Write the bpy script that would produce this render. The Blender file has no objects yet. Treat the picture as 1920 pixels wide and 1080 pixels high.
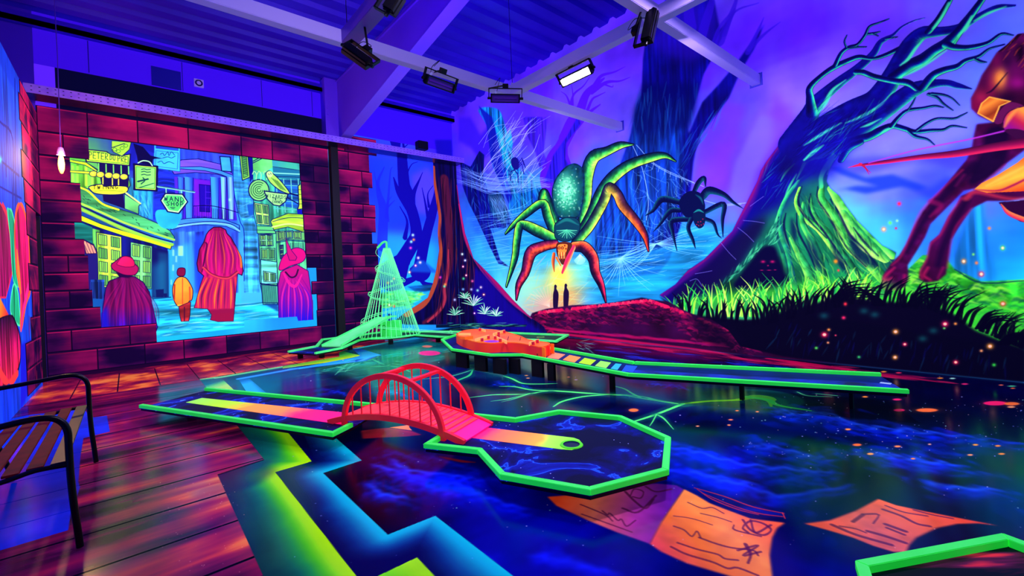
import bpy, bmesh, math, random
import numpy as np
from mathutils import Matrix, Vector
scene = bpy.context.scene; COL = scene.collection
FPX, PPX, PPY, CH, ROLL = 830., 960., 518., 1.4, .044          # focal length, principal point (px), eye height, roll
YAW = math.radians(49.03)
XL, XR, YB, ZR = -1.07, 7.3, 10.8, 6.22                          # left wall, right wall, back wall, roof
DZ, CT = .13, .165                                              # top of the raised decks, top of their kerbs
_c, _s = math.cos(ROLL), math.sin(ROLL)
FW = np.array([math.cos(YAW), math.sin(YAW), 0]); RT = np.array([math.sin(YAW), -math.cos(YAW), 0]); UP = np.array([0, 0, 1.])
def ray(px, py):
    dx, dy = np.asarray(px, float)-PPX, np.asarray(py, float)-PPY
    x = (dx*_c-dy*_s)/FPX; y = -(dx*_s+dy*_c)/FPX
    return FW+x[..., None]*RT+y[..., None]*UP
def fl(px, py, z=0.):                                            # the point at height z that stands at this place of the photo
    d = ray(px, py); t = (z-CH)/d[2]; return (d[0]*t, d[1]*t, z)
def on_y(px, py, Y): d = ray(px, py); t = Y/d[1]; return (d[0]*t, Y, CH+d[2]*t)
def on_x(px, py, X): d = ray(px, py); t = X/d[0]; return (X, d[1]*t, CH+d[2]*t)
# ---------------------------------------------------------------- camera, view, world, lamps
scene.view_settings.view_transform = 'Standard'; scene.view_settings.look = 'None'
scene.view_settings.exposure = 0.0; scene.view_settings.gamma = 1.0; scene.view_settings.use_curve_mapping = False
cam = bpy.data.objects.new('camera', bpy.data.cameras.new('camera')); COL.objects.link(cam); scene.camera = cam
cam.data.sensor_width = 36; cam.data.lens = FPX*36/1920; cam.data.shift_y = -(540-PPY)/1920; cam.data.clip_start = .05; cam.data.clip_end = 60
_r = RT*_c-UP*_s; _u = RT*_s+UP*_c
cam.matrix_world = Matrix(((_r[0], _u[0], -FW[0], 0), (_r[1], _u[1], -FW[1], 0), (_r[2], _u[2], -FW[2], CH), (0, 0, 0, 1)))
world = bpy.data.worlds.new('world'); scene.world = world; world.use_nodes = True
world.node_tree.nodes['Background'].inputs[0].default_value = (.16, .06, 1., 1); world.node_tree.nodes['Background'].inputs[1].default_value = .25
scene.cycles.max_bounces = 5; scene.cycles.diffuse_bounces = 3; scene.cycles.glossy_bounces = 3; scene.cycles.caustics_reflective = False; scene.cycles.sample_clamp_indirect = 4
def area_lamp(name, loc, target, size, power, col, sy=None):
    l = bpy.data.lights.new(name, 'AREA'); l.energy = power; l.color = col; l.size = size
    if sy: l.shape = 'RECTANGLE'; l.size_y = sy
    o = bpy.data.objects.new(name, l); COL.objects.link(o); o.location = loc
    o.rotation_euler = (Vector(target)-Vector(loc)).to_track_quat('-Z', 'Y').to_euler(); o['kind'] = 'helper'; return o
UVC = (.64, .50, 1.)                                              # unseen lights for the black-light floods: violet, whitened to bring out the paints
FLC = (.80, .64, 1.)  # whiter still, for the unseen lights turned down on the floor
area_lamp('blacklight_glow_a', (2.1, 5.3, 3.95), (2.5, 9.5, 1.4), .5, 48, UVC, .15)
area_lamp('blacklight_glow_b', (3.3, 5.3, 3.9), (4.2, 8.3, 0), .5, 150, FLC, .15)
area_lamp('blacklight_glow_c', (4.75, 5.3, 3.9), (6.8, 8.0, 2.2), .5, 55, UVC, .15)
area_lamp('blacklight_glow_d', (4.75, 2.5, 3.85), (7.3, 3.6, .8), .5, 58, UVC, .15)
area_lamp('blacklight_glow_e', (2.0, 2.6, 4.2), (1.6, 5.0, 0), .5, 150, FLC, .15)
area_lamp('blacklight_glow_f', (4.4, 1.6, 4.2), (4.4, 1.8, 0), .6, 210, FLC, .3)
area_lamp('roof_fill_g', (3.4, 5.3, 4.35), (3.2, 7.2, 6.2), .7, 42, (.30, .10, 1.), .3)  # unseen upward light added to brighten the roof sheet
# ---------------------------------------------------------------- the paint box
# Flat wall and floor paintings are made here stroke by stroke, in metres on their own wall or
# floor. px() style coordinates were read off the photograph and are carried onto the real plane.
def hexc(c):
    if isinstance(c, str): return np.array([int(c[i:i+2], 16)/255 for i in (0, 2, 4)], np.float32)
    return np.array(c, np.float32)
def up(a, H, W):
    h, w = a.shape[:2]
    y = np.linspace(0, h-1, H, dtype=np.float32); x = np.linspace(0, w-1, W, dtype=np.float32)
    y0 = np.minimum(y.astype(int), h-2); x0 = np.minimum(x.astype(int), w-2)
    fy = (y-y0); fx = (x-x0); fy = fy*fy*(3-2*fy); fx = fx*fx*(3-2*fx)
    if a.ndim == 3: fx = fx[:, None]
    r = a[y0][:, x0]*(1-fx) + a[y0][:, x0+1]*fx; s = a[y0+1][:, x0]*(1-fx) + a[y0+1][:, x0+1]*fx
    fy = fy[:, None, None] if a.ndim == 3 else fy[:, None]
    return r*(1-fy)+s*fy
def fbm(H, W, cy, cx, octv=4, seed=0):
    rg = np.random.RandomState(seed); o = np.zeros((H, W), np.float32); a = 1; t = 0
    for k in range(octv):
        h = int(max(2, H/cy*2**k))+2; w = int(max(2, W/cx*2**k))+2
        if h > H or w > W: break
        o += a*up(rg.rand(h, w).astype(np.float32), H, W); t += a; a *= .5
    o /= t; return np.clip((o-.5)*1.7+.5, 0, 1)
def boxblur(m, r):
    r = int(round(r))
    if r < 1: return m
    for ax in (0, 1):
        for _ in range(2):
            n = m.shape[ax]; p = [(0, 0), (0, 0)]; p[ax] = (r+1, r)
            c = np.cumsum(np.pad(m, p), axis=ax, dtype=np.float32)
            m = (c[2*r+1:2*r+1+n]-c[:n])/(2*r+1) if ax == 0 else (c[:, 2*r+1:2*r+1+n]-c[:, :n])/(2*r+1)
    return m
def smooth(p, n=6, closed=False):
    p = np.asarray(p, float)
    if len(p) < 3: return p
    q = np.vstack([p[-1], p, p[0], p[1]]) if closed else np.vstack([2*p[0]-p[1], p, 2*p[-1]-p[-2]])
    out = []
    for i in range(len(p) if closed else len(p)-1):
        a, b, c, d = q[i], q[i+1], q[i+2], q[i+3]
        for t in np.arange(n)/n:
            out.append(.5*((2*b)+(c-a)*t+(2*a-5*b+4*c-d)*t*t+(3*b-a-3*c+d)*t**3))
    if not closed: out.append(p[-1])
    return np.array(out)
def ramp(cols, t):
    cols = np.array([hexc(c) for c in cols]); n = len(cols)-1
    t = np.clip(t, 0, 1)*n; i = np.minimum(t.astype(int), n-1) if n else np.zeros(t.shape, int)
    if n == 0: return np.broadcast_to(cols[0], t.shape+(3,))
    f = (t-i)[..., None]; return cols[i]*(1-f)+cols[i+1]*f

OS = 1
class Canvas:
    def __init__(s, plane, u0, v0, u1, v1, ppm, seed=1):
        s.plane, s.u0, s.v0, s.u1, s.v1, s.ppm = plane, u0, v0, u1, v1, ppm
        s.W = int((u1-u0)*ppm); s.H = int((v1-v0)*ppm)
        s.img = np.zeros((s.H, s.W, 3), np.float32); s.seed = seed
        k = ppm
        s.n = dict(cloud=fbm(s.H, s.W, .6*k, .6*k, 5, seed), fine=fbm(s.H, s.W, .07*k, .07*k, 2, seed+1),
                   vert=fbm(s.H, s.W, .8*k, .05*k, 2, seed+2), hor=fbm(s.H, s.W, .09*k, .9*k, 4, seed+3))
        s.clip = None; s.rg = random.Random(seed)
    def c(s, p):
        p = np.atleast_2d(np.asarray(p, float)); d = ray(p[:, 0], p[:, 1])
        if s.plane == 'b': t = YB/d[:, 1]; u, v = t*d[:, 0], CH+t*d[:, 2]
        elif s.plane == 'r': t = XR/d[:, 0]; u, v = t*d[:, 1], CH+t*d[:, 2]
        elif s.plane == 'l': t = XL/d[:, 0]; u, v = t*d[:, 1], CH+t*d[:, 2]
        elif s.plane == 'd': t = (DZ-CH)/d[:, 2]; u, v = t*d[:, 0], t*d[:, 1]
        else: t = -CH/d[:, 2]; u, v = t*d[:, 0], t*d[:, 1]
        bad = t <= 0; u = np.where(bad, 1e4, u); v = np.where(bad, 1e4, v)
        return np.stack([(u-s.u0)*s.ppm, (v-s.v0)*s.ppm], 1)
    def comp(s, x0, y0, m, col, alpha=1, add=False):
        h, w = m.shape; sl = (slice(y0, y0+h), slice(x0, x0+w)); a = (m*alpha)[..., None]
        if s.clip is not None: a = a*s.clip[sl][..., None]
        b = s.img[sl]
        b[...] = b+col*a if add else b+(col-b)*a
    def field(s, anchors, p=3, wob=.25):
        q = s.c([(a[0], a[1]) for a in anchors]); g = 24; h, w = s.H//g+2, s.W//g+2
        yy, xx = np.mgrid[0:h, 0:w]*float(g)
        xx = xx+(fbm(h, w, 6, 6, 3, s.seed+9)-.5)*wob*s.ppm*3; yy = yy+(fbm(h, w, 6, 6, 3, s.seed+8)-.5)*wob*s.ppm*3
        num = 0; den = 0
        for (x, y), a in zip(q, anchors):
            wgt = 1/((xx-x)**2+(yy-y)**2+900)**(p/2); num = num+wgt[..., None]*hexc(a[2]); den = den+wgt
        s.img[...] = up((num/den[..., None]).astype(np.float32), s.H, s.W)
    def mask(s, pts, feather=0, closed_smooth=False, raw=False):
        q = np.asarray(pts, float) if raw else s.c(smooth(pts, 6, True) if closed_smooth else pts)
        pad = int(3*feather)+2
        x0 = max(0, int(q[:, 0].min())-pad); x1 = min(s.W, int(q[:, 0].max())+pad+2)
        y0 = max(0, int(q[:, 1].min())-pad); y1 = min(s.H, int(q[:, 1].max())+pad+2)
        if x1 <= x0 or y1 <= y0: return None
        m = np.zeros((y1-y0, x1-x0), np.float32); ix = np.arange(x0, x1, dtype=np.float32)
        a = q; b = np.roll(q, -1, 0); lo = np.minimum(a[:, 1], b[:, 1]); hi = np.maximum(a[:, 1], b[:, 1])
        dy = np.where(a[:, 1] == b[:, 1], 1e-9, b[:, 1]-a[:, 1]); sl = (b[:, 0]-a[:, 0])/dy
        for r in range(y0, y1):
            for o in (.25, .75):
                y = r+o; k = (lo <= y) & (hi > y)
                if not k.any(): continue
                xs = np.sort(a[k, 0]+(y-a[k, 1])*sl[k])
                for i in range(0, len(xs)-1, 2):
                    m[r-y0] += .5*(np.clip(xs[i+1]-ix, 0, 1)-np.clip(xs[i]-ix, 0, 1))
        if feather: m = boxblur(m, feather)
        return x0, y0, m
    def poly(s, pts, col, feather=0, alpha=1, sm=False, lin=None, tex=None, add=False, line=None, lw=1.2):
        r = s.mask(pts, feather, sm)
        if r is None: return
        x0, y0, m = r; h, w = m.shape
        if lin is not None:
            e = s.c(lin[:2]); d = e[1]-e[0]; yy, xx = np.mgrid[y0:y0+h, x0:x0+w]
            cc = ramp(col, ((xx-e[0][0])*d[0]+(yy-e[0][1])*d[1])/(d@d+1e-9))
        else: cc = hexc(col)
        if tex:
            for nm, am in tex.items(): cc = np.clip(cc*(1+am*(2*s.n[nm][y0:y0+h, x0:x0+w, None]-1)), 0, 1)
        s.comp(x0, y0, m, cc, alpha, add)
        if line:
            q = np.vstack([smooth(pts, 6, True) if sm else np.asarray(pts, float)]); q = np.vstack([q, q[:1]])
            s.line(q, lw, line, sm=False)
    def full(s, pts, feather=0, sm=False):
        M = np.zeros((s.H, s.W), np.float32); r = s.mask(pts, feather, sm)
        if r: M[r[1]:r[1]+r[2].shape[0], r[0]:r[0]+r[2].shape[1]] = r[2]
        return M
    def line(s, pts, w, col, alpha=1, sm=True, soft=1., side=None, tex=0, col2=None, oneside=0):
        """a brush stroke: w = width or list of widths in photo pixels; side = colours across the brush"""
        p = np.asarray(pts, float); n = len(p)
        ws = np.full(n, float(w)) if np.isscalar(w) else np.interp(np.linspace(0, 1, n), np.linspace(0, 1, len(w)), w)
        pw = np.column_stack([p, ws])
        if sm and n > 2: pw = smooth(pw, 5)
        p, ws = pw[:, :2], np.maximum(pw[:, 2], .05)
        t = np.gradient(p, axis=0); t /= np.linalg.norm(t, axis=1)[:, None]+1e-9; nn = np.stack([-t[:, 1], t[:, 0]], 1)
        q = s.c(p); a = s.c(p+nn*ws[:, None]/2); b = s.c(p-nn*ws[:, None]/2)
        r = np.linalg.norm(a-b, axis=1)/2; r = np.minimum(r, 60*s.ppm/100.); r = np.maximum(r, .35)
        X0 = max(0, int((q[:, 0]-r).min())-3); X1 = min(s.W, int((q[:, 0]+r).max())+4)
        Y0 = max(0, int((q[:, 1]-r).min())-3); Y1 = min(s.H, int((q[:, 1]+r).max())+4)
        if X1 <= X0 or Y1 <= Y0 or X1-X0 > 6000: return
        M = np.zeros((Y1-Y0, X1-X0), np.float32)
        rich = side is not None or col2 is not None or oneside
        if rich: S = np.zeros_like(M); T = np.zeros_like(M)
        m = len(q)
        for i in range(m-1):
            r0, r1 = r[i], r[i+1]; R = max(r0, r1)+soft+1
            x0 = max(X0, int(min(q[i, 0], q[i+1, 0])-R)); x1 = min(X1, int(max(q[i, 0], q[i+1, 0])+R)+1)
            y0 = max(Y0, int(min(q[i, 1], q[i+1, 1])-R)); y1 = min(Y1, int(max(q[i, 1], q[i+1, 1])+R)+1)
            if x1 <= x0 or y1 <= y0: continue
            xx = np.arange(x0, x1, dtype=np.float32)[None, :]+.5-q[i, 0]; yy = np.arange(y0, y1, dtype=np.float32)[:, None]+.5-q[i, 1]
            dx, dy = q[i+1]-q[i]; L = dx*dx+dy*dy+1e-9
            tt = np.clip((xx*dx+yy*dy)/L, 0, 1); d = np.sqrt((xx-tt*dx)**2+(yy-tt*dy)**2); rr = r0+(r1-r0)*tt
            cov = np.clip((rr-d)/soft+.5, 0, 1) if soft <= 1.01 else np.clip((rr-d)/(soft)+.5, 0, 1)
            sl = (slice(y0-Y0, y1-Y0), slice(x0-X0, x1-X0))
            if rich:
                k = cov > M[sl] if not rich else (cov >= M[sl]) & (cov > 0)
                sg = (xx*dy-yy*dx)/np.sqrt(L)/rr
                S[sl] = np.where(k, sg, S[sl]); T[sl] = np.where(k, (i+tt)/(m-1), T[sl])
            M[sl] = np.maximum(M[sl], cov)
        if rich:
            flip = 1.
            if s.plane in ('b',): flip = 1.
            if s.plane in ('r', 'l'): flip = -1. if s.plane == 'r' else 1.
            if oneside: o_ = S*flip*oneside; M = M*np.clip(o_*9+.5, 0, 1)*np.clip(1-o_, 0, 1)**1.6
            cc = ramp(side, S*.5*flip+.5) if side is not None else np.broadcast_to(hexc(col), S.shape+(3,))
            if col2 is not None:
                c2 = ramp(col2, S*.5*flip+.5) if isinstance(col2, (list, tuple)) and isinstance(col2[0], str) else hexc(col2)
                cc = cc*(1-T[..., None])+c2*T[..., None]
        else: cc = hexc(col)
        if tex: cc = np.clip(cc*(1+tex*(2*s.n['fine'][Y0:Y1, X0:X1, None]-1)), 0, 1)
        s.comp(X0, Y0, M, cc, alpha)
    def glow_band(s, zone, edge, stops, reach, texture=.25):
        """fill a zone with colours that run away from an edge line (distances in metres)"""
        r = s.mask(zone); x0, y0, m = r; h, w = m.shape; q = s.c(edge); xx = np.arange(x0, x0+w, dtype=np.float32)[None, :]+.5; yy = np.arange(y0, y0+h, dtype=np.float32)[:, None]+.5; D = np.full((h, w), 1e9, np.float32)
        for a, b in zip(q[:-1], q[1:]):
            d = b-a; t = np.clip(((xx-a[0])*d[0]+(yy-a[1])*d[1])/(d@d), 0, 1); D = np.minimum(D, np.hypot(xx-a[0]-t*d[0], yy-a[1]-t*d[1]))
        n = s.n['cloud'][y0:y0+h, x0:x0+w]; D = D/s.ppm/reach; s.comp(x0, y0, m, ramp(stops, D*(1+texture*(2*n-1))))
    def cloud(s, pts, depth, col, edge, alpha=.8, jag=3.5, seed=0):
        g = random.Random(seed); q = smooth(np.asarray(pts, float), 7); n = len(q); w = [depth*math.sin(math.pi*min(1, (i+.6)/n*1.0))**.5*g.uniform(.75, 1.2) for i in range(n)]
        q = q+np.array([(g.uniform(-1, 1)*jag*1.5, jag*(g.random()-.5)+jag*.9*math.sin(i*1.9+g.random())) for i in range(n)])
        s.line(q, [2*x for x in w], col, alpha=alpha*.75, soft=2, oneside=OS, sm=False); s.line(q, [x*.9 for x in w], col, alpha=alpha*.7, soft=2, oneside=OS, sm=False)
        s.line(q, [x*.5 for x in w], edge, alpha=alpha, soft=2, oneside=OS); s.line(q, [max(.6, x*.07) for x in w], edge, alpha=alpha*.7, soft=1.5)
    def dot(s, x, y, rx, ry, col, core=None, alpha=1, hard=False):
        q = s.c([(x, y), (x+1, y), (x, y+1)]); J = np.stack([q[1]-q[0], q[2]-q[0]], 1)
        try: Ji = np.linalg.inv(J)
        except Exception: return
        R = 2.2*max(rx*np.linalg.norm(J[:, 0]), ry*np.linalg.norm(J[:, 1]))+2
        x0 = max(0, int(q[0, 0]-R)); x1 = min(s.W, int(q[0, 0]+R)+1); y0 = max(0, int(q[0, 1]-R)); y1 = min(s.H, int(q[0, 1]+R)+1)
        if x1 <= x0 or y1 <= y0: return
        xx = np.arange(x0, x1)[None, :]+.5-q[0, 0]; yy = np.arange(y0, y1)[:, None]+.5-q[0, 1]
        d = np.sqrt(((Ji[0, 0]*xx+Ji[0, 1]*yy)/rx)**2+((Ji[1, 0]*xx+Ji[1, 1]*yy)/ry)**2)
        m = np.clip((1-d)*min(rx, ry)+.5, 0, 1) if hard else np.exp(-d*d*1.6)*np.clip((2.2-d)*4, 0, 1)
        s.comp(x0, y0, m.astype(np.float32), hexc(col), alpha)
        if core: s.comp(x0, y0, np.clip((.55-d)*4, 0, 1).astype(np.float32), hexc(core), 1)
    def streaks(s, region, n, length, ang, w, cols, alpha=.6, curve=0., spread=.2):
        """n short brush strokes inside a photo-pixel polygon"""
        xs = [p[0] for p in region]; ys = [p[1] for p in region]; reg = np.asarray(region, float); g = s.rg; k = 0; tries = 0
        while k < n and tries < n*12:
            tries += 1; x = g.uniform(min(xs), max(xs)); y = g.uniform(min(ys), max(ys))
            if not inside(reg, x, y): continue
            k += 1; a = (ang(x, y) if callable(ang) else ang)+g.gauss(0, spread); L = length*g.uniform(.5, 1.3)
            b = a+curve*g.choice((-1, 1)); c = cols[g.randrange(len(cols))]
            s.line([(x, y), (x+L/2*math.cos(a), y+L/2*math.sin(a)), (x+L/2*math.cos(a)+L/2*math.cos(b), y+L/2*math.sin(a)+L/2*math.sin(b))],
                   [w*.4, w*g.uniform(.7, 1.3), .2], c, alpha=alpha*g.uniform(.5, 1), soft=1.5)
def inside(P, x, y):
    a = P; b = np.roll(P, -1, 0); k = (a[:, 1] > y) != (b[:, 1] > y)
    if not k.any(): return False
    xs = a[k, 0]+(y-a[k, 1])*(b[k, 0]-a[k, 0])/(b[k, 1]-a[k, 1]); return bool((xs > x).sum() % 2)
def Z(ox, oy, sc):
    """a list of numbers read off an enlargement of the photograph -> photo pixels"""
    def f(*v):
        v = np.array(v, float).reshape(-1, 2); return v/sc+np.array([ox, oy])
    return f
GLY = dict(A='0,0 .5,1 1,0|.2,.4 .8,.4', C='1,.85 .5,1 0,.5 .5,0 1,.15', D='0,0 0,1 .7,.85 1,.5 .7,.1 0,0', E='1,1 0,1 0,0 1,0|0,.5 .8,.5',
    H='0,0 0,1|1,0 1,1|0,.5 1,.5', I='.5,0 .5,1', K='0,0 0,1|1,1 0,.45 1,0', L='0,1 0,0 1,0', N='0,0 0,1 1,0 1,1', O='.5,0 0,.5 .5,1 1,.5 .5,0',
    P='0,0 0,1 .9,.9 .9,.55 0,.45', R='0,0 0,1 .9,.9 .9,.6 0,.5 1,0', S='1,.9 .4,1 .05,.75 .9,.3 .6,0 0,.1', T='.5,0 .5,1|0,1 1,1',
    U='0,1 0,.2 .5,0 1,.2 1,1', W='0,1 .25,0 .5,.7 .75,0 1,1', Z='0,1 1,1 0,0 1,0', G='1,.85 .5,1 0,.5 .5,0 1,.2 1,.45 .6,.45')
GLY['7'] = '0,1 1,1 .4,0'; GLY['5'] = '1,1 .1,1 0,.55 .8,.6 .9,.15 0,0'; GLY['4'] = '.7,0 .7,1 0,.3 1,.3'
def write(K, txt, x, y, dx, dy, h, w, col, lean=0.):
    """letters painted one after another along (dx, dy) per letter"""
    for i, ch in enumerate(txt):
        if ch in GLY:
            L = math.hypot(dx, dy)
            for st in GLY[ch].split('|'):
                pts = []
                for q in st.split():
                    a, b = map(float, q.split(',')); pts.append((x+i*dx+a*dx*.6+lean*b*h, y+i*dy+a*dy*.6-b*h))
                K.line(pts, w, col, sm=False)
# ---------------------------------------------------------------- the forest wall painting
def web(K, pts, w=.9, col='9fd0ff', a=.75): K.line(pts, w, col, alpha=a)
def paint_forest(K, main):
    g = random.Random(7)
    if main: K.field([(700, 330, '1c2ae0'), (760, 330, '3a3df0'), (760, 420, '2638e6'), (720, 500, '1450d8'), (790, 480, '1e86e8'), (760, 560, '12a6d8'),
        (860, 230, '4a1bd8'), (830, 300, '2a1cd0'), (900, 260, '5428e0'), (1000, 210, '4e22e4'), (960, 300, '4c50f0'), (900, 420, '2060d8'), (900, 500, '28a0e8'),
        (940, 560, '48c8e0'), (1040, 300, '5448f2'), (1080, 230, '5c30ee'), (1010, 150, '4a14d8'), (1150, 100, '5320e4'), (1100, 180, '5a3af2'), (1150, 240, '6048ee'),
        (1000, 470, '1c90d4'), (1020, 390, '1a7cd0'), (1130, 330, '2a50d8'), (1150, 500, '1682c4'), (1200, 430, '1480cc'), (1250, 520, '1493cc'), (1350, 480, '18a0d6'), (1300, 560, '1078b0'),
        (1330, 380, '2c86dc'), (1340, 300, '6a3af2'), (1330, 220, '4c4cf2'), (1400, 300, '5a2cf0'), (1420, 380, '6a44f4'), (1450, 230, '6838f4'), (1480, 180, '8460ff'), (1400, 90, '4a16dc'), (1500, 60, '5418ec'),
        (1650, 60, '5a24ec'), (1600, 200, '8070ff'), (1620, 120, '6030f0'), (1700, 130, '7c60ff'), (1800, 60, '6658ff'), (1890, 60, '5068ff'), (1860, 180, '6080ff'), (1700, 260, '7c78ff'), (1600, 340, '7078ff'),
        (1800, 300, '6878ff'), (1700, 330, '3a40ec'), (1560, 300, '5868f4'), (1600, 400, '40b8f0'), (1700, 400, '1f6ce4'), (1600, 450, '48d8f0'), (1680, 460, '40d0f0'), (1780, 420, '1660dc'), (1850, 430, '1a78e4'),
        (1900, 520, '18c4e8'), (1750, 480, '28c0f0'), (1860, 480, '14b4e8'), (1920, 440, '10a8e4')], p=3.2)  # the lamps' violet wash over the upper wall is included in these colours
    if main: K.img *= (.86+.28*K.n['cloud'][..., None])
    if main:
        K.poly([(1425, 215), (1380, 300), (1350, 420), (1395, 420), (1420, 320), (1480, 230)], '7468fa', feather=6, alpha=.6)
        K.poly([(1330, 180), (1300, 330), (1280, 420), (1360, 420), (1370, 300), (1400, 200)], '7020f2', feather=8, alpha=.45)
        K.poly([(1450, 170), (1500, 230), (1480, 330), (1400, 430), (1390, 400), (1450, 260)], '7028f4', feather=9, alpha=.5)
        K.poly([(1540, 300), (1600, 330), (1720, 300), (1800, 320), (1900, 300), (1910, 270), (1700, 290)], '2a20e0', feather=6, alpha=.5, tex=dict(hor=.3))
    # far small tree, upper middle
    F = Z(780, 130, 4.085); T = '4a10d8'
    for w, pts in ((([26, 20, 12, 3]), F(1000, 817, 1130, 560, 1240, 360, 1300, 200, 1380, 120, 1440, 70)), ([9, 4, 1], F(1350, 170, 1460, 100, 1560, 90, 1640, 60)),
                   ([8, 4, 1], F(1370, 120, 1420, 50, 1520, 20, 1600, -20)), ([5, 3, 1], F(1180, 280, 1210, 190, 1280, 130, 1330, 60)), ([4, 2, .8], F(1200, 280, 1200, 180, 1190, 110)),
                   ([4, 2, .8], F(1180, 270, 1150, 200, 1110, 170)), ([6, 3, 1], F(1310, 320, 1350, 230, 1400, 200, 1450, 175)), ([4, 2, .7], F(1430, 110, 1500, 135, 1510, 120)),
                   ([10, 6, 2], F(1230, 440, 1330, 330, 1410, 270)), ([8, 5, 1.5], F(1110, 520, 1180, 370, 1240, 380)), ([60, 40, 20], F(1070, 817, 1080, 700, 1120, 590))):
        K.line(pts, w, T)
    # mossy trees at the left of the wall
    D = Z(860, 220, 2.7)
    K.poly(D(330, 0, 400, 60, 420, 0), '2410c0', feather=2)
    K.poly(D(325, 0, 350, 100, 390, 180, 410, 260, 450, 230, 430, 180, 440, 90, 450, 0), '3414d0', feather=2, alpha=.8, tex=dict(vert=.35))
    K.poly(D(600, 0, 545, 100, 480, 190, 430, 330, 520, 330, 562, 250, 540, 210, 545, 130, 620, 30), '2212c8', feather=1.5, tex=dict(vert=.35))
    K.poly(D(0, 0, 60, 0, 110, 90, 160, 40, 200, 60, 170, 180, 110, 220, 60, 150, 0, 120), '2c10c8', feather=7, alpha=.8)
    K.poly(D(100, -40, 150, 60, 165, 220, 210, 330, 255, 440, 250, 480, 340, 480, 400, 440, 430, 400, 395, 340, 290, 240, 262, 130, 240, 60, 200, -40), '0e62b8', feather=1.5, sm=True, tex=dict(vert=.55, cloud=.3))
    K.poly(D(100, -60, 140, 40, 165, 220, 215, 340, 256, 440, 270, 400, 235, 270, 200, 120, 170, 0), '0c10a0', feather=2.5, alpha=.9)
    K.poly(D(180, 20, 220, 70, 245, 190, 300, 280, 270, 290, 225, 200), '1ec8c8', feather=5, alpha=.75)
    K.poly(D(236, 110, 262, 60, 275, 130, 262, 190), '18a8c8', feather=2, alpha=.9)
    K.streaks(D(180, 20, 260, 120, 420, 380, 260, 440, 200, 200), 90, 26, 1.2, 2, ['38d8d8', '0a2090', '1a90c8'], .5)
    K.poly(D(5, 210, 30, 235, 60, 250, 105, 170, 130, 190, 125, 300, 150, 380, 190, 370, 225, 390, 235, 430, 270, 540, 230, 560, 160, 560, 210, 720, 260, 760, 200, 740, 150, 640, 95, 520, 50, 430, 20, 350), '070a68', feather=1.2, tex=dict(vert=.4))
    K.poly(D(150, 390, 215, 375, 250, 500, 225, 545, 160, 480), '1a80c0', feather=4, alpha=.7, tex=dict(cloud=.6))
    K.streaks(D(30, 230, 130, 240, 150, 380, 230, 400, 260, 540, 150, 560, 60, 420), 110, 20, 1.3, 1.1, ['2a6ad8', '38b0e0', '0a1890'], .55, spread=.4)
    # cyan mist with brush marks
    if main:
        K.poly(D(260, 470, 480, 470, 700, 640, 1000, 480, 1360, 430, 1180, 780, 1000, 900, 700, 960, 380, 960, 260, 780), '1a9ad0', feather=14, alpha=.45, tex=dict(hor=.4))
    # big dark tree in the middle
        E5 = Z(1100, 0, 3.6)
        K.poly(E5(400, 250, 380, 400, 370, 640, 340, 700, 300, 900, 230, 1100, 120, 1400, 40, 1700, 0, 1900, 480, 1850, 560, 1750, 640, 1500, 700, 1300, 720, 1100, 750, 940, 960, 660, 1040, 480, 1130, 330, 1200, 160, 1130, 260, 1000, 440, 900, 560, 780, 690, 690, 900, 680, 830, 730, 700, 790, 500, 860, 370, 900, 280, 1010, 60, 900, 200, 860, 0, 640, -80, 560, 0, 470, 160), '080678', feather=1.6, tex=dict(vert=.22, cloud=.3))
        K.poly(E5(330, 700, 300, 900, 240, 1080, 100, 1400, 40, 1750, 480, 1750, 600, 1450, 660, 1050, 640, 950, 720, 740, 600, 800), '08408c', feather=12, alpha=.6, tex=dict(vert=.4, cloud=.5))
        K.poly(E5(380, 560, 760, 560, 700, 860, 320, 900, 340, 700), '030458', feather=8, alpha=.8)
        K.poly(E5(370, 640, 330, 740, 310, 900, 380, 960, 520, 930, 660, 860, 730, 740, 720, 640, 600, 680), '04105c', feather=10, alpha=.5)
        K.streaks(E5(360, 560, 760, 520, 640, 1080, 560, 1500, 120, 1500, 300, 900), 200, 60, 1.62, 3.4, ['1250c0', '02043c', '1a80c0', '0a2a90', '03053c'], .28, spread=.12)
        K.streaks(E5(700, 900, 960, 640, 900, 800, 740, 1000, 640, 1300), 50, 40, 2.1, 1.6, ['1250c0', '02043c', '1a80c0'], .5, spread=.1)
        for pts, w in ((E5(900, 280, 990, 60, 1020, -40), [16, 8, 4]), (E5(930, 230, 1000, 80, 1160, 20), [8, 4, 1]), (E5(1090, 350, 1160, 200, 1195, 120), [10, 5, 1]), (E5(1100, 330, 1200, 230, 1305, 150), [9, 5, 1]), (E5(860, 300, 900, 180, 1000, 60), [12, 6, 2]),
                       (E5(700, 200, 690, 60, 720, -20), [22, 16, 8]), (E5(600, 200, 560, 60, 540, -20), [24, 14, 8]), (E5(770, 260, 830, 60, 850, -30), [18, 14, 6])): K.line(pts, w, '2a0cc4', alpha=.75, soft=3)
        K.poly(E5(430, 300, 560, 60, 700, 0, 900, 60, 860, 300, 700, 420, 520, 360), '2c0cd0', feather=14, alpha=.55)
        # lower cyan flank of that trunk seen through the spider's legs
        Sx = Z(930, 250, 3.086)
        K.poly(Sx(700, 280, 650, 400, 590, 520, 556, 640, 600, 720, 640, 750, 700, 720, 880, 660, 960, 560, 1050, 420, 1111, 260, 900, 180), '0c3c98', feather=10, alpha=.55, tex=dict(vert=.7))
        K.streaks(Sx(640, 420, 900, 300, 900, 600, 640, 740, 570, 640), 90, 70, 1.9, 2.5, ['1690d0', '081060', '1460b8'], .45, spread=.2)
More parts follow.
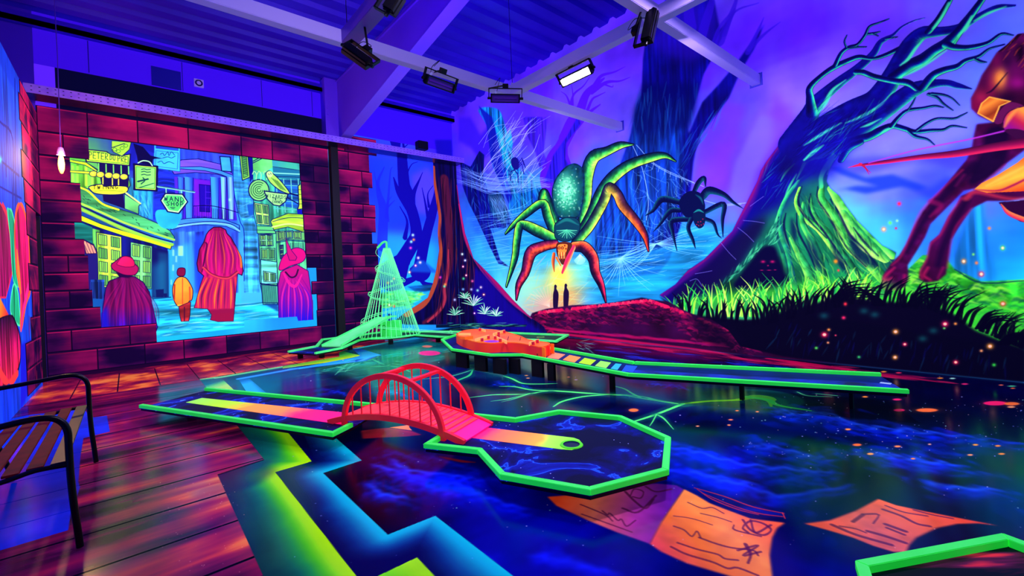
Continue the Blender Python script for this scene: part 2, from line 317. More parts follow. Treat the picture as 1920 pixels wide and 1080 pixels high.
    if main:
        K.poly(D(560, 760, 700, 700, 900, 690, 1100, 640, 1200, 600, 1330, 560, 1180, 800, 1000, 900, 700, 960, 560, 900), '1690c8', feather=9, alpha=.75, tex=dict(hor=.35))
    # webs
    g = random.Random(3)
    for i in range(46):
        x = g.uniform(95, 330); y = g.uniform(60, 330); K.line(D(x, y+60, x+g.uniform(40, 90), y-g.uniform(10, 60)+20, x+g.uniform(100, 160), y-g.uniform(60, 110)), [.5, 1, .4], 'b8c8ff', alpha=g.uniform(.3, .8))
    for i in range(46):
        y = g.uniform(250, 340); K.line(D(g.uniform(-20, 40), y, 160, y+40+g.uniform(-10, 30), g.uniform(280, 340), y+g.uniform(20, 60), g.uniform(420, 480), 300+g.uniform(0, 60)), [.4, .9, .3], '88b8ff', alpha=g.uniform(.25, .7))
    for i in range(44):
        y = g.uniform(500, 780); K.line(D(g.uniform(20, 120), y, 250+g.uniform(-60, 60), y-g.uniform(0, 50), g.uniform(280, 480), y-g.uniform(-40, 160)), [.3, .9, .3], '70d0ff', alpha=g.uniform(.2, .65))
    for i in range(36):
        a = g.uniform(-.2, .35); K.line(D(150+i*2, 385+g.uniform(0, 30), 170+i*2, 440, 190+i*2+a*90, 540+g.uniform(-40, 20)), [.4, .8, .3], '80b8f0', alpha=.35)
    if main:
        for cx, cy, n, R, a0, a1 in ((820, 712, 26, 260, -.75, 3.3), (1000, 640, 12, 330, 2.2, 3.4), (1000, 640, 10, 330, -.5, .5)):
            for i in range(n):
                a = a0+(a1-a0)*i/n+g.uniform(-.04, .04); L = R*g.uniform(.5, 1)
                K.line(D(cx, cy, cx+L*.5*math.cos(a), cy+L*.45*math.sin(a)+6, cx+L*math.cos(a), cy+L*math.sin(a)*.8), [1.3, .9, .3], '8ae0ff', alpha=g.uniform(.45, .9))
        for i in range(90):
            x = g.uniform(640, 1330); y = g.uniform(580, 890); L = g.uniform(30, 130)
            if y > 880-(x-640)*.2+60 or (x < 900 and y < 700): continue
            K.line(D(x, y, x+L/2, y-L*.16+g.uniform(-6, 8), x+L, y-L*.22), [.3, 1.1, .3], g.choice(['60d8ff', 'a8ecff', '38a8e8']), alpha=g.uniform(.3, .8))
        for i in range(60):
            x = g.uniform(880, 1160); y = g.uniform(230, 600); K.line(D(x, y, x+g.uniform(-30, 60), y+g.uniform(10, 60), x+g.uniform(-30, 100), y+g.uniform(30, 130)), [.3, .9, .3], '70c8f8', alpha=g.uniform(.25, .65))
        for a in ((900, 140, 1000, 240, 1190, 330), (930, 200, 1060, 280, 1240, 350), (880, 140, 930, 260, 960, 420, 950, 520), (1240, 420, 1330, 440, 1500, 430), (1250, 470, 1340, 450, 1430, 440)): web(K, D(*a), 1.1)
        for k in range(8): web(K, D(960+k*28, 215+k*16, 950+k*30, 250+k*13), .8)
    # light under the spider
        for x, y, rx, ry, c, a in ((985, 525, 44, 50, '70e8d0', .65), (975, 565, 40, 34, 'b0f0d0', .6), (1095, 505, 30, 34, '50e0c0', .6), (1010, 585, 50, 20, 'e0a8a0', .6)): K.dot(x, y, rx, ry, c, alpha=a)
        for x, y, rx, ry, c, a in ((1010, 560, 70, 45, '60dcc8', .7), (990, 540, 45, 45, 'a8f0b0', .6), (1075, 520, 42, 40, '78e8b8', .6), (1045, 568, 50, 34, 'f09850', .75), (1048, 530, 36, 32, 'ffe040', .8), (1050, 510, 24, 22, 'fff840', .85), (1015, 575, 44, 24, 'd89088', .6), (1070, 560, 30, 26, 'f0a040', .6)):
            K.dot(x, y, rx, ry, c, alpha=a)
        K.streaks([(950, 500), (1100, 490), (1110, 580), (960, 590)], 90, 34, -.5, 2., ['ffffa0', '70e8c8', 'ffb060', 'b8f0a0', 'f0c050'], .3, spread=.5)
        for i in range(9): K.line([(1030, 575), (1030+46*math.cos(3.5+i*.16), 575+40*math.sin(3.5+i*.16))], [1.5, .4], 'ffd0b0', alpha=.5)
    # small hanging spider silhouette
        K.poly(D(268, 210, 290, 202, 305, 225, 300, 262, 280, 262, 266, 236), '100c70', sm=True)
        for a in ((300, 240, 320, 205, 330, 240), (300, 250, 325, 215, 338, 255), (296, 262, 320, 235, 330, 285), (285, 265, 265, 275, 262, 320), (280, 262, 300, 290, 300, 330)): K.line(D(*a), 1.6, '140c70', sm=False)
    if main: paint_spiders(K); paint_right(K)
    # ground, roots and the left-hand trunk (it runs round the room's corner)
    if main:
        C5 = Z(900, 560, 3.69)
        path = C5(360, 100, 460, 70, 640, 45, 800, 40, 930, 25, 1050, 5, 1120, -8, 1180, 5, 1300, 20, 1400, 75, 1480, 110, 1600, 145, 1720, 220, 1800, 330, 2100, 400, 3000, 520, 3000, 620, 0, 300, 0, 240, 200, 200, 330, 160)
        K.poly(path, '2a0430', feather=.8, tex=dict(cloud=.5)); M = K.full(path); K.clip = M
        for i in range(900):
            x = g.uniform(330, 1900); top = 100-(x-330)*.11 if x < 1150 else 5+(x-1150)*.36
            y = top+abs(g.gauss(0, 1))*70+4
            K.line(C5(x, y, x+g.uniform(10, 26), y-g.uniform(0, 10), x+g.uniform(30, 60), y+g.uniform(0, 16)), [1.5, 4*g.uniform(.5, 1.3), 1], g.choice(['e00c48', '90084a', '500640', 'ff2050', '20042c', '18021c', '300530']) if y < top+30 else g.choice(['700640', '400530', '18021c', '200430', 'a00848']), alpha=g.uniform(.3, .75), soft=3)
        for i in range(60):
            x = g.uniform(420, 1750); K.line(C5(x, 195+(x-330)*.09, x+60, 205+(x-330)*.09+g.uniform(-8, 8), x+160, 212+(x-330)*.1), [1, 4, .5], g.choice(['c00a50', '80065a', 'a00848']), alpha=.4, soft=3)
        for i in range(120): x = g.uniform(400, 1400); top = 100-(x-330)*.11 if x < 1150 else 5+(x-1150)*.36; K.line(C5(x, top+6+g.uniform(0, 8), x+10, top+1, x+24, top+8), [2, 5, 1.5], g.choice(['ff1c50', 'd00c48', 'ff4060', 'a00848']), alpha=.8, soft=2)
        K.line(C5(500, 235, 720, 262, 1100, 305, 1500, 350, 1800, 400), [2, 6, 3, 2], 'd80c50', alpha=.7, soft=3)
        K.poly(C5(1400, 80, 1600, 150, 1740, 260, 1800, 360, 1740, 340, 1600, 330, 1560, 240, 1480, 160), '08021c', feather=9, alpha=.75)
        K.clip = None
    if not main: paint_backtrees(K)
    V = Z(600, 220, 2.5725)
    tr = V(545, 200, 548, 320, 572, 480, 568, 560, 575, 640, 560, 740, 545, 800, 520, 870, 470, 905, 400, 950, 350, 990, 420, 1000, 600, 1000, 720, 1010, 1100, 1050, 1080, 1010, 1000, 950, 930, 880, 860, 800, 800, 740, 740, 680, 700, 560, 670, 400, 660, 320, 655, 200)
    K.poly(tr, '08043c', feather=.6, tex=dict(vert=.3)); M = K.full(tr); K.clip = M
    K.line(V(548, 240, 552, 320, 575, 470, 572, 560, 580, 650, 566, 740, 545, 810, 500, 890, 420, 940), [5, 7, 8, 8, 10, 12, 16, 18], 'c04a28', soft=4, alpha=.85)
    K.line(V(600, 300, 620, 500, 625, 700, 600, 800, 600, 880, 560, 950, 500, 990), [16, 14, 12, 10, 9, 9, 6], '5a1430', soft=9, alpha=.8)
    K.line(V(620, 640, 615, 760, 600, 830, 602, 880, 580, 930, 520, 985), [3, 4, 5, 5, 5, 4], 'c03048', soft=3, alpha=.75)
    K.line(V(662, 330, 680, 460, 712, 600, 770, 700, 850, 800, 940, 890, 1040, 960, 1100, 1000), [3, 4, 5, 6, 7, 9, 12, 10], 'b01060', soft=3.5, alpha=.9)
    K.line(V(670, 420, 700, 590, 760, 710, 840, 810, 930, 900, 1020, 970), [2, 3, 3, 3, 3, 2], 'ff2a78', soft=2, alpha=.5)
    K.poly(V(740, 720, 800, 760, 900, 880, 1000, 980, 1100, 1060, 760, 1010, 730, 880), '1404a0', feather=8, alpha=.65)
    K.streaks(V(552, 250, 650, 250, 700, 560, 760, 700, 700, 900, 540, 980, 570, 700), 150, 46, 1.6, 1.8, ['8a2a28', '3a0828', '020214', '501040', '020214'], .5, spread=.08)
    K.clip = None
    K.poly(V(560, 1000, 1000, 1000, 990, 1010, 560, 1015), '041430', feather=1)
    K.streaks(V(600, 992, 900, 992, 980, 1008, 620, 1010), 60, 16, 0, 1.2, ['28a878', '60e0a0', '103878'], .6, spread=.1)
    for cx, cy, R in ((650, 940, 32), (740, 895, 40), (795, 935, 34), (850, 945, 30), (700, 860, 26)):
        for i in range(9):
            a = -math.pi*(.06+.88*i/8)+g.uniform(-.1, .1); L = R*g.uniform(1., 1.6)
            K.line(V(cx, cy+14, cx+L*.55*math.cos(a), cy+14+L*.7*math.sin(a), cx+L*math.cos(a), cy+14+L*math.sin(a)), [.6, 1.7, .4], g.choice(['a0e8c0', '60c898', 'd0f8e0']))
    for x, y, c in ((690, 720, 'ff40a0'), (705, 762, 'ff4080'), (692, 778, '50f090'), (735, 790, 'ff60a0'), (790, 855, 'ff7040'), (600, 815, '60ffb0'), (604, 806, 'ff9040'), (580, 772, 'ff30b0'), (686, 660, 'b0f8e0'), (700, 690, 'c0c8ff'), (776, 820, 'ffe0e0'), (760, 835, 'a0ffe0'), (745, 945, 'b020c0'), (690, 830, '80c0ff'), (730, 830, 'c0c0ff'), (758, 880, 'f0f0ff'), (650, 880, 'c0d0ff')):
        v = V(x, y)[0]; K.dot(v[0], v[1], 3, 3, c, core='ffffff' if y % 3 == 0 else None, alpha=.95)

def paint_backtrees(K):
    """the misty wood at the right end of the back wall, beside the stone border"""
    V = Z(600, 220, 2.5725); T = '1608a0'
    K.poly(V(240, 190, 560, 190, 560, 500, 240, 560), '1438ec', feather=16, alpha=.7)
    K.poly(V(440, 280, 520, 240, 560, 300, 560, 480, 460, 460), '5a3cf0', feather=14, alpha=.7)
    K.poly(V(300, 560, 420, 560, 560, 620, 560, 900, 300, 900), '20b0e8', feather=18, alpha=.65)
    for w, pts in (([20, 16, 10, 6, 2], V(300, 620, 305, 450, 285, 370, 280, 310, 310, 240)), ([4, 1], V(330, 500, 325, 420, 345, 380)), ([4, 2, 1], V(285, 350, 268, 300, 262, 260)), ([4, 2, 1], V(330, 430, 360, 400)), ([7, 3, 1], V(320, 480, 330, 380, 340, 260, 350, 240))):
        K.line(pts, w, '1820c8', alpha=.75, soft=2)
    T = '0c0690'
    for w, pts in (([30, 26, 22, 20, 22, 18], V(380, 720, 440, 620, 465, 560, 450, 470, 410, 350, 395, 180)), ([18, 10, 2], V(430, 430, 380, 360, 355, 290)), ([16, 9, 3, 1], V(440, 440, 450, 370, 480, 300, 495, 265)), ([5, 2, 1], V(447, 370, 420, 290, 440, 230, 470, 215)),
                   ([9, 4, 1.5], V(410, 580, 420, 500, 385, 430)), ([22, 20, 18, 16, 9, 3], V(480, 720, 500, 620, 520, 540, 545, 450, 560, 370, 560, 300)), ([6, 3, 1], V(520, 480, 505, 400, 492, 340)), ([5, 2, 1], V(525, 430, 520, 370, 545, 330)), ([40, 10], V(485, 735, 488, 690)), ([14, 10, 8, 8, 12], V(400, 800, 450, 780, 475, 765, 500, 800, 540, 815)), ([60, 30], V(350, 760, 400, 690)),
                   ([14, 12], V(330, 30, 358, 130)), ([14, 12], V(378, 60, 372, 140)), ([5, 4], V(398, 90, 404, 150)), ([3, 1], V(400, 150, 430, 125))):
        K.line(pts, w, T, soft=1.5)
    K.poly(V(470, 690, 500, 690, 560, 740, 560, 750, 430, 745), '1050b8', feather=4, alpha=.8)
    K.poly(V(420, 815, 545, 805, 540, 835, 470, 850), '0c60b0', feather=2, tex=dict(hor=.5))
    K.poly(V(240, 860, 380, 830, 500, 845, 480, 880, 420, 910, 240, 920), '40e070', feather=4, tex=dict(cloud=.6, fine=.3))
    K.streaks(V(260, 860, 500, 840, 440, 910, 260, 920), 60, 14, 0, 3, ['a8f850', '20b070', '60f080'], .6)
    for x, y, c in ((448, 568, 'c0fff0'), (452, 590, 'ff9050'), (440, 600, 'a0ffe0'), (437, 630, 'ff40c0'), (474, 678, 'e8e8ff'), (483, 700, 'ffe8d0'), (461, 715, 'ff40a0'), (432, 747, 'ff9050'), (357, 778, 'ff5070'), (346, 790, '90ff90'), (328, 798, 'ff8040'), (334, 905, 'ff6030'), (357, 912, 'ff4030')):
        v = V(x, y)[0]; K.dot(v[0], v[1], 3.2, 3.2, c, core='ffffff' if y % 2 else None)

def leg(K, pts, w, side, col2=None): K.line(pts, [max(a, 1)+3 for a in w], '050828'); K.line(pts, w, side[1], side=side, col2=col2, tex=.22)
def paint_spiders(K):
    S = Z(930, 250, 3.086); G = ['030c34', '0a5038', '38c848', 'b0ff40']; G2 = ['030c34', '0a5038', '48d848', 'c0ff50']; O = ['30082c', 'a02030', 'ff7820', 'ffa030']; GR = list(reversed(G))
    leg(K, S(345, 500, 310, 420, 280, 345, 262, 370, 255, 420), [12, 14, 12, 9, 4], GR)
    leg(K, S(340, 590, 300, 480, 268, 405, 180, 460, 100, 530, 55, 580), [13, 15, 13, 11, 7, 1.5], G)
    leg(K, S(490, 500, 520, 380, 525, 250, 560, 145, 640, 105, 720, 70, 795, 65), [10, 18, 22, 22, 15, 12, 1], G2)
    leg(K, S(470, 600, 545, 470, 605, 340, 680, 250, 780, 180, 900, 140, 980, 130, 1040, 162), [11, 14, 17, 20, 17, 15, 9, 1], G2)
    leg(K, S(335, 610, 240, 565, 145, 530, 120, 620, 108, 720, 60, 885), [17, 19, 14, 12, 10, 1.5], G2)
    leg(K, S(455, 640, 540, 540, 620, 400, 655, 315, 700, 350, 735, 420, 810, 510, 860, 590, 882, 680), [14, 16, 17, 16, 16, 17, 15, 10, 1.5], G2, ['30082c', '801030', 'ff3820', 'ff5020'])
    leg(K, S(345, 640, 270, 655, 200, 695, 170, 800, 130, 880, 118, 960), [14, 17, 19, 14, 9, 1.5], ['500a20', 'ff7020', 'a02840', '280838'], ['400a30', 'e02048', '801060', '200830'])
    leg(K, S(450, 655, 510, 660, 560, 720, 575, 800, 610, 880, 635, 975), [17, 20, 18, 15, 10, 1.5], ['ffa040', 'd05020', '400a28', '081030'], ['ff2060', 'c01048', '300828', '100828'])
    K.poly(S(455, 173, 500, 200, 512, 250, 510, 350, 495, 440, 470, 490, 370, 490, 335, 440, 322, 340, 345, 260, 400, 195), '052440', sm=True, tex=dict(fine=.3))
    M = K.full(S(455, 180, 495, 205, 505, 250, 503, 350, 488, 435, 465, 482, 375, 482, 342, 435, 330, 340, 352, 265, 405, 202), sm=True); K.clip = M
    for x, y, rx, ry, c, a in ((415, 350, 30, 48, '0e7858', .9), (405, 350, 24, 42, '20b070', .85), (400, 320, 18, 30, '60e8a0', .85), (408, 330, 12, 22, 'a8ffc0', .7)):
        v = S(x, y)[0]; K.dot(v[0], v[1], rx, ry, c, alpha=a)
    for i in range(240):
        x, y = random.Random(i).gauss(410, 34), random.Random(i+999).gauss(345, 62); v = S(x, y)[0]; K.dot(v[0], v[1], 1.6, 1.6, ['c8ffd0', '50d890', '0a6850', '90f8b0'][i % 4], alpha=.6)
    K.clip = None
    K.poly(S(345, 520, 400, 488, 460, 490, 485, 520, 480, 570, 440, 615, 390, 625, 345, 605, 338, 560), '083848', sm=True, line='04102c', lw=1.5)
    for i in range(13):
        a = math.pi*(.05+.9*i/12); K.line(S(410, 560, 410+60*math.cos(a), 555+52*math.sin(a)), [2.2, 1.2], ['60f0a0', '20906a'][i % 2], alpha=.8)
    K.line(S(350, 530, 410, 500, 478, 530), [1, 6, 1], '20a080', alpha=.5, soft=4)
    K.poly(S(350, 640, 380, 628, 430, 632, 440, 650, 430, 690, 420, 740, 385, 760, 365, 730, 350, 690), '502018', sm=True)
    K.poly(S(358, 645, 410, 640, 415, 662, 402, 700, 378, 712, 360, 690), 'ff8a30', sm=True, line='3a0818')
    for x in (365, 384): v = S(x, 663)[0]; K.dot(v[0], v[1], 2.8, 2.8, '7a2010', hard=True); K.dot(v[0], v[1], 1.2, 1.2, 'ffe060')
    for x in (398, 405): v = S(x, 650 if x < 400 else 668)[0]; K.dot(v[0], v[1], 1.6, 1.6, '7a2010', hard=True)
    for i in range(6): K.line(S(362+i*8, 690, 366+i*7, 722+6*(i % 2)), 1.6, ['ffc060', 'b04020'][i % 2])
    K.line(S(335, 700, 330, 745, 337, 800), [6, 6, 1.5], 'e05a20', side=['801818', 'ff9030']); K.line(S(450, 660, 415, 735, 385, 805), [7, 9, 5], 'f03040', side=['e8c060', 'e02048', 'ff3060'])
    K.line(S(350, 720, 375, 765), [4, 2], 'e07020')
    for i in range(26):
        a = .1+i*.11; K.line(S(485, 700, 485+34*math.cos(a), 725+34*math.sin(a)), .7, 'c0ffd8', alpha=.6)
    for dx in (0, 60):   # the two small walkers in the light
        q = S(345+dx, 875-dx*.1, 352+dx, 885-dx*.1, 350+dx, 900-dx*.1, 362+dx, 930-dx*.1, 358+dx, 1000-dx*.1, 355+dx, 1015, 333+dx, 1015, 330+dx, 940-dx*.1, 336+dx, 905-dx*.1, 337+dx, 882-dx*.1)
        K.poly(q, '1a0830', sm=True)
    D = Z(860, 220, 2.7); B = ['02052c', '03083c', '0c5a60']
    for pts, w in ((D(1190, 380, 1215, 330, 1243, 308, 1250, 350), [8, 10, 8, 2]), (D(1120, 430, 1030, 415, 985, 470, 945, 498), [10, 12, 7, 1]), (D(1120, 470, 1070, 475, 1020, 540, 985, 580), [9, 9, 5, 1]), (D(1170, 515, 1080, 525, 1085, 590, 1105, 675), [10, 9, 6, 1.5]),
                   (D(1180, 510, 1162, 560, 1185, 620, 1198, 662), [9, 8, 6, 1.5]), (D(1235, 400, 1270, 370, 1340, 390, 1390, 430, 1440, 462), [14, 15, 10, 6, 1]), (D(1245, 480, 1340, 440, 1335, 520, 1338, 606), [9, 10, 7, 1.5]), (D(1250, 515, 1290, 535, 1310, 590, 1330, 612), [8, 7, 4, 1])):
        K.line(pts, w, B[0], side=B)
    K.poly(D(1180, 372, 1225, 385, 1245, 430, 1243, 470, 1190, 500, 1150, 505, 1125, 470, 1115, 430, 1140, 390), '03083a', sm=True); K.poly(D(1190, 480, 1240, 470, 1250, 510, 1240, 550, 1215, 562, 1190, 530), '04143c', sm=True)
    K.line(D(1190, 482, 1215, 470, 1240, 482), [1, 4, 1], '14807a'); K.line(D(1200, 392, 1225, 410, 1238, 440), [1, 4, 1], '0f6a70', alpha=.7, soft=3)
    for x, y in ((1205, 543), (1215, 548), (1228, 545), (1236, 515), (1212, 530), (1225, 528), (1240, 540)): v = D(x, y)[0]; K.dot(v[0], v[1], 1.3, 1.3, 'e01840')

def grass(K, x0, x1, base, h, n, cols, seed, w=3., lean=0.):
    n = int(n*.62); w *= 1.3; h *= 1.12
    g = random.Random(seed)
    for i in range(n):
        x = g.uniform(x0, x1); b = base(x); H = h*g.uniform(.45, 1.1); d = g.uniform(-.6, .6)+lean
        K.line([(x, b+3), (x+d*H*.35, b-H*.55), (x+d*H, b-H*g.uniform(.8, 1))], [w*g.uniform(.7, 1.2), w*.75, .4], g.choice(cols), alpha=.95)
def paint_right(K):
    T = Z(1240, 240, 3.); B = Z(1480, 0, 3.6); g = random.Random(11)
    # pale glow & far pillar & hill
    for x, y, rx, ry, c in ((1590, 400, 46, 46, '58d8ec'), (1640, 450, 60, 40, '38c8ec')): K.dot(x, y, rx, ry, c, alpha=.6)
    K.poly([(1822, 380), (1790, 480), (1782, 520), (1870, 530), (1850, 450), (1845, 380)], '1488d8', feather=3, alpha=.85, tex=dict(vert=.4))
    K.poly(T(940, 220, 1000, 215, 1060, 245, 1150, 280, 1300, 260, 1380, 290, 1440, 310, 1500, 340, 1440, 350, 1350, 330, 1250, 350, 1150, 370, 1040, 345, 980, 350, 1100, 325, 1220, 330, 1130, 300, 1010, 260), '1438d8', feather=3, alpha=.85)
    K.poly([(1780, 330), (1740, 355), (1700, 345), (1740, 375), (1790, 380), (1830, 360)], '1830d8', feather=5, alpha=.6)
    hill = [(1640, 470), (1672, 500), (1700, 508), (1730, 478), (1770, 480), (1790, 505), (1840, 528), (1925, 524), (1925, 640), (1870, 690), (1500, 640), (1600, 560)]
    K.poly(hill, '28c028', feather=1.2, tex=dict(cloud=.7, fine=.2)); K.clip = K.full(hill)
    for i in range(420):
        x = g.uniform(1640, 1925); y = g.uniform(480, 640); K.line([(x, y+4), (x+g.uniform(6, 12), y), (x+g.uniform(18, 30), y+5)], [2, 7*g.uniform(.4, 1), 1], g.choice(['70f838', 'a8ff48', '18a040', '0c6840', '044838', '50e838']), alpha=g.uniform(.3, .75), soft=3)
    K.clip = None; K.line([(1640, 470), (1672, 500), (1700, 506)], [1, 3, 2], '031848'); K.line([(1790, 505), (1840, 530), (1925, 526)], [2, 3, 2], '04284a', alpha=.7)
    # the leaning tree: body
    body = T(760, -60, 740, 0, 690, 60, 650, 110, 590, 190, 560, 240, 540, 300, 500, 380, 450, 480, 400, 580, 330, 650, 240, 740, 150, 800, 80, 880, -10, 940, 60, 985, 120, 1010, 600, 1060, 1300, 940, 1290, 820, 1320, 700, 1300, 690, 1240, 660, 1180, 600, 1100, 520, 1040, 440, 1000, 380, 950, 340, 930, 300, 940, 240, 980, 180, 1020, 130, 1080, 20, 1090, -60)
    K.poly(body, '0a0468', feather=.8, tex=dict(cloud=.3)); K.clip = K.full(body)
    K.poly(T(560, 480, 700, 430, 740, 300, 900, 200, 960, 300, 1060, 480, 1200, 640, 1330, 720, 1250, 950, 600, 1040, 100, 980, 300, 880, 420, 640), '10883c', feather=14, alpha=.85, tex=dict(cloud=.4))
    K.poly(T(700, -60, 1100, -60, 1000, 140, 900, 260, 700, 420, 560, 500, 400, 800, 200, 900, 100, 900), '080480', feather=30, alpha=.75)
    edge = T(760, -60, 700, 50, 600, 180, 550, 270, 500, 390, 440, 500, 370, 610, 250, 740, 120, 830, 0, 935)
    K.line(edge, [10, 14, 16, 16, 20, 22, 22, 24, 22, 16], '50087a', soft=8, alpha=.8); K.line(edge, [3, 6, 8, 6, 4, 3], 'a01058', soft=4, alpha=.5)
    dk = T(60, 940, 250, 760, 420, 600, 520, 520, 600, 500, 560, 600, 430, 800, 300, 900, 120, 990); K.poly(dk, '0c0438', feather=8, alpha=.9)
    # flowing bark, bottom right = bright moss
    for pts, w, c in (
        ((780, 340, 760, 420, 800, 500, 880, 560, 940, 640, 1000, 720, 1100, 800, 1200, 900), [7, 9, 12, 14, 12, 12, 10, 14], ['06502c', '58e848', 'c0ff50']),
        ((905, 330, 900, 400, 960, 480, 1010, 560, 1060, 660, 1160, 750, 1260, 860), [8, 16, 18, 22, 22, 22, 20], ['064828', '38c848', 'a8ff50']),
        ((950, 340, 1010, 420, 1060, 500, 1120, 560, 1200, 640, 1300, 720), [12, 22, 26, 28, 24, 14], ['0a7038', '60e850', 'b0ff60']),
        ((770, 300, 700, 400, 660, 520, 690, 640, 720, 760, 740, 900), [6, 8, 10, 10, 12, 18], ['063858', '18a060', '40d860']),
        ((800, 420, 790, 520, 840, 620, 880, 720, 900, 820, 940, 900), [6, 10, 14, 18, 20, 20], ['064030', '20a850', '70f050']),
        ((840, 380, 860, 480, 940, 590, 1010, 700, 1080, 800, 1120, 900), [4, 7, 10, 14, 16, 18], ['053030', '1c9848', '60e850']),
        ((1020, 480, 1100, 600, 1180, 680, 1260, 740), [16, 26, 26, 14], ['0a8040', '78f050', 'c8ff70']),
        ((730, 620, 780, 720, 830, 820, 850, 920), [8, 14, 18, 20], ['085038', '30b850', '90f850']),
        ((640, 600, 680, 700, 700, 800, 690, 900), [6, 9, 10, 16], ['04304a', '148a50', '38c858'])):
        K.line(T(*pts), w, c[1], side=c, tex=.2)
    for pts in ((790, 330, 770, 400, 790, 470, 850, 540, 930, 620), (840, 370, 830, 440, 850, 500, 920, 590, 990, 690, 1060, 790), (880, 330, 880, 400, 930, 480, 990, 580, 1050, 680, 1150, 780), (700, 480, 690, 560, 730, 700), (760, 480, 770, 580, 830, 700, 870, 800), (950, 400, 1000, 480, 1060, 600, 1140, 680, 1220, 780), (1080, 560, 1140, 640, 1220, 720), (660, 500, 650, 600, 680, 700)):
        K.line(T(*pts), [2, 4, 5, 3, 2], '04083c', soft=2, alpha=.85)
    for q in ((1070, 600, 1130, 690, 1200, 740, 1210, 790, 1130, 760, 1060, 680), (950, 620, 1010, 720, 1060, 820, 990, 760), (820, 600, 880, 700, 900, 800, 840, 730), (730, 500, 760, 560, 760, 640, 730, 600)): K.poly(T(*q), '031040', feather=3, alpha=.85, sm=True)
    K.streaks(T(760, 350, 950, 350, 1300, 720, 1240, 900, 700, 920, 680, 600), 300, 34, 1.05, 1.8, ['a0f850', '08503a', '40c858', '021838', '18803c'], .5, spread=.2, curve=.3)
    K.streaks(T(560, 250, 760, 0, 1000, 0, 900, 240, 760, 330, 560, 520), 160, 40, -.95, 1.8, ['1010c0', '040450', '20a8a8', '060670', '101098'], .5, spread=.2)
    for pts, w in (((870, 125, 820, 170, 790, 230, 760, 290), [2, 7, 5, 1]), ((1000, 120, 940, 200, 900, 270, 900, 330), [8, 10, 8, 8]), ((760, 260, 720, 330, 690, 400), [2, 4, 1]), ((750, 200, 700, 250, 670, 300), [1, 4, 1]), ((1100, 60, 1010, 120, 960, 190, 935, 260), [4, 6, 5, 2])):
        K.line(T(*pts), w, '38d880', soft=2.5, alpha=.9)
    # hollow with a face-like glow
    K.poly(T(640, 500, 560, 620, 480, 740, 400, 820, 330, 880, 300, 940, 740, 940, 720, 820, 680, 720, 690, 650, 640, 600), '0a5040', feather=5, alpha=.7, tex=dict(cloud=.6))
    K.poly(T(600, 660, 560, 680, 510, 740, 450, 820, 420, 900, 700, 900, 690, 800, 660, 720, 640, 670), '04032c', feather=3, sm=True)
    K.streaks(T(640, 520, 600, 600, 480, 730, 360, 850, 340, 890, 440, 820, 560, 680, 650, 650), 90, 16, -.9, 2.5, ['28b070', '58e890', '0a5048'], .7)
    for x, y, rx, ry in ((572, 752, 5, 3), (625, 752, 5, 3), (600, 774, 2, 1.5), (565, 800, 4, 1), (606, 800, 5, 1), (640, 798, 3, 1)): v = T(x, y)[0]; K.dot(v[0], v[1], rx, ry, 'c8105a', alpha=.9)
    K.clip = None
    for a in ((330, 640, 380, 700, 420, 740), (460, 520, 520, 525, 580, 535), (430, 560, 480, 600, 520, 640), (500, 440, 540, 410, 575, 385), (160, 860, 200, 850, 230, 890), (190, 820, 240, 812, 285, 803)): K.line(T(*a), .9, '7a70d8', alpha=.8)
    # branches
    side = ['0a0668', '06045c', '0c40a0', '30e0a0']; s2 = ['30d8a0', '0c40a0', '06045c', '0a0468']
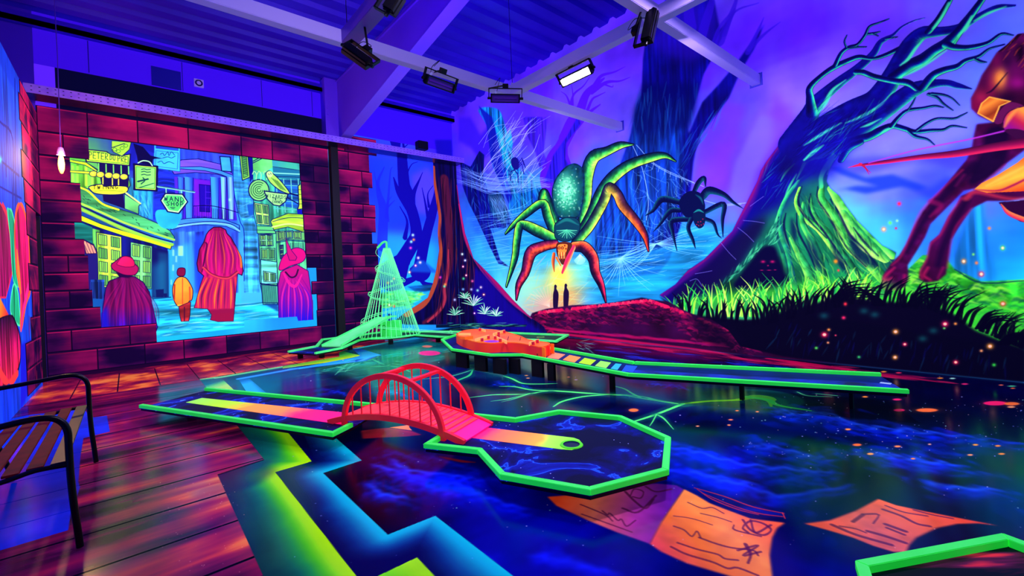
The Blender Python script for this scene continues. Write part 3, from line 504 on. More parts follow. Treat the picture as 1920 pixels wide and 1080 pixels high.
    Bs = [((20, 960, 130, 780, 180, 690, 330, 560, 450, 470, 560, 370, 610, 290, 650, 262, 700, 235, 760, 180, 840, 140, 915, 120), [48, 34, 26, 20, 16, 13, 10, 8, 5, 3, 2, 1]),
          ((150, 760, 140, 660, 140, 590, 220, 510, 310, 450, 420, 400, 480, 385, 560, 395, 640, 375, 750, 325), [22, 14, 10, 8, 9, 8, 7, 5, 6, 7]),
          ((310, 440, 350, 360, 400, 320, 460, 300, 510, 240, 540, 180, 600, 155, 670, 128), [7, 6, 5, 4, 4, 3, 2, .8]), ((385, 320, 372, 280, 388, 238), [3, 2, .7]), ((400, 325, 460, 318, 520, 316), [3, 2, .6]), ((530, 230, 570, 225, 610, 214), [3, 3, .7]), ((560, 225, 600, 243), [3, .6]), ((650, 262, 690, 255, 728, 250), [3, 2, .6]),
          ((120, 980, 280, 850, 420, 760, 560, 690, 640, 600, 700, 500, 760, 380, 830, 280, 900, 225, 1000, 215, 1100, 200, 1180, 170, 1280, 110, 1400, 50, 1520, 38), [60, 52, 46, 42, 38, 34, 28, 28, 24, 17, 15, 13, 11, 9, 4]),
          ((940, 210, 1000, 140, 1050, 60, 1090, -10), [11, 10, 9, 7]), ((1090, 290, 1150, 200, 1220, 110, 1300, 0), [15, 15, 12, 9]),
          ((700, 520, 820, 440, 900, 400, 980, 340, 1060, 290, 1130, 220), [18, 20, 20, 18, 17, 14]), ((1060, 300, 1120, 320, 1220, 320, 1340, 290, 1430, 230, 1510, 238), [14, 10, 8, 6, 4, 1]),
          ((200, 960, 420, 880, 560, 800, 700, 700, 830, 610, 950, 570, 1060, 560, 1140, 580, 1230, 600), [60, 42, 36, 32, 28, 17, 12, 10, 2]), ((900, 590, 970, 510, 1040, 475, 1130, 450, 1190, 410, 1280, 380, 1350, 330, 1450, 300), [14, 13, 11, 9, 7, 5, 3, 1]), ((1250, 395, 1290, 415, 1330, 420), [4, 4, .6]),
          ((450, 485, 500, 490, 580, 520, 700, 545, 800, 560, 860, 600), [9, 9, 9, 10, 11, 10]), ((940, 635, 1000, 660, 1040, 700, 1105, 745), [5, 4, 3, .6]), ((960, 632, 1040, 640, 1100, 665, 1150, 712), [4, 3, 2, .6]),
          ((340, 1010, 440, 950, 540, 920, 640, 870, 700, 850, 780, 870, 850, 890, 960, 880, 1040, 875, 1100, 850, 1195, 862), [18, 15, 15, 13, 9, 8, 7, 5, 4, 3, .8]), ((690, 850, 740, 790, 800, 745, 900, 730, 980, 715, 1040, 725), [8, 6, 5, 4, 3, .8]), ((800, 745, 830, 700, 850, 660), [2, 2, 1]),
          ((860, 880, 930, 830, 1000, 800, 1110, 800, 1160, 780, 1200, 760), [4, 4, 3, 3, 2, .6]), ((800, 880, 850, 920, 930, 940, 980, 978), [6, 5, 3, .6]), ((350, 1080, 400, 1000, 480, 960), [10, 14, 10])]
    for pts, w in Bs:
        if w[0] < 30: K.line(B(*pts), [a+1.6 for a in w], '04033c')
    for pts, w in Bs: K.line(B(*pts), w, side[1], side=['060458', '04033c', '05034c', '080c70', '0ca098', '50ff80'] if w[0] < 30 else ['060458', '0a0878', '080470', '08046c', '0a1888', '20c880'], tex=.15)
    K.poly(B(0, 900, 110, 780, 260, 830, 420, 820, 520, 860, 460, 960, 360, 1060, 300, 1200, -80, 1200, -60, 980), '0a0670', feather=11, alpha=.85, tex=dict(cloud=.4))
    for pts, w in (((180, 780, 240, 700, 290, 610, 380, 540), [1, 9, 7, 2]), ((380, 830, 480, 790, 600, 720, 700, 620), [2, 7, 6, 1]), ((100, 980, 180, 930, 260, 880, 350, 830), [2, 7, 6, 2]), ((750, 440, 800, 400, 850, 330, 900, 270), [3, 7, 6, 2]), ((620, 900, 650, 880, 690, 866), [3, 7, 2]), ((480, 860, 540, 840, 620, 800), [1, 6, 1]), ((100, 1080, 160, 1030, 230, 980), [4, 9, 2]), ((1140, 240, 1190, 190, 1230, 110), [3, 9, 4]), ((970, 190, 1030, 110, 1075, 20), [4, 6, 4]), ((1250, 140, 1340, 90, 1460, 45), [3, 6, 2]), ((760, 520, 860, 470, 960, 410, 1060, 340), [2, 6, 5, 2])):
        K.line(B(*pts), [a*.8 for a in w], '40e8a0', soft=3, alpha=.85)
    K.streaks(B(0, 1080, 60, 900, 180, 700, 300, 850, 500, 760, 620, 700, 560, 820, 380, 920, 340, 1080), 200, 36, -.75, 1.6, ['1414b8', '03033c', '20b8a0', '0a0a90', '04044c'], .55, spread=.2)
    # archer's horse body and arm at the right edge
    P = Z(1600, 40, 2.078); M1, M2, M3, M4 = '14022c', '3c0438', '8a0a4c', 'e01858'
    K.poly(P(480, 400, 470, 440, 460, 500, 440, 540, 390, 600, 350, 650, 310, 690, 270, 740, 235, 800, 205, 870, 180, 910, 150, 940, 115, 990, 108, 1020, 115, 1048, 150, 1050, 200, 1035, 215, 1000, 212, 950, 250, 890, 280, 840, 300, 790, 350, 740, 390, 700, 430, 660, 480, 650, 560, 580, 670, 500, 680, 380), M2, feather=.6, sm=False, tex=dict(cloud=.5, fine=.2))
    K.poly(P(420, 680, 400, 720, 370, 760, 335, 830, 300, 860, 288, 920, 262, 965, 255, 1000, 280, 1018, 330, 1012, 362, 985, 365, 950, 375, 900, 380, 850, 420, 790, 460, 730, 520, 700, 600, 700, 700, 680, 700, 640, 480, 655), M2, feather=.6, tex=dict(cloud=.5))
    for pts, w, c in (((470, 560, 380, 650, 280, 770, 210, 900), [16, 14, 12, 9], M1), ((560, 440, 540, 540, 470, 620), [44, 44, 16], '0c0228'), ((440, 700, 390, 790, 350, 880, 330, 950), [12, 14, 14, 12], M1)): K.line(P(*pts), w, c, soft=7, alpha=.8)
    for pts, w, c in (((425, 580, 350, 650, 265, 740, 225, 830, 185, 915, 150, 950), [2, 3, 4, 3, 3, 2], M4), ((160, 960, 120, 1000, 125, 1040, 170, 1045), [3, 7, 6, 3], 'ff1c60'), ((200, 990, 195, 1020), [6, 3], 'd01058'), ((130, 1010, 150, 1000), [8, 4], 'e01458'),
                      ((420, 690, 380, 750, 340, 830, 300, 870, 285, 930, 262, 975, 268, 1005), [3, 4, 3, 3, 3, 4, 3], M4), ((290, 960, 275, 990, 300, 1008), [5, 6, 3], 'ff1c60'), ((350, 960, 330, 1000), [5, 3], 'b01058'), ((460, 730, 400, 800, 378, 880, 366, 960), [2, 3, 2, 2], 'c01050'), ((300, 700, 340, 720, 300, 760), [8, 10, 4], '9a0c50'), ((430, 600, 400, 640), [6, 4], '7a0a4c'),
                      ((440, 690, 480, 665, 600, 690, 700, 690), [10, 8, 6, 6], 'ff3848'), ((590, 560, 500, 640), [4, 4], 'b8104c')): K.line(P(*pts), w, c, soft=5, alpha=.5)
    cl = P(700, 500, 640, 550, 560, 600, 500, 630, 470, 655, 520, 668, 600, 665, 700, 660); K.poly(cl, ['ff6020', 'ffa030', 'e83818'], lin=P(560, 570, 620, 680), sm=False, tex=dict(cloud=.3)); K.line(P(470, 655, 560, 660, 620, 640, 700, 600), [1, 3, 4, 3], 'a01848', soft=3)
    K.line(P(520, 640, 600, 600, 680, 560), [2, 6, 3], 'ffc848', soft=4, alpha=.7); K.poly(P(565, 705, 600, 750, 650, 780, 700, 790, 700, 690, 640, 700), '2a0430'); K.line(P(575, 712, 610, 750, 700, 785), [2, 8, 9], 'f03040', side=['ff9040', 'd01850'])
    arm = P(640, 50, 600, 90, 560, 120, 535, 160, 500, 210, 480, 260, 458, 300, 460, 340, 490, 370, 560, 400, 600, 430, 700, 430, 700, 40); K.poly(arm, '48063c', feather=.6, tex=dict(cloud=.6)); K.clip = K.full(arm)
    for x, y, rx, ry, c, a in ((500, 300, 22, 22, 'c01c48', .7), (540, 250, 12, 26, 'a01048', .6), (570, 225, 16, 24, 'ff8830', .95), (580, 215, 10, 16, 'ffa040', .8), (640, 240, 22, 16, '9a0c78', .8), (600, 300, 20, 12, '1c0228', .8), (650, 120, 16, 26, '100218', .9), (560, 150, 14, 18, '6a0848', .8), (600, 150, 14, 30, '200430', .6), (480, 330, 14, 14, '80083c', .7)):
        v = P(x, y)[0]; K.dot(v[0], v[1], rx, ry, c, alpha=a)
    K.line(P(660, 20, 625, 60, 600, 95, 570, 115), [22, 12, 6, 3], '180220', soft=2); K.streaks(P(700, 0, 620, 50, 600, 110, 700, 160), 40, 20, 2.2, 2, ['3a0430', '080010', 'ff6030'], .6)
    K.line(P(520, 280, 545, 265, 600, 200), [1, 3, 1], '1a0228', soft=2); K.clip = None
    K.poly(P(530, 295, 612, 312, 570, 330, 545, 390, 485, 358, 500, 320), ['a03018', 'ff9030', '903018', 'e06828'], lin=P(500, 300, 580, 380), line='ffb040', lw=2.4)
    K.poly(P(610, 315, 665, 330, 640, 350, 600, 380, 570, 400, 550, 392, 570, 350), '60104a', sm=True); K.poly(P(670, 330, 610, 350, 585, 385, 590, 425, 640, 450, 700, 430, 700, 330), ['ff9838', 'c02048', '900c80'], lin=P(660, 350, 590, 400), sm=True, line='20042c')
    K.line(P(640, 340, 610, 372, 590, 410), [2, 8, 3], 'ffa040', soft=4, alpha=.8); K.poly(P(590, 425, 640, 420, 690, 440, 690, 480, 640, 460), '380838', sm=True)
    K.line(P(700, 468, 560, 488, 400, 515, 250, 530, 120, 548, 30, 560, 0, 566), [20, 16, 13, 9, 7, 4, 2], '5a0838', side=['ff2858', '8a0c48', '3a0630']); K.line(P(585, 428, 440, 462, 250, 500, 60, 552), [3, 2.4, 2, 1.5], 'c030d0', soft=2)
    K.line(P(25, 555, 45, 570, 62, 597), [4, 3, 1], 'b0183c'); K.line(P(40, 560, 52, 575, 68, 590), [3, 2, 1], 'b0183c'); K.line(P(-20, 570, 30, 556), [1, 4], 'd02048')
    # grass in front, then the black bank
    lb = lambda x: 575+8*math.sin(x/40)
    K.poly([(1262, 572), (1300, 560), (1400, 545), (1500, 530), (1640, 520), (1700, 545), (1800, 560), (1925, 600), (1925, 700), (1262, 600)], '38d830', feather=7, alpha=.65)
    grass(K, 1262, 1300, lambda x: 590, 40, 30, ['40e040', '109848', '80f840'], 20, 2.2)
    for x0, x1, b, n in ((1280, 1420, 590, 90), (1400, 1560, 580, 130), (1540, 1640, 565, 100)): grass(K, x0, x1, lambda x: b, 58, n, ['60f040', 'a8ff40', '30d040', '18a048', 'c8ff60'], int(x0), 2.6)
    bank = [(1235, 555), (1262, 580), (1300, 590), (1380, 600), (1420, 600), (1480, 582), (1560, 560), (1600, 558), (1660, 566), (1740, 568), (1790, 590), (1830, 620), (1880, 640), (1925, 655), (1925, 740), (1250, 700), (1400, 660), (1330, 610)]
    K.poly(bank, '04021c', feather=1.5, sm=False)
    K.poly([(1250, 575), (1330, 592), (1400, 602), (1480, 583), (1925, 655), (1925, 740), (1300, 680), (1400, 640), (1360, 600)], '03021a', feather=4)
    K.streaks([(1450, 600), (1900, 660), (1900, 690), (1450, 640)], 70, 26, 1.9, 3, ['06084a', '082a4c', '04043c'], .6)
    for x, y in ((1545, 592), (1620, 583), (1640, 590), (1730, 635), (1750, 620)): K.dot(x, y, 10, 7, '0a4a50', alpha=.7)
    for x0, x1, b0, b1, h, n, ln in ((1270, 1440, 588, 602, 40, 60, .1), (1430, 1600, 602, 562, 52, 90, .1), (1590, 1760, 562, 574, 46, 70, .5), (1740, 1925, 572, 650, 46, 100, .7)):
        grass(K, x0, x1, lambda x: b0+(b1-b0)*(x-x0)/(x1-x0)+3, h, n, ['03021a', '020118'], int(x0)+5, 4.2, ln)
    for x, y, w, h in ((1560, 560, 60, 36), (1640, 566, -50, 30), (1700, 568, 60, 38), (1830, 610, 50, 30), (1870, 640, 60, 18)):
        for k in range(5): K.line([(x+k*5, y+6), (x+k*5+w*.4, y-h*(.7-.1*k)), (x+k*5+w*(1+.1*k), y-h*(1-.2*k))], [5, 4, .5], '020118')
    Q = Z(1440, 560, 4.)
    for x, y, r, c in ((567, 143, 6, 'ff2860'), (456, 233, 5, 'ff9840'), (423, 270, 10, 'ff1c50'), (507, 275, 3, 'ff4060'), (450, 330, 4, 'ffa060'), (362, 370, 5, '50e050'), (682, 438, 5, '30c060'), (957, 248, 9, 'ffa030'), (1026, 342, 7, 'ff2060'), (953, 440, 8, 'ffa030'), (1328, 190, 10, 'ff1c60'), (1406, 188, 5, 'ff9840'), (1322, 222, 4, '60e060'), (1408, 477, 8, 'ff2050'), (1695, 497, 6, '30d040'), (1665, 357, 10, 'ffa030'), (1600, 391, 5, 'ffa060'), (1762, 38, 10, 'ff3030'),
                       (980, -310, 0, '')):
        if r: v = Q(x, y)[0]; K.dot(v[0], v[1], r*.75, r*.62, c, core='ffc0a0' if r > 6 else None)
    for x, y, r, c in ((1686, 382, 5, 'ff2040'), (1657, 430, 6, 'ff9030'), (1669, 418, 5, '60f060'), (1682, 414, 3, 'a0f880'), (1680, 428, 3, 'e02040'), (1855, 428, 4, 'ff9030'), (1880, 465, 6, '60f040'), (1825, 477, 3, '80f860'), (1807, 490, 6, 'ff9030'), (1831, 493, 4, 'ff8040'), (1840, 514, 7, 'ff2030'), (1567, 490, 5, 'ff9020'), (1541, 521, 5, 'a0ff30'), (1572, 507, 3, 'ff4040'), (1585, 570, 4, 'ff3040')): K.dot(x, y, r, r, c, core='ffe0b0' if r > 5 else None)
# ---------------------------------------------------------------- the stone borders (shared by paint and masonry)
COURSE = [.06, .45, .81, 1.18, 1.49, 1.80, 2.10, 2.39, 2.67, 3.04, 3.37, 3.80, 4.20, 4.64]
MURAL = [(209, 264), (246.5, 267), (277.5, 271), (291.5, 269.4), (338, 275.6), (394, 283.5), (407, 284), (411, 292.5), (431, 291), (433.6, 284), (509.5, 291), (511, 312), (561.5, 318), (563, 343), (575, 500), (593, 500), (594, 528), (583, 530),
    (586, 562), (594, 562), (594, 599), (559, 601.7), (556.7, 593.5), (457.8, 600.5), (457.8, 614.6), (294, 633), (293, 623), (191, 631), (188, 586.5), (192, 585), (191.5, 560.7), (167, 559), (165, 480.7), (159, 477.7), (157, 454), (141, 449.6),
    (137.5, 403.7), (153, 403.7), (151, 352), (132.7, 349.5), (130.4, 299.8), (146, 299), (146, 277), (158, 278), (209, 280)]
EDGE = [(716, 235), (716, 270), (702, 288), (702, 300), (692, 300), (692, 323), (698, 324), (698, 350), (692, 351), (692, 380), (688, 381), (689, 395), (704, 396), (704, 430), (697, 431), (698, 453), (708, 454), (709, 490), (712, 517), (713, 560), (722, 620), (725, 642)]
def xz(p): q = on_y(p[0], p[1], YB); return (q[0], q[2])
def brick_list():
    """every painted stone of the back wall: (x0, z0, x1, z1)"""
    M = np.array([xz(p) for p in MURAL]); E_ = np.array([xz(p) for p in EDGE])[::-1]; g = random.Random(4); out = []
    for k, (z0, z1) in enumerate(zip(COURSE[:-1], COURSE[1:])):
        zm = (z0+z1)/2; a, b = M, np.roll(M, -1, 0); c = (a[:, 1] > zm) != (b[:, 1] > zm)
        xs = sorted(a[c, 0]+(zm-a[c, 1])*(b[c, 0]-a[c, 0])/(b[c, 1]-a[c, 1])); xe = float(np.interp(zm, E_[:, 1], E_[:, 0]))
        iv = [(XL, xs[0]), (xs[-1], 3.72)] if len(xs) >= 2 else [(XL, 3.72)]
        for (s, e), small in [(v, 0) for v in iv]+[((3.9, min(xe, 5.)), 1)]:
            if e-s < .12: continue
            x = s; L0 = .3 if (k+small) % 2 else .62
            L = L0
            while x < e-.01:
                if e-x-L < .25: L = e-x
                out.append((x, z0, x+L, z1)); x += L; L = (g.uniform(.36, .55) if small else g.uniform(.55, .95))
    out.append((4.12, 4.64, 4.95, 5.06)); out.append((3.9, 4.64, 4.12, 5.06))
    for k in range(9): out.append((3.725, .2+k*.48, 3.895, .2+(k+1)*.48)) if False else None
    return [b for b in out if b]
def left_bricks():
    """stones down the far edge of the left wall: (y0, z0, y1, z1)"""
    zs = [.06, .42, .78, 1.12, 1.5, 1.9, 2.3, 2.76, 3.1, 3.5, 3.9, 4.3, 4.52]; out = []
    for k, (a, b) in enumerate(zip(zs[:-1], zs[1:])):
        s = 8.85 if k in (0, 1) else (9.55 if k % 2 else 9.35) if b <= 2.8 else 9.15+.12*(k % 2); e = 10.24 if b <= 2.8 else YB
        if k < 2: out += [(s, a, 9.5, b), (9.5, a, e, b)]
        elif b <= 2.8: out += [(s, a, e, b)]
        else: out += [(s, a, 9.8+.25*(k % 2), b), (9.8+.25*(k % 2), a, e, b)]
    return out
def paint_bricks(K, rects, hot=None):
    g = random.Random(9)
    for (u0, v0, u1, v1) in rects:
        x0, y0, x1, y1 = [int(round(t)) for t in ((u0-K.u0)*K.ppm, (v0-K.v0)*K.ppm, (u1-K.u0)*K.ppm, (v1-K.v0)*K.ppm)]
        x0 = max(x0, 0); y0 = max(y0, 0); x1 = min(x1, K.W); y1 = min(y1, K.H)
        if x1-x0 < 3 or y1-y0 < 3: continue
        n = K.n['cloud'][y0:y1, x0:x1]; h = K.n['hor'][y0:y1, x0:x1]; yy = np.linspace(0, 1, y1-y0)[:, None]; xx = np.linspace(0, 1, x1-x0)[None, :]
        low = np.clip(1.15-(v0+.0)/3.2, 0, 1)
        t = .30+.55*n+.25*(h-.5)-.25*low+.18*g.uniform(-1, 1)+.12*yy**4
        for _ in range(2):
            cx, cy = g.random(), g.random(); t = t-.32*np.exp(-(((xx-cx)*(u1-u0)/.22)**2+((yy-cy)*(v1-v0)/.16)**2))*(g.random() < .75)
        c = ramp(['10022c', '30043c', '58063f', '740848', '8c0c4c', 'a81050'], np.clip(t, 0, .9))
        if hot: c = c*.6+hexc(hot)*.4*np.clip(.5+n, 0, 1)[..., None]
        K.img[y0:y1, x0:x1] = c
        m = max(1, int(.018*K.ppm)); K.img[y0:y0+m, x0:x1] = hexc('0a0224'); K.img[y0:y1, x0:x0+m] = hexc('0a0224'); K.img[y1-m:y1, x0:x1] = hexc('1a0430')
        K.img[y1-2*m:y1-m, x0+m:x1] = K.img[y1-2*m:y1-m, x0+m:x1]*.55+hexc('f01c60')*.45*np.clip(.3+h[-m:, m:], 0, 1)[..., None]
# ---------------------------------------------------------------- the back wall: a lamplit street seen through the stones
def paint_back(K):
    K.field([(150, 320, '50c040'), (180, 400, '1440a0'), (160, 440, '106070'), (220, 470, '0c2070'), (230, 560, '0c40a0'), (270, 300, '1414b0'), (310, 320, '1c50d8'), (340, 380, '2434d8'), (400, 300, '3a40e8'), (400, 360, '4a1ce0'), (440, 350, '3060e8'),
        (460, 400, '30a8e8'), (500, 330, '30a0b0'), (540, 330, '40c890'), (420, 460, '3070f0'), (340, 480, '20b0e8'), (460, 470, '30a0f8'), (470, 540, '40d8f8'), (330, 560, '20c0d8'), (470, 580, '28c8e0'), (400, 610, '10a0d0'), (320, 620, '18c0e0'), (540, 580, '1880c8'), (590, 520, '1890d8'), (590, 580, '10a0d8'),
        (280, 580, '18a8c8'), (700, 330, '1c2ae0'), (760, 330, '3a3df0'), (760, 420, '2638e6'), (720, 500, '1450d8'), (790, 480, '1e86e8'), (760, 560, '12a6d8'), (850, 280, '3a1cd8'), (840, 400, '2848e0')], p=3.2, wob=.08)
    paint_forest(K, False)
    K.clip = K.full(MURAL)
    A = Z(120, 250, 4.32); B = Z(340, 260, 4.5); C_ = Z(170, 440, 4.267); g = random.Random(5); NV = '080850'; YG = 'a8f828'; LG = '60e060'
    # far blue crescent of houses
    K.poly(B(-40, 60, 440, 150, 470, 700, 480, 1080, -80, 1080, -80, 400), '2850e0', alpha=.6, feather=3, tex=dict(vert=.3))
    K.poly(A(740, 280, 930, 330, 900, 700, 720, 700, 730, 420), '1428c8', feather=2, tex=dict(hor=.3))
    for i in range(9): K.line(A(745, 330+i*34, 820, 310+i*36, 900, 330+i*36), 1.4, '2038d8', alpha=.7)
    K.poly(B(0, 180, 140, 170, 330, 215, 440, 300, 440, 340, 300, 300, 120, 285, -60, 300, -100, 240), '6a50f0', tex=dict(hor=.2), line=NV)
    K.poly(B(-100, 270, 0, 255, 200, 270, 330, 300, 440, 345, 440, 310, 320, 265, 160, 235, -40, 240, -120, 262), '3890f8', line=NV)
    K.poly(B(-60, 320, 430, 360, 470, 690, -40, 690), '3c20d8', tex=dict(vert=.3)); K.poly(B(110, 340, 270, 360, 280, 660, 110, 650), '6018d8', tex=dict(cloud=.3))
    for x0, x1, c in ((-30, 20, '3078f0'), (25, 100, '3890f8'), (245, 320, '38a0f8'), (330, 380, '58c8f8'), (385, 450, '2050d8')):
        K.poly(B(x0, 320, x1, 330, x1-8, 680, x0+14, 680), [c, '88d8ff' if x0 > 300 else c, '2038d0'], lin=B(x0, 500, x1, 505)); K.line(B(x0, 330, x0+14, 680), 1, NV); K.line(B(x1, 330, x1-8, 680), 1, NV)
    K.poly(B(150, 385, 245, 395, 242, 620, 158, 615), '1c08a0', line='080460'); K.line(B(205, 395, 205, 620), 1, '4a20d0'); K.line(B(205, 450, 245, 452), 1, '4a20d0'); K.line(B(205, 500, 245, 502), 1, '4a20d0'); K.line(B(205, 560, 245, 562), 1, '4a20d0')
    for i in range(20): K.line(B(108+i*15, 572+i*1.6, 108+i*15, 670+i*.6), .9, '060440', sm=False)
    K.line(B(105, 568, 250, 566, 400, 600, 480, 625), 1.4, '060440')
    K.dot(*B(410, 515)[0], 3, 3, 'a0ffb0')
    K.poly(B(-60, 690, 60, 672, 200, 668, 360, 680, 490, 730, 490, 790, 380, 740, 200, 725, 40, 735, -90, 770), '3a90f8', tex=dict(hor=.3), line=NV); K.line(B(-60, 730, 200, 700, 400, 715, 490, 760), 1.2, NV); K.line(B(-60, 745, 200, 712, 400, 728, 490, 780), 3, '70c8ff')
    for x0, w, c in ((-60, 90, '3070e8'), (40, 70, '48a8f8'), (120, 70, '2030c0'), (420, 60, '3058e0')): K.poly(B(x0, 790, x0+w, 780, x0+w, 1300, x0, 1300), c, feather=1, tex=dict(vert=.3))
    K.poly(B(110, 870, 190, 880, 190, 1300, 110, 1300), '1418a8', feather=2); K.poly(C_(760, 0, 940, 0, 930, 480, 800, 500), '2058e8', feather=6, alpha=.6)
    K.poly(C_(620, 130, 800, 60, 850, 500, 640, 520), '30b8f0', feather=7, alpha=.7); K.poly(C_(1190, 30, 1360, 20, 1380, 540, 1200, 560), '40b0f8', feather=6, alpha=.7)
    for x, y, w, h in ((700, 90, 40, 80), (655, 120, 12, 50), (680, 170, 10, 50), (1240, 160, 34, 70), (1280, 180, 20, 40), (1320, 230, 10, 60), (1285, 330, 14, 70), (1310, 360, 12, 60), (640, 360, 10, 40), (655, 240, 10, 50)):
        K.poly(C_(x, y, x+w, y, x+w, y+h, x, y+h), 'a0f8a0', feather=1.2, alpha=.85)
    # blue houses and hanging boards
    K.poly(B(430, 100, 600, 130, 610, 330, 560, 380, 590, 560, 640, 800, 660, 1300, 530, 1300, 520, 700, 470, 600, 440, 380), '3098d0', tex=dict(hor=.5, vert=.3)); K.streaks(B(440, 380, 600, 380, 640, 760, 500, 700), 50, 24, -.25, 1.6, ['60c8e8', '1858b8', '2888d0'], .6)
    K.poly(B(555, 560, 605, 550, 610, 640, 570, 650), '1858b0'); K.line(B(440, 100, 440, 400, 490, 680, 530, 800, 530, 1200), 1.4, '0c1890')
    K.poly(B(325, 150, 412, 155, 425, 278, 340, 272), '38a8e8', line=NV, lw=1.8, tex=dict(cloud=.3))
    K.poly(A(730, 80, 745, 80, 745, 120, 925, 140, 925, 100, 940, 100, 940, 310, 725, 280), '30a8e0', line='1458b0', tex=dict(cloud=.3)); K.line(A(745, 140, 925, 158, 918, 290, 740, 265, 745, 140), 1, '1868b8', sm=False)
    for p in (A(780, 170, 800, 160, 815, 180, 840, 150, 850, 180, 870, 150, 895, 175), A(800, 200, 840, 190, 870, 200, 900, 185), A(760, 235, 790, 225, 810, 245, 850, 230, 890, 245)): K.line(p, 1.1, '083878')
    K.poly(A(545, 75, 730, 90, 730, 160, 600, 110, 560, 300, 530, 300), '1018a0', feather=1); K.poly(A(560, 80, 640, 110, 700, 180, 800, 205, 740, 205, 720, 210, 715, 260, 600, 240, 590, 180), '060440')
    K.poly(A(525, 350, 570, 370, 720, 460, 720, 700, 600, 660, 620, 580, 520, 480), '2090d0', tex=dict(vert=.4)); K.streaks(A(560, 470, 720, 480, 710, 620, 620, 620), 26, 16, 1.5, 3, ['48c8e8', '1060b8'], .7)
    # long shop on the left with its bright awning
    K.poly(A(50, 215, 180, 235, 330, 330, 520, 350, 540, 420, 500, 480, 330, 470, 150, 440, 55, 430), '50c040', tex=dict(vert=.5), line=NV)
    for x in (70, 110, 180, 230): K.line(A(x, 260+x*.1, x, 420), 5, ['a8f040', '2a9050', '90e050', '1c7058'][x % 4], alpha=.7, soft=3)
    K.poly(A(45, 212, 180, 235, 270, 300, 262, 310, 170, 258, 45, 232), YG, line=NV)
    K.poly(A(270, 240, 530, 260, 520, 450, 480, 470, 490, 610, 320, 550, 300, 400), '0c0648')
    for x in (280, 340, 400, 462, 522): K.line(A(x, 240, x+2, 330), 2.2, LG)
    for x in (315, 392, 442): K.line(A(x, 340, x, 420), 2, 'c0e040')
    K.line(A(50, 305, 200, 318), 4.5, 'b0f030'); K.line(A(50, 300, 210, 310), 1, NV); K.line(A(50, 318, 210, 330), 1, NV)
    for i, x in enumerate((238, 295, 362, 422, 485)): v = A(x, 328+i*6)[0]; K.dot(v[0], v[1], 8.3, 6, NV, hard=True); K.dot(v[0], v[1], 7, 5, 'a8c838', hard=True); K.dot(v[0]-1, v[1]-1, 4, 2.4, 'e0ff60')
    K.poly(A(170, 128, 345, 148, 385, 175, 470, 180, 538, 168, 530, 262, 180, 228), 'a0f040', line=NV, lw=2); K.line(A(185, 142, 350, 160, 520, 190, 518, 248, 195, 215, 185, 142), 1, '1c7030', sm=False)
    write(K, 'PETER', *A(204, 198)[0], 7.6, .9, 11.5, 1.05, '0a2038'); write(K, 'DU', *A(372, 214)[0], 6., .8, 8.5, 1., '0a2038'); write(K, 'PRE', *A(436, 228)[0], 6.6, .8, 11, 1.05, '0a2038')
    K.poly(A(385, 60, 545, 72, 530, 130, 470, 185, 400, 150, 385, 130), '88e040', line=NV); K.line(A(390, 115, 490, 82), 1.4, NV)
    for x, y in ((410, 130), (440, 145), (470, 120), (500, 100)): K.line(A(x-18, y, x, y-14, x+18, y, x, y+14, x-18, y), 1, '206030')
    K.poly(A(205, 430, 300, 412, 330, 430, 380, 425, 500, 430, 518, 460, 480, 490, 380, 498, 260, 488, 215, 460), 'c8e838', sm=True, line=NV, lw=1.8); write(K, 'TWINNG', *A(236, 452)[0], 8.2, -.1, 6.5, 1.2, '182018'); K.line(A(240, 470, 340, 462, 480, 470), 1, '507818')
    K.poly(A(568, 250, 755, 268, 750, 465, 570, 455), 'b0f050', line='060640', lw=3.6); K.poly(A(584, 268, 738, 282, 733, 448, 586, 440), '70e068', line='208838', tex=dict(cloud=.2)); K.line(A(600, 240, 640, 222, 690, 230, 715, 262), 2, 'a0f0c0')
    for y in (292, 312, 336): K.line(A(628, y, 650, y-4, 672, y+2, 700, y), 1.6, '104048')
    K.line(A(600, 390, 640, 380, 680, 370), 3, '0c3848'); K.line(A(640, 360, 655, 382, 625, 410), 2, '0c3848'); K.line(A(610, 440, 660, 425, 725, 405), 1.6, '0c5048')
    K.poly(A(490, 490, 620, 575, 605, 590, 605, 655, 490, 610), '58c870', line=NV, tex=dict(cloud=.4)); K.line(A(505, 484, 618, 568), 3, 'b0f080')
    K.poly(A(60, 418, 150, 440, 200, 470, 300, 560, 440, 610, 600, 660, 760, 730, 860, 790, 895, 840, 890, 870, 700, 800, 500, 720, 300, 640, 140, 590, 130, 450), '38a060', line=NV, tex=dict(hor=.4)); K.line(A(60, 424, 150, 446, 210, 480, 310, 570, 440, 618), 3.4, 'c8f830')
    for i in range(26): x = g.uniform(150, 850); y = 520+(x-150)*.44+g.uniform(-20, 20); K.line(A(x, y, x+g.uniform(6, 30), y+12), .9, '0c3038', sm=False)
    K.line(A(140, 570, 300, 640, 480, 720, 700, 800, 890, 862), 4, '90f050'); K.line(A(140, 590, 300, 665, 480, 745, 700, 830, 880, 880), 2, NV); K.line(A(140, 606, 300, 685, 480, 765, 700, 850, 880, 900), 4.5, '50b048'); K.line(A(140, 622, 300, 700, 480, 780, 700, 870, 880, 915), 2.4, NV)
    K.poly(A(72, 665, 140, 665, 300, 735, 480, 790, 700, 850, 872, 905, 865, 940, 700, 890, 480, 830, 300, 770, 72, 685), 'c0ff20', line=NV); K.poly(A(140, 630, 300, 705, 480, 790, 700, 862, 880, 918, 890, 895, 700, 840, 480, 760, 300, 680, 140, 605), '98f040', alpha=.75)
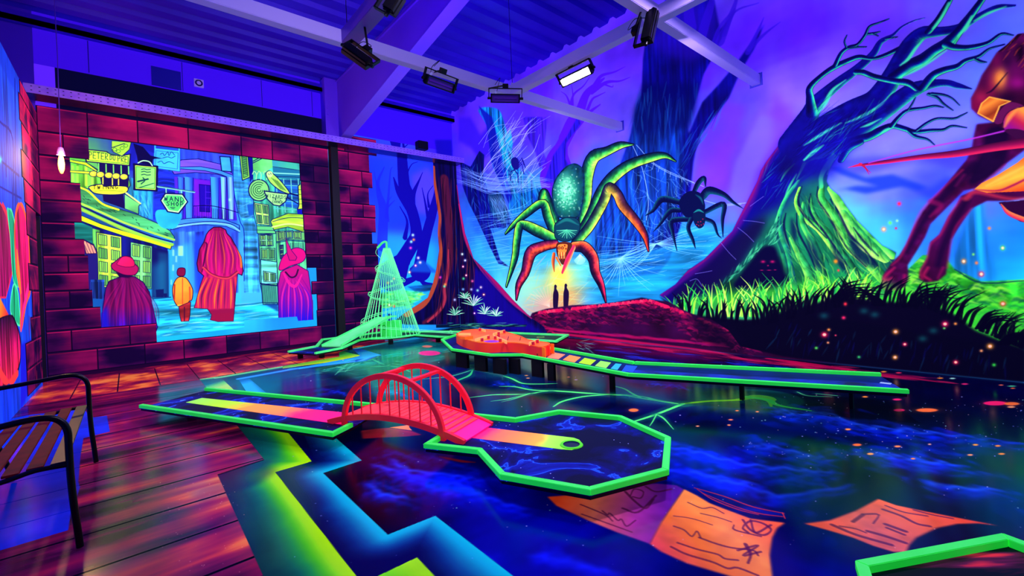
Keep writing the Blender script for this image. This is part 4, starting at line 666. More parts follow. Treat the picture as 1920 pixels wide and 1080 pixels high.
    K.poly(A(80, 690, 300, 772, 480, 832, 700, 892, 840, 932, 840, 1200, 100, 1200), '0c1468', tex=dict(vert=.3)); K.poly(A(80, 700, 230, 760, 230, 1000, 200, 980, 90, 860), '148078', tex=dict(hor=.5))
    def win(q, nx, ny, c1=LG, c2='0a2050'):
        K.poly(q, c1, line=NV, tex=dict(vert=.3)); q = np.asarray(q)
        for i in range(nx):
            for j in range(ny):
                def P_(a, b): return (q[0]*(1-a)+q[1]*a)*(1-b)+(q[3]*(1-a)+q[2]*a)*b
                a0, a1, b0, b1 = (i+.16)/nx, (i+.84)/nx, (j+.12)/ny, (j+.88)/ny
                K.poly([P_(a0, b0), P_(a1, b0), P_(a1, b1), P_(a0, b1)], '58b848' if (i+j) % 2 else '80e050', line=NV, lw=1.)
                for t in (.3, .5, .7): K.line([P_(a0+(a1-a0)*t, b0), P_(a0+(a1-a0)*t, b1)], .8, NV, sm=False)
    K.poly(A(230, 770, 290, 785, 290, 1200, 240, 1200), '50b850', tex=dict(vert=.4)); win(A(262, 800, 465, 838, 470, 1260, 275, 1240), 2, 4, 'a0f040'); win(A(540, 880, 715, 915, 712, 1260, 540, 1260), 2, 3, '68d870')
    K.poly(C_(490, 100, 620, 130, 625, 500, 490, 510), '0c1058', feather=.6); K.poly(C_(540, 140, 620, 150, 620, 500, 560, 500), '104878', feather=4, alpha=.7); K.poly(C_(490, 250, 600, 200, 600, 500, 490, 510), '1890b0', feather=9, alpha=.5)
    K.poly(A(90, 860, 160, 860, 240, 900, 270, 960, 275, 1080, 280, 1400, 190, 1400, 160, 940), '1c1870', line=NV); K.poly(A(95, 862, 170, 870, 240, 910, 268, 972, 180, 975, 160, 900), 'e0a080', line='301040'); [K.line(A(120+i*30, 862+i*8, 175+i*22, 972), 1, '301050') for i in range(5)]
    K.poly(C_(0, 360, 110, 360, 110, 620, 0, 620), '183c90', tex=dict(vert=.5)); [K.line(C_(10+i*16, 380, 10+i*16, 510), 1.2, '060838', sm=False) for i in range(7)]
    for i in range(2): K.poly(C_([520, 580][i], [440, 470][i], [585, 612][i], [435, 470][i], [585, 610][i], [500, 500][i], [525, 590][i], [502, 500][i]), '0c1858')
    # pavement
    K.poly(C_(490, 505, 640, 505, 1200, 560, 1370, 540, 1520, 555, 1520, 700, 1228, 760, 520, 830, 480, 620), '20b8d8', feather=1, tex=dict(hor=.45))
    K.streaks(C_(500, 510, 1500, 555, 1500, 660, 540, 820), 150, 30, -.08, 2.2, ['68f0f0', '1070b0', '30c8e0', 'a0ffe0', '0c5098'], .55, spread=.06)
    K.line(C_(500, 512, 640, 500), 1.6, '083070')
    # right-hand green houses
    K.poly(B(600, 130, 765, 150, 770, 235, 1000, 268, 1060, 640, 1060, 1300, 1040, 1400, 700, 1400, 660, 1200, 650, 800, 612, 640, 605, 400), '38b888', tex=dict(vert=.3, cloud=.3), line=NV)
    K.poly(B(600, 130, 765, 148, 770, 240, 700, 290, 605, 260), '60d868', tex=dict(cloud=.5)); K.line(B(605, 190, 700, 140), 1.5, NV); K.line(B(605, 205, 720, 148), 1.5, NV)
    K.poly(B(770, 240, 1000, 268, 1005, 350, 780, 330), '1c7890'); K.line(B(775, 290, 1000, 300), 2.2, '80f0c0'); K.line(B(790, 318, 1000, 325), 1, NV); K.poly(B(790, 340, 1000, 350, 1040, 600, 780, 560), '1858a0', tex=dict(hor=.4))
    for i in range(4): K.line(B(800+i*62, 340, 815+i*62, 620), 1.8, '60d0b0')
    for j in range(4): K.line(B(780, 390+j*66, 1030, 400+j*68), 1.6, '50c0b0')
    K.poly(B(560, 110, 600, 120, 605, 330, 580, 370, 575, 300), '0c1080'); K.poly(B(488, 108, 560, 118, 578, 325, 515, 352), '88e050', line=NV, lw=1.6); K.poly(B(505, 120, 548, 128, 562, 315, 525, 330), '58b850', line='1c5020'); [K.line(B(512+i, 140+i*15, 545+i, 150+i*15), 1.3, '0c2838') for i in range(11)]
    win(B(615, 540, 735, 560, 745, 730, 640, 720), 2, 2, 'a0f060'); K.poly(B(635, 735, 770, 740, 800, 800, 640, 800), '58d070', line=NV); K.line(B(640, 770, 790, 775), 1, NV)
    K.poly(B(650, 810, 800, 800, 810, 1400, 690, 1400), '50c878', line=NV, tex=dict(vert=.3)); win(B(660, 810, 770, 810, 775, 905, 665, 905), 2, 2, '70e080'); win(B(672, 925, 790, 925, 790, 1020, 676, 1020), 2, 1, '60d870')
    K.poly(B(770, 680, 900, 630, 1050, 640, 1060, 740, 1060, 800, 900, 745, 780, 770, 755, 700), 'a8f038', line=NV, tex=dict(hor=.3)); K.line(B(770, 700, 900, 668, 1050, 672), 1.2, NV); K.line(B(770, 745, 900, 720, 1060, 740), 3, 'd0ff80')
    K.poly(B(800, 780, 1060, 790, 1060, 860, 900, 850, 800, 870), '60c060', line=NV); win(B(815, 785, 870, 780, 872, 845, 820, 855), 1, 1, '90e850'); win(B(880, 780, 940, 775, 940, 840, 885, 845), 1, 1, '60c8a0'); win(B(950, 780, 1010, 785, 1012, 845, 955, 840), 1, 1, '90e850')
    K.poly(B(800, 880, 900, 860, 1060, 870, 1060, 1400, 820, 1400), '48b870', line=NV, tex=dict(vert=.4)); [K.line(B(920+i*14, 880, 920+i*14, 980), 1, NV, sm=False) for i in range(10)]; win(B(830, 900, 860, 895, 862, 1010, 835, 1015), 1, 3, '80e850')
    K.poly(C_(1360, 200, 1490, 220, 1495, 390, 1365, 395), '58d0a8', line=NV, tex=dict(hor=.4)); win(C_(1380, 290, 1480, 310, 1480, 380, 1385, 375), 2, 1, '80f090'); K.line(C_(1358, 390, 1490, 408), 2, NV)
    K.poly(C_(1365, 400, 1495, 410, 1500, 545, 1375, 545), '50c898', line=NV); [K.line(C_(1372+i*9, 402, 1380+i*9, 545), 1, '083040', sm=False) for i in range(13)]
    K.poly(C_(1375, 548, 1500, 548, 1505, 620), '0c3080', feather=3, alpha=.8)
    K.poly(B(985, 400, 1010, 375, 1030, 400, 1042, 590, 980, 598, 992, 560), 'c0f040', line=NV, lw=1.8); [K.line(B(990, 430+i*40, 1035, 430+i*40), .9, '305018') for i in range(4)]; K.line(B(1012, 380, 1020, 590), .9, '305018')
    K.poly(B(975, 598, 1050, 600, 1055, 640, 980, 635), '1010a0'); K.line(B(890, 455, 985, 480), 3, NV); K.line(B(900, 500, 985, 550), 2, NV)
    v = B(655, 435)[0]; K.dot(v[0], v[1], 20, 21, NV, hard=True); K.dot(v[0], v[1], 18, 19, '80e070', hard=True)
    for r in (15, 11, 7, 3.5): K.line([(v[0]+r*math.cos(a*.35), v[1]+r*math.sin(a*.35)) for a in range(16)], 1.3, '084030')
    for x in (600, 640, 690): K.line(B(x, 300, x+14, 275, x+34, 300, x+30, 345), 1.6, 'a0f090')
    K.poly(B(715, 290, 745, 272, 780, 300, 850, 370, 915, 462, 840, 440, 760, 380, 725, 330), 'a8f058', sm=True, line=NV, lw=1.6); [K.line(B(760+i*16, 330+i*8, 840+i*14, 425+i*5), 1, '2c6828') for i in range(4)]; v = B(745, 300)[0]; K.dot(v[0], v[1], 6, 6, 'c8ff90', hard=True)
    K.line(B(736, 296, 742, 304), 1, NV); K.line(B(752, 290, 758, 300), 1, NV)
    K.poly(B(698, 442, 900, 468, 880, 530, 830, 568, 780, 560, 725, 510), 'a0f080', line=NV, lw=2); write(K, 'WIZARDS', *B(718, 494)[0], 5.6, .5, 6, .8, '0a2838'); write(K, 'TWIC', *B(768, 516)[0], 4.6, .5, 4.6, .75, '0a2838'); write(K, 'CORNER', *B(768, 541)[0], 3.4, .2, 4.2, .7, '0a2838')
    # hanging board between the houses
    K.line(A(760, 430, 1055, 475), 3.4, '58d8b0', side=['0a4060', '90ffe0']); K.line(A(826, 445, 828, 492), 1.8, '80f0b0'); K.line(A(950, 462, 952, 495), 1.8, '80f0b0')
    K.poly(A(760, 620, 930, 640, 948, 690, 900, 765, 800, 765, 745, 700), '20a8e0', sm=True, tex=dict(cloud=.3))
    K.poly(A(820, 487, 960, 492, 1002, 555, 930, 648, 840, 635, 783, 545), 'b0ffb0', line=NV, lw=2.4); K.poly(A(830, 500, 950, 505, 985, 553, 922, 632, 850, 620, 800, 545), '48d868', tex=dict(cloud=.2))
    write(K, 'WAND', *A(812, 545)[0], 10.2, .6, 8, 1.15, '061840'); write(K, 'SHOP', *A(832, 584)[0], 8.6, .5, 7.4, 1.15, '061840'); K.line(A(862, 600, 898, 602), 1.1, '061840'); K.line(A(872, 610, 892, 612), 1, '061840')
    # four plain walkers seen from behind, in cloaks and coats
    c1 = C_(120, 430, 150, 370, 250, 335, 350, 335, 420, 380, 470, 460, 500, 600, 535, 740, 520, 780, 420, 780, 80, 830, 90, 640); K.poly(c1, ['58084c', '6a0a58', '1c0cc0'], lin=C_(300, 340, 290, 800), line='0c0648', lw=1.6, tex=dict(vert=.3))
    for i in range(26): x = 140+i*14.5; K.line(C_(250+i*4, 350, x+(i-13)*2, 560, x+(i-13)*3.4, 740), [.6, 2.2, .6], ['b01060', '400448', '801060'][i % 3], alpha=.5, soft=2)
    K.poly(C_(80, 640, 130, 560, 150, 740, 300, 760, 500, 770, 420, 785, 90, 820), '1418d0', feather=4, alpha=.8)
    K.poly(C_(165, 240, 210, 205, 240, 180, 290, 172, 330, 185, 350, 230, 382, 262, 372, 305, 340, 325, 270, 322, 215, 300, 175, 275), 'a01058', sm=True, line='20043c', lw=1.5); K.poly(C_(215, 225, 250, 180, 300, 176, 340, 200, 348, 250, 280, 258, 215, 240), 'd01858', sm=True, tex=dict(cloud=.3), line='500840'); K.poly(C_(200, 300, 270, 322, 340, 325, 300, 345, 230, 340), '20043c')
    K.poly(C_(705, 340, 760, 345, 800, 400, 818, 450, 810, 520, 790, 530, 765, 570, 700, 572, 665, 520, 655, 440, 670, 380), 'ff8a28', sm=True, line='20042c', lw=1.5, tex=dict(cloud=.3)); K.line(C_(672, 400, 668, 520), 3, 'b03020'); K.line(C_(792, 420, 795, 520), 3, 'd05028'); K.line(C_(735, 350, 735, 565), 1.6, 'c04828'); K.line(C_(700, 565, 765, 565), 3, 'ffc038')
    K.poly(C_(690, 300, 705, 268, 750, 268, 758, 300, 745, 330, 700, 328), '78103c', sm=True, line='20042c'); K.poly(C_(705, 575, 800, 535, 795, 640, 785, 690, 725, 695, 712, 640), 'a82830', line='20042c', tex=dict(hor=.4)); K.line(C_(750, 580, 750, 690), 2, '400a30')
    big = C_(925, 0, 905, 60, 870, 120, 850, 230, 860, 290, 905, 330, 880, 400, 830, 585, 935, 592, 970, 640, 960, 680, 1020, 695, 1140, 690, 1150, 585, 1165, 400, 1175, 310, 1210, 325, 1220, 290, 1205, 180, 1160, 90, 1120, 20, 1090, -10, 1080, -40, 1040, -60, 985, -60, 945, -30)
    K.poly(big, 'b01060', line='20042c', lw=1.8, tex=dict(vert=.3)); K.clip = K.clip*K.full(big)
    K.poly(C_(900, 340, 1180, 330, 1180, 600, 820, 600), 'c02050', feather=3); K.poly(C_(930, 600, 1160, 590, 1160, 700, 950, 700), '8a1040', feather=2)
    for i in range(17): x = 915+i*15; K.line(C_(1020+(i-8)*6, -30, x+(i-8)*2, 160, x, 310), [.5, 2.6, .8], ['e01880', '700a50', 'ff7838', '90106a'][i % 4], alpha=.55, soft=2)
    for i in range(13): x = 860+i*26; K.line(C_(930+i*19, 345, x+5, 480, x, 590), [.8, 3.4, 1], ['ff9028', '500a48', 'ff6028', '700c50', 'a01060'][i % 5], alpha=.75, soft=2)
    K.line(C_(1165, 90, 1200, 180, 1205, 260), [2, 4, 3], 'ff7828', soft=3); K.line(C_(905, 60, 930, 80, 910, 200, 890, 300), [1, 3, 3, 2], '500840'); K.line(C_(905, 265, 960, 315, 1040, 345, 1110, 345, 1175, 300), 5.5, 'c83048', side=['500830', 'e84050', 'a01848']); K.poly(C_(960, 640, 1150, 620, 1150, 700, 960, 700), '90103c', feather=3, alpha=.7)
    K.clip = K.full(MURAL)
    c4 = C_(1520, 300, 1560, 275, 1650, 240, 1740, 290, 1760, 420, 1775, 560, 1780, 700, 1505, 700, 1500, 400); K.poly(c4, ['b81070', '900c90', '1c10c0'], lin=C_(1620, 300, 1650, 680), line='30085c', lw=1.4)
    for i in range(16): x = 1515+i*17; K.line(C_(1560+i*8, 330+(i % 3)*30, x, 500, x, 690), [.6, 2.4, .8], ['70087c', 'ff30a0', '4008b0'][i % 3], alpha=.6, soft=1.6)
    K.line(C_(1545, 310, 1590, 390, 1640, 410, 1690, 320), [3, 5, 5, 2], 'e81888'); K.line(C_(1560, 300, 1600, 340, 1640, 330, 1660, 280), 3, '300838')
    K.poly(C_(1505, 270, 1530, 190, 1575, 140, 1640, 105, 1700, 120, 1722, 170, 1690, 220, 1600, 250, 1530, 285), 'd01070', sm=True, line='40085c', lw=1.4); K.poly(C_(1560, 25, 1580, 70, 1610, 130, 1650, 180, 1640, 205, 1590, 205, 1572, 150), 'c01068', line='40085c')
    K.clip = None
    # stones, black roof line, upper cladding with the lamps' violet in its colour
    paint_bricks(K, brick_list())
    u = lambda x0, z0, x1, z1, c, f=1: K.img.__setitem__((slice(max(0, int(z0*K.ppm)), int(z1*K.ppm)), slice(max(0, int((x0-XL)*K.ppm)), int((x1-XL)*K.ppm))), hexc(c))
    u(XL, 0, 5.05, .06, '1a0228')
    n = K.n['hor'][..., None]; H0 = int(4.64*K.ppm); x49 = int((3.9-XL)*K.ppm); x0b = int((-.82-XL)*K.ppm)
    K.img[H0:, :x49] = hexc('5a22e8')
    K.img[H0:int(5.34*K.ppm), x0b:x49] = hexc('05042a'); K.img[int(5.34*K.ppm):, :x49] = hexc('340ac8')
    K.img[int(5.1*K.ppm):, x49:] = hexc('300cd0')
    K.poly([(815, 262), (868, 262), (866, 303), (820, 303)], '10089c', feather=5, alpha=.9)
    K.poly([(560, 304), (632, 300), (645, 640), (600, 640), (612, 420)], '08042c', feather=9, alpha=.6)
def paint_left(K):
    """left wall: blue boards, two long shields and a red figure's hem, stones at the far edge"""
    L = Z(0, 380, 3.6)
    K.img[...] = hexc('1440e8'); K.img *= (.72+.5*K.n['vert'][..., None]*K.n['cloud'][..., None]); v = K.n['cloud'][..., None]
    K.poly([(0, 120), (60, 230), (60, 640), (0, 640)], '1c50f0', feather=2, alpha=.5, tex=dict(vert=.5))
    for a in (([(0, 228), (24, 262), (24, 400)]), ([(0, 300), (36, 330)]), ([(28, 150), (30, 620)]), ([(0, 350), (40, 372)]), ([(12, 240), (12, 330)])): K.line(a, 1.4, '081890')
    K.dot(0, 300, 5, 8, '40f0e0')
    K.poly(L(-60, 0, 0, 0, 40, 60, 70, 240, 90, 440, 60, 560, 40, 640, -60, 640), '8a0c4c', line='f02048', lw=1.2, tex=dict(vert=.4)); K.line(L(20, 20, 50, 90, 60, 160), 3, 'e02848', soft=2)
    K.poly(L(50, 60, 60, 42, 80, 60, 100, 150, 110, 260, 115, 420, 130, 560, 90, 520, 70, 240), '109868', sm=True, line='40e890', tex=dict(vert=.4)); K.poly(L(75, 640, 95, 550, 120, 600, 130, 700, 135, 830, 75, 750), '18a068', sm=True, line='50f0a0', tex=dict(vert=.4))
    K.poly(L(110, 60, 135, 8, 165, 60, 190, 200, 200, 400, 205, 580, 175, 680, 140, 860, 140, 640, 110, 440, 100, 200), 'c01058', sm=True, line='ff5030', lw=2, tex=dict(vert=.4)); K.line(L(115, 330, 125, 460, 140, 600), [2, 5, 2], 'ff8030', soft=2); K.line(L(190, 560, 180, 620, 150, 760, 145, 860), [2, 3, 2, 1], 'e02888')
    K.poly(L(-40, 700, 0, 640, 50, 740, 60, 760, 0, 830, -40, 860), ['ff9020', 'ff3030'], lin=L(0, 680, 40, 800), feather=1); K.poly(L(-60, 860, 60, 760, 110, 820, 140, 950, 130, 1100, 80, 1200, 0, 1240, -60, 1200), ['20042c', 'b01050', 'ff2848'], lin=L(40, 760, 60, 1200), sm=True, tex=dict(vert=.5), line='10021c')
    K.line(L(-30, 1060, 20, 1180, 70, 1210, 120, 1150), [3, 5, 5, 3], 'ff3838', soft=2); K.poly(L(140, 960, 220, 920, 230, 1200, 140, 1400), '1418c8', feather=2)
    paint_bricks(K, left_bricks()); K.streaks([(42, 160), (75, 240), (85, 700), (50, 700), (60, 400)], 90, 30, 1.5, 2, ['e01848', 'a00c48', '500830'], .4, spread=.1)
    q = [int(t*K.ppm) for t in (10.26-K.u0, 2.76)]; K.img[:q[1], q[0]:] = hexc('02020a')
# ---------------------------------------------------------------- the painted floor
PLY = [2.17+.4825*k for k in range(14)]                            # plank joints that run across the room
PLX = [-1.07, -.64, -.16, .32, .80, 1.29, 1.77, 2.25, 2.73, 3.21, 3.7, 4.2, 4.7, 5.2]                 # plank joints of the far deck, running to the back wall
def F2(*v): return [fl(x, y)[:2] for x, y in np.array(v, float).reshape(-1, 2)]
WOOD = [(XL, 2.17)]+F2(493, 1080, 408, 890.5, 495, 862, 454, 810)+[(.80, 7.2), (.80, 8.5), (2.25, 8.56)]+F2(636, 669, 636, 661)+[(3.4, 9.4), (5.2, 9.9), (5.2, 10.8), (XL, 10.8)]
def paint_floor(K):
    g = random.Random(21)
    K.field([(300, 900, '04052c'), (500, 760, '04102c'), (560, 720, '04103c'), (660, 690, '045a50'), (740, 680, '08786a'), (700, 650, '087868'), (770, 660, '0a8a78'), (830, 650, '0a6080'), (640, 730, '041858'), (740, 730, '046058'), (700, 750, '03103c'), (860, 700, '040848'), (940, 740, '03083c'), (900, 720, '04083a'), (930, 705, '0a4a50'),
        (1040, 740, '0c3040'), (1150, 740, '062c40'), (1250, 730, '06306a'), (1100, 760, '040840'), (1400, 745, '06344a'), (1500, 770, '052438'), (1320, 800, '04083c'), (1500, 830, '04143a'), (1660, 790, '041c44'), (1850, 800, '041050'), (1850, 900, '032438'), (1700, 860, '03064c'), (1300, 860, '0308a0'), (1300, 900, '02047c'), (1500, 920, '02144c'), (1600, 880, '031c40'),
        (1700, 960, '021430'), (1850, 960, '02203c'), (760, 880, '02024c'), (880, 900, '0208a0'), (800, 950, '030a88'), (700, 900, '01011c'), (1000, 980, '0206a0'), (900, 1020, '0208b8'), (1060, 1040, '0408d8'), (850, 1060, '0206a0'), (1500, 1010, '02035c'), (1560, 1060, '0206b0'), (1800, 1020, '02023c'), (800, 990, '010128'), (700, 960, '01011c'),
        (1250, 665, '08084c'), (1350, 680, '04043c'), (1150, 640, '080428'), (1500, 690, '05043c'), (1750, 730, '04083c'), (1900, 740, '040444'), (980, 615, '050430'), (880, 612, '041c34')], p=3.4, wob=.12)
    n = fbm(K.H, K.W, .55*K.ppm, 1.0*K.ppm, 5, 33); m = fbm(K.H, K.W, 1.9*K.ppm, 1.9*K.ppm, 3, 35)
    r = np.exp(-((n-.52)/.016)**2)*np.clip((m-.42)*4, 0, 1); b = np.clip((n-.52)*3.2, 0, 1)*np.clip((m-.38)*4, 0, 1)*np.exp(-np.clip(n-.56, 0, 1)*7)
    K.img += b[..., None]*hexc('0418c0')*.5; K.img *= (.6+.5*n[..., None])*np.array([.8, .8, 1], np.float32); del n, m, r, b
    P = Z(0, 0, 1.)
    base_ = K.img; K.img = np.zeros_like(base_)
    for pts, w in (((1440, 762, 1481, 773, 1552, 776, 1603, 795, 1698, 806, 1806, 817, 1925, 833), [2, 7, 8, 6, 5, 4, 6]), ((1400, 838, 1440, 836, 1508, 852, 1560, 862), [3, 5, 4, 1]), ((1187, 850, 1240, 880, 1335, 890, 1430, 922, 1470, 928, 1595, 910), [2, 6, 5, 5, 4, 1]), ((1225, 835, 1300, 845, 1400, 870, 1500, 880, 1560, 884), [2, 5, 5, 4, 1]), ((1290, 880, 1350, 900, 1420, 905), [2, 6, 1]),
                   ((1740, 905, 1780, 912, 1880, 918), [1, 5, 1]), ((1640, 850, 1700, 858, 1800, 872), [1, 4, 1]), ((700, 870, 750, 885, 800, 900, 850, 905, 900, 925, 940, 940, 985, 955), [3, 6, 7, 6, 6, 4, 1]), ((735, 860, 770, 880, 850, 890, 900, 900), [2, 5, 5, 1]), ((690, 905, 720, 925, 770, 935), [2, 5, 1]), ((1000, 1040, 1050, 1050, 1100, 1060, 1160, 1075), [2, 6, 5, 2])):
        q = np.array(pts, float).reshape(-1, 2); sd_ = int(q[0, 0]); K.cloud(q+[6, 10], 26, '0212a0', '0828c8', .45, 2.5, sd_+1); K.cloud(q, 20, '0418b8', '2468f8', .85, 2, sd_)
    for x, y, L, d in ((760, 860, 90, 12), (840, 872, 120, 14), (800, 915, 110, 14), (720, 915, 70, 12), (940, 905, 90, 10), (1060, 1050, 110, 14), (880, 1040, 90, 14), (1280, 838, 80, 8), (1500, 905, 110, 8), (1700, 880, 120, 7), (1340, 915, 90, 9), (1580, 850, 90, 6), (1250, 900, 60, 8), (1760, 850, 90, 6), (1420, 960, 90, 6), (740, 740, 60, 6), (620, 735, 60, 5), (960, 725, 80, 5), (1560, 700, 100, 4), (1250, 725, 80, 4), (1850, 890, 80, 6)):
        K.cloud([(x-L/2, y-d*.3), (x-L/4, y-d), (x, y-d*.4), (x+L/3, y+d*.4), (x+L/2, y+d)], d*1.3, '0314a0', '0c38d0', .5, 2, x)
    L_ = K.img; L_ = np.stack([boxblur(L_[..., i], 3) for i in range(3)], -1); K.img = np.clip(base_**1.25*1.05+L_*(.55+.75*K.n['cloud'][..., None]), 0, 1); del L_, base_
    K.poly(P(820, 870, 1000, 900, 1000, 960, 860, 960, 760, 900), '0206c8', feather=16, alpha=.35, tex=dict(cloud=.7))
    # teal reflection of the bright walls painted in; water-weed, lily pads
    K.poly(P(560, 690, 716, 667, 800, 640, 836, 640, 850, 655, 800, 700, 740, 745, 640, 700), '0a8060', feather=12, alpha=.55, tex=dict(hor=.4, cloud=.5))
    K.streaks(P(520, 700, 640, 680, 700, 690, 600, 715, 530, 712), 50, 26, -.25, 1.1, ['70f0a0', '20a068', '205840'], .55, spread=.25); K.streaks(P(660, 675, 760, 668, 780, 690, 680, 690), 40, 24, -.1, 1., ['50e080', '108858'], .55, spread=.3)
    for x, y, rx, ry, c in ((805, 662, 21, 4.6, 'f01880'), (801, 649.5, 10, 2.2, 'e07860'), (818, 638, 9, 2., 'c01868'), (826, 640, 14, 2.4, 'b01060')): K.dot(x, y, rx, ry, c, hard=True)
    # glowing branches
    E = Z(780, 590, 4.)
    G = '50f068'
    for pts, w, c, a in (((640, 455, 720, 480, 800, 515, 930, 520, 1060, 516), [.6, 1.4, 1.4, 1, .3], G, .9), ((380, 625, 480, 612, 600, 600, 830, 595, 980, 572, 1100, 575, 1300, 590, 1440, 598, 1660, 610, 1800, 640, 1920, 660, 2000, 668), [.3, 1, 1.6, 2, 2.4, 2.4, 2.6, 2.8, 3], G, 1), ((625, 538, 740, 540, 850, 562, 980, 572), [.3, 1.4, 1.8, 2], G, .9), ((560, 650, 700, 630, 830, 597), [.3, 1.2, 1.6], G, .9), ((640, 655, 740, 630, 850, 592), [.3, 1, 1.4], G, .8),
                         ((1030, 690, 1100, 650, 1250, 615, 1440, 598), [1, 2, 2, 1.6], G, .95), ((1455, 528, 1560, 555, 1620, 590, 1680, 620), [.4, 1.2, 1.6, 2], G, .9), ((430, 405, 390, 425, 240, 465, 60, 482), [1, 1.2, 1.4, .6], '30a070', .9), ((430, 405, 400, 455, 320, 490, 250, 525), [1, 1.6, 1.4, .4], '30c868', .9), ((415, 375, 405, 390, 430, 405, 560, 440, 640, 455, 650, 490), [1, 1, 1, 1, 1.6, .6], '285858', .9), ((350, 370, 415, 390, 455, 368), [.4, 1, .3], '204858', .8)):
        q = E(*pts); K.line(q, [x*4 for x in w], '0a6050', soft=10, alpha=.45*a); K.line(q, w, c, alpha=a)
    for pts, w, c in (((1280, 757, 1330, 752, 1380, 750, 1415, 744, 1440, 748, 1446, 762), [2.6, 2.6, 3, 6, 8, 3], '80f030'), ((1281, 757, 1230, 777, 1190, 790), [2.4, 2.4, 2], G), ((1231, 777, 1245, 785, 1263, 805), [1.6, 1.6, .6], G), ((1231, 777, 1224, 790, 1218, 799), [1.6, 1.4, .6], G), ((1270, 757, 1210, 748, 1170, 741), [1.4, 1, .5], G), ((1400, 744, 1440, 750, 1460, 760, 1520, 770), [3, 4, 3, 1], '30c850'), ((1495, 735, 1515, 742, 1560, 744), [.6, .9, .4], '50c070'), ((1530, 738, 1570, 742), [.5, .5], '50c070')):
        q = np.array(pts, float).reshape(-1, 2); K.line(q, [x*4 for x in w], '0a7050', soft=10, alpha=.45); K.line(q, w, c, soft=1.3)
    # red painted stripe at the foot of the wall
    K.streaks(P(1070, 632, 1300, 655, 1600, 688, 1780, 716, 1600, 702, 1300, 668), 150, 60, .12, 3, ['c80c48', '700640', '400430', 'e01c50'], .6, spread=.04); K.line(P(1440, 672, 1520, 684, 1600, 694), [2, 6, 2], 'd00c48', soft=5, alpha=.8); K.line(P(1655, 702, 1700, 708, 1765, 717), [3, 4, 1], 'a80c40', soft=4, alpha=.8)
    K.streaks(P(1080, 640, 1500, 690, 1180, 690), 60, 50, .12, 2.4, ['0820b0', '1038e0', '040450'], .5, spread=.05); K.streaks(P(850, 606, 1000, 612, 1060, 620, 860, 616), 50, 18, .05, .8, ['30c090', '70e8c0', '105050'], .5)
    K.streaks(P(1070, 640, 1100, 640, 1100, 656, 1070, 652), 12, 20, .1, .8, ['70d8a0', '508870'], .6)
    # zigzag edge: green and blue glowing bands
    Q = Z(380, 780, 2.8235)
    band = Q(150, 60, 430, 60, 578, 240, 385, 297, 815, 847, 880, 930, 300, 930, 80, 312, 325, 232, 180, 60)
    K.glow_band(band, Q(400, 20, 430, 60, 578, 240, 386, 296, 815, 847, 880, 930), ['a8f800', '98f010', '48c818', '189040', '0a6048', '06403c', '043038', '031838', '031038'], .44)
    K.poly(Q(150, 40, 330, 40, 400, 160, 400, 230, 330, 240, 260, 180), '086058', feather=10, alpha=.5); K.poly(Q(80, 312, 325, 232, 385, 290, 300, 360, 120, 420), '03103c', feather=9, alpha=.6)
    K.poly(Q(430, 60, 640, 60, 842, 235, 638, 302, 980, 628, 1232, 528, 1700, 890, 880, 930, 385, 297, 578, 240), '020240')
    K.glow_band(Q(520, 60, 640, 60, 842, 235, 638, 302, 980, 628, 1232, 528, 1700, 890, 880, 930, 500, 440, 420, 315, 600, 250), Q(600, 30, 640, 60, 842, 235, 638, 302, 980, 628, 1232, 528, 1700, 890), ['08c0c8', '08a8c0', '0878a0', '064884', '042468', '03104c', '020440'], .27)
    K.poly(Q(900, 860, 1135, 748, 1260, 880), ['98f008', '60d010'], lin=Q(1100, 800, 1000, 860), tex=dict(cloud=.2))
    # the same zigzag in the distance
    R_ = Z(240, 640, 4.174); S = Z(530, 570, 6.62)
    K.poly(R_(580, 295, 1500, 140, 1660, 130, 1900, 90, 1920, 130, 1060, 330, 1100, 440, 640, 420), '03103c'); K.poly(R_(560, 296, 740, 295, 850, 400, 640, 400), ['0c5858', '60d838', 'b0f030'], lin=R_(640, 330, 810, 330)); K.poly(R_(860, 290, 950, 290, 1090, 410, 930, 400), ['041878', '28a8e0'], lin=R_(860, 300, 1010, 310)); K.poly(R_(950, 290, 1400, 215, 1700, 330, 1060, 420), '053858', alpha=.5, feather=5)
    K.line(R_(590, 296, 740, 280, 1300, 185, 1660, 128), 4.6, '20b868', side=['0c6048', 'a0ff90', '20b070', '083c50'], sm=False); K.line(R_(900, 288, 1300, 215, 1830, 148, 1900, 118), 4, '1878d0', side=['0828a0', '40b8f8', '0c40b0'], sm=False)
    K.poly(S(700, 560, 800, 600, 975, 640, 600, 720, 0, 800, 0, 770, 700, 655, 560, 600), ['08603c', '30b040', 'c8f820'], lin=S(640, 600, 960, 645)); K.poly(S(840, 540, 940, 545, 1230, 635, 700, 730, 200, 810, 200, 790, 900, 660, 960, 640), ['042c80', '0a70b0', '28b8e8'], lin=S(880, 570, 1220, 640)); K.line(S(930, 548, 1300, 480, 1640, 430), 2.4, '18b0c0', side=['0c6080', '30d0d0', '0c6878'], sm=False); K.line(S(745, 560, 1200, 480, 1640, 395), 1.6, '10a060', sm=False)
    # three curled paper sheets
    T = Z(1000, 850, 2.087)
    def paper(q, cols, a, b, ln):
        K.poly(q, cols, lin=T(*a, *b), tex=dict(cloud=.18, fine=.06), feather=.7); K.clip = K.full(q)
        for l, w in ln: K.line(T(*l), w, '481038', alpha=.75, soft=1.6)
        K.clip = None
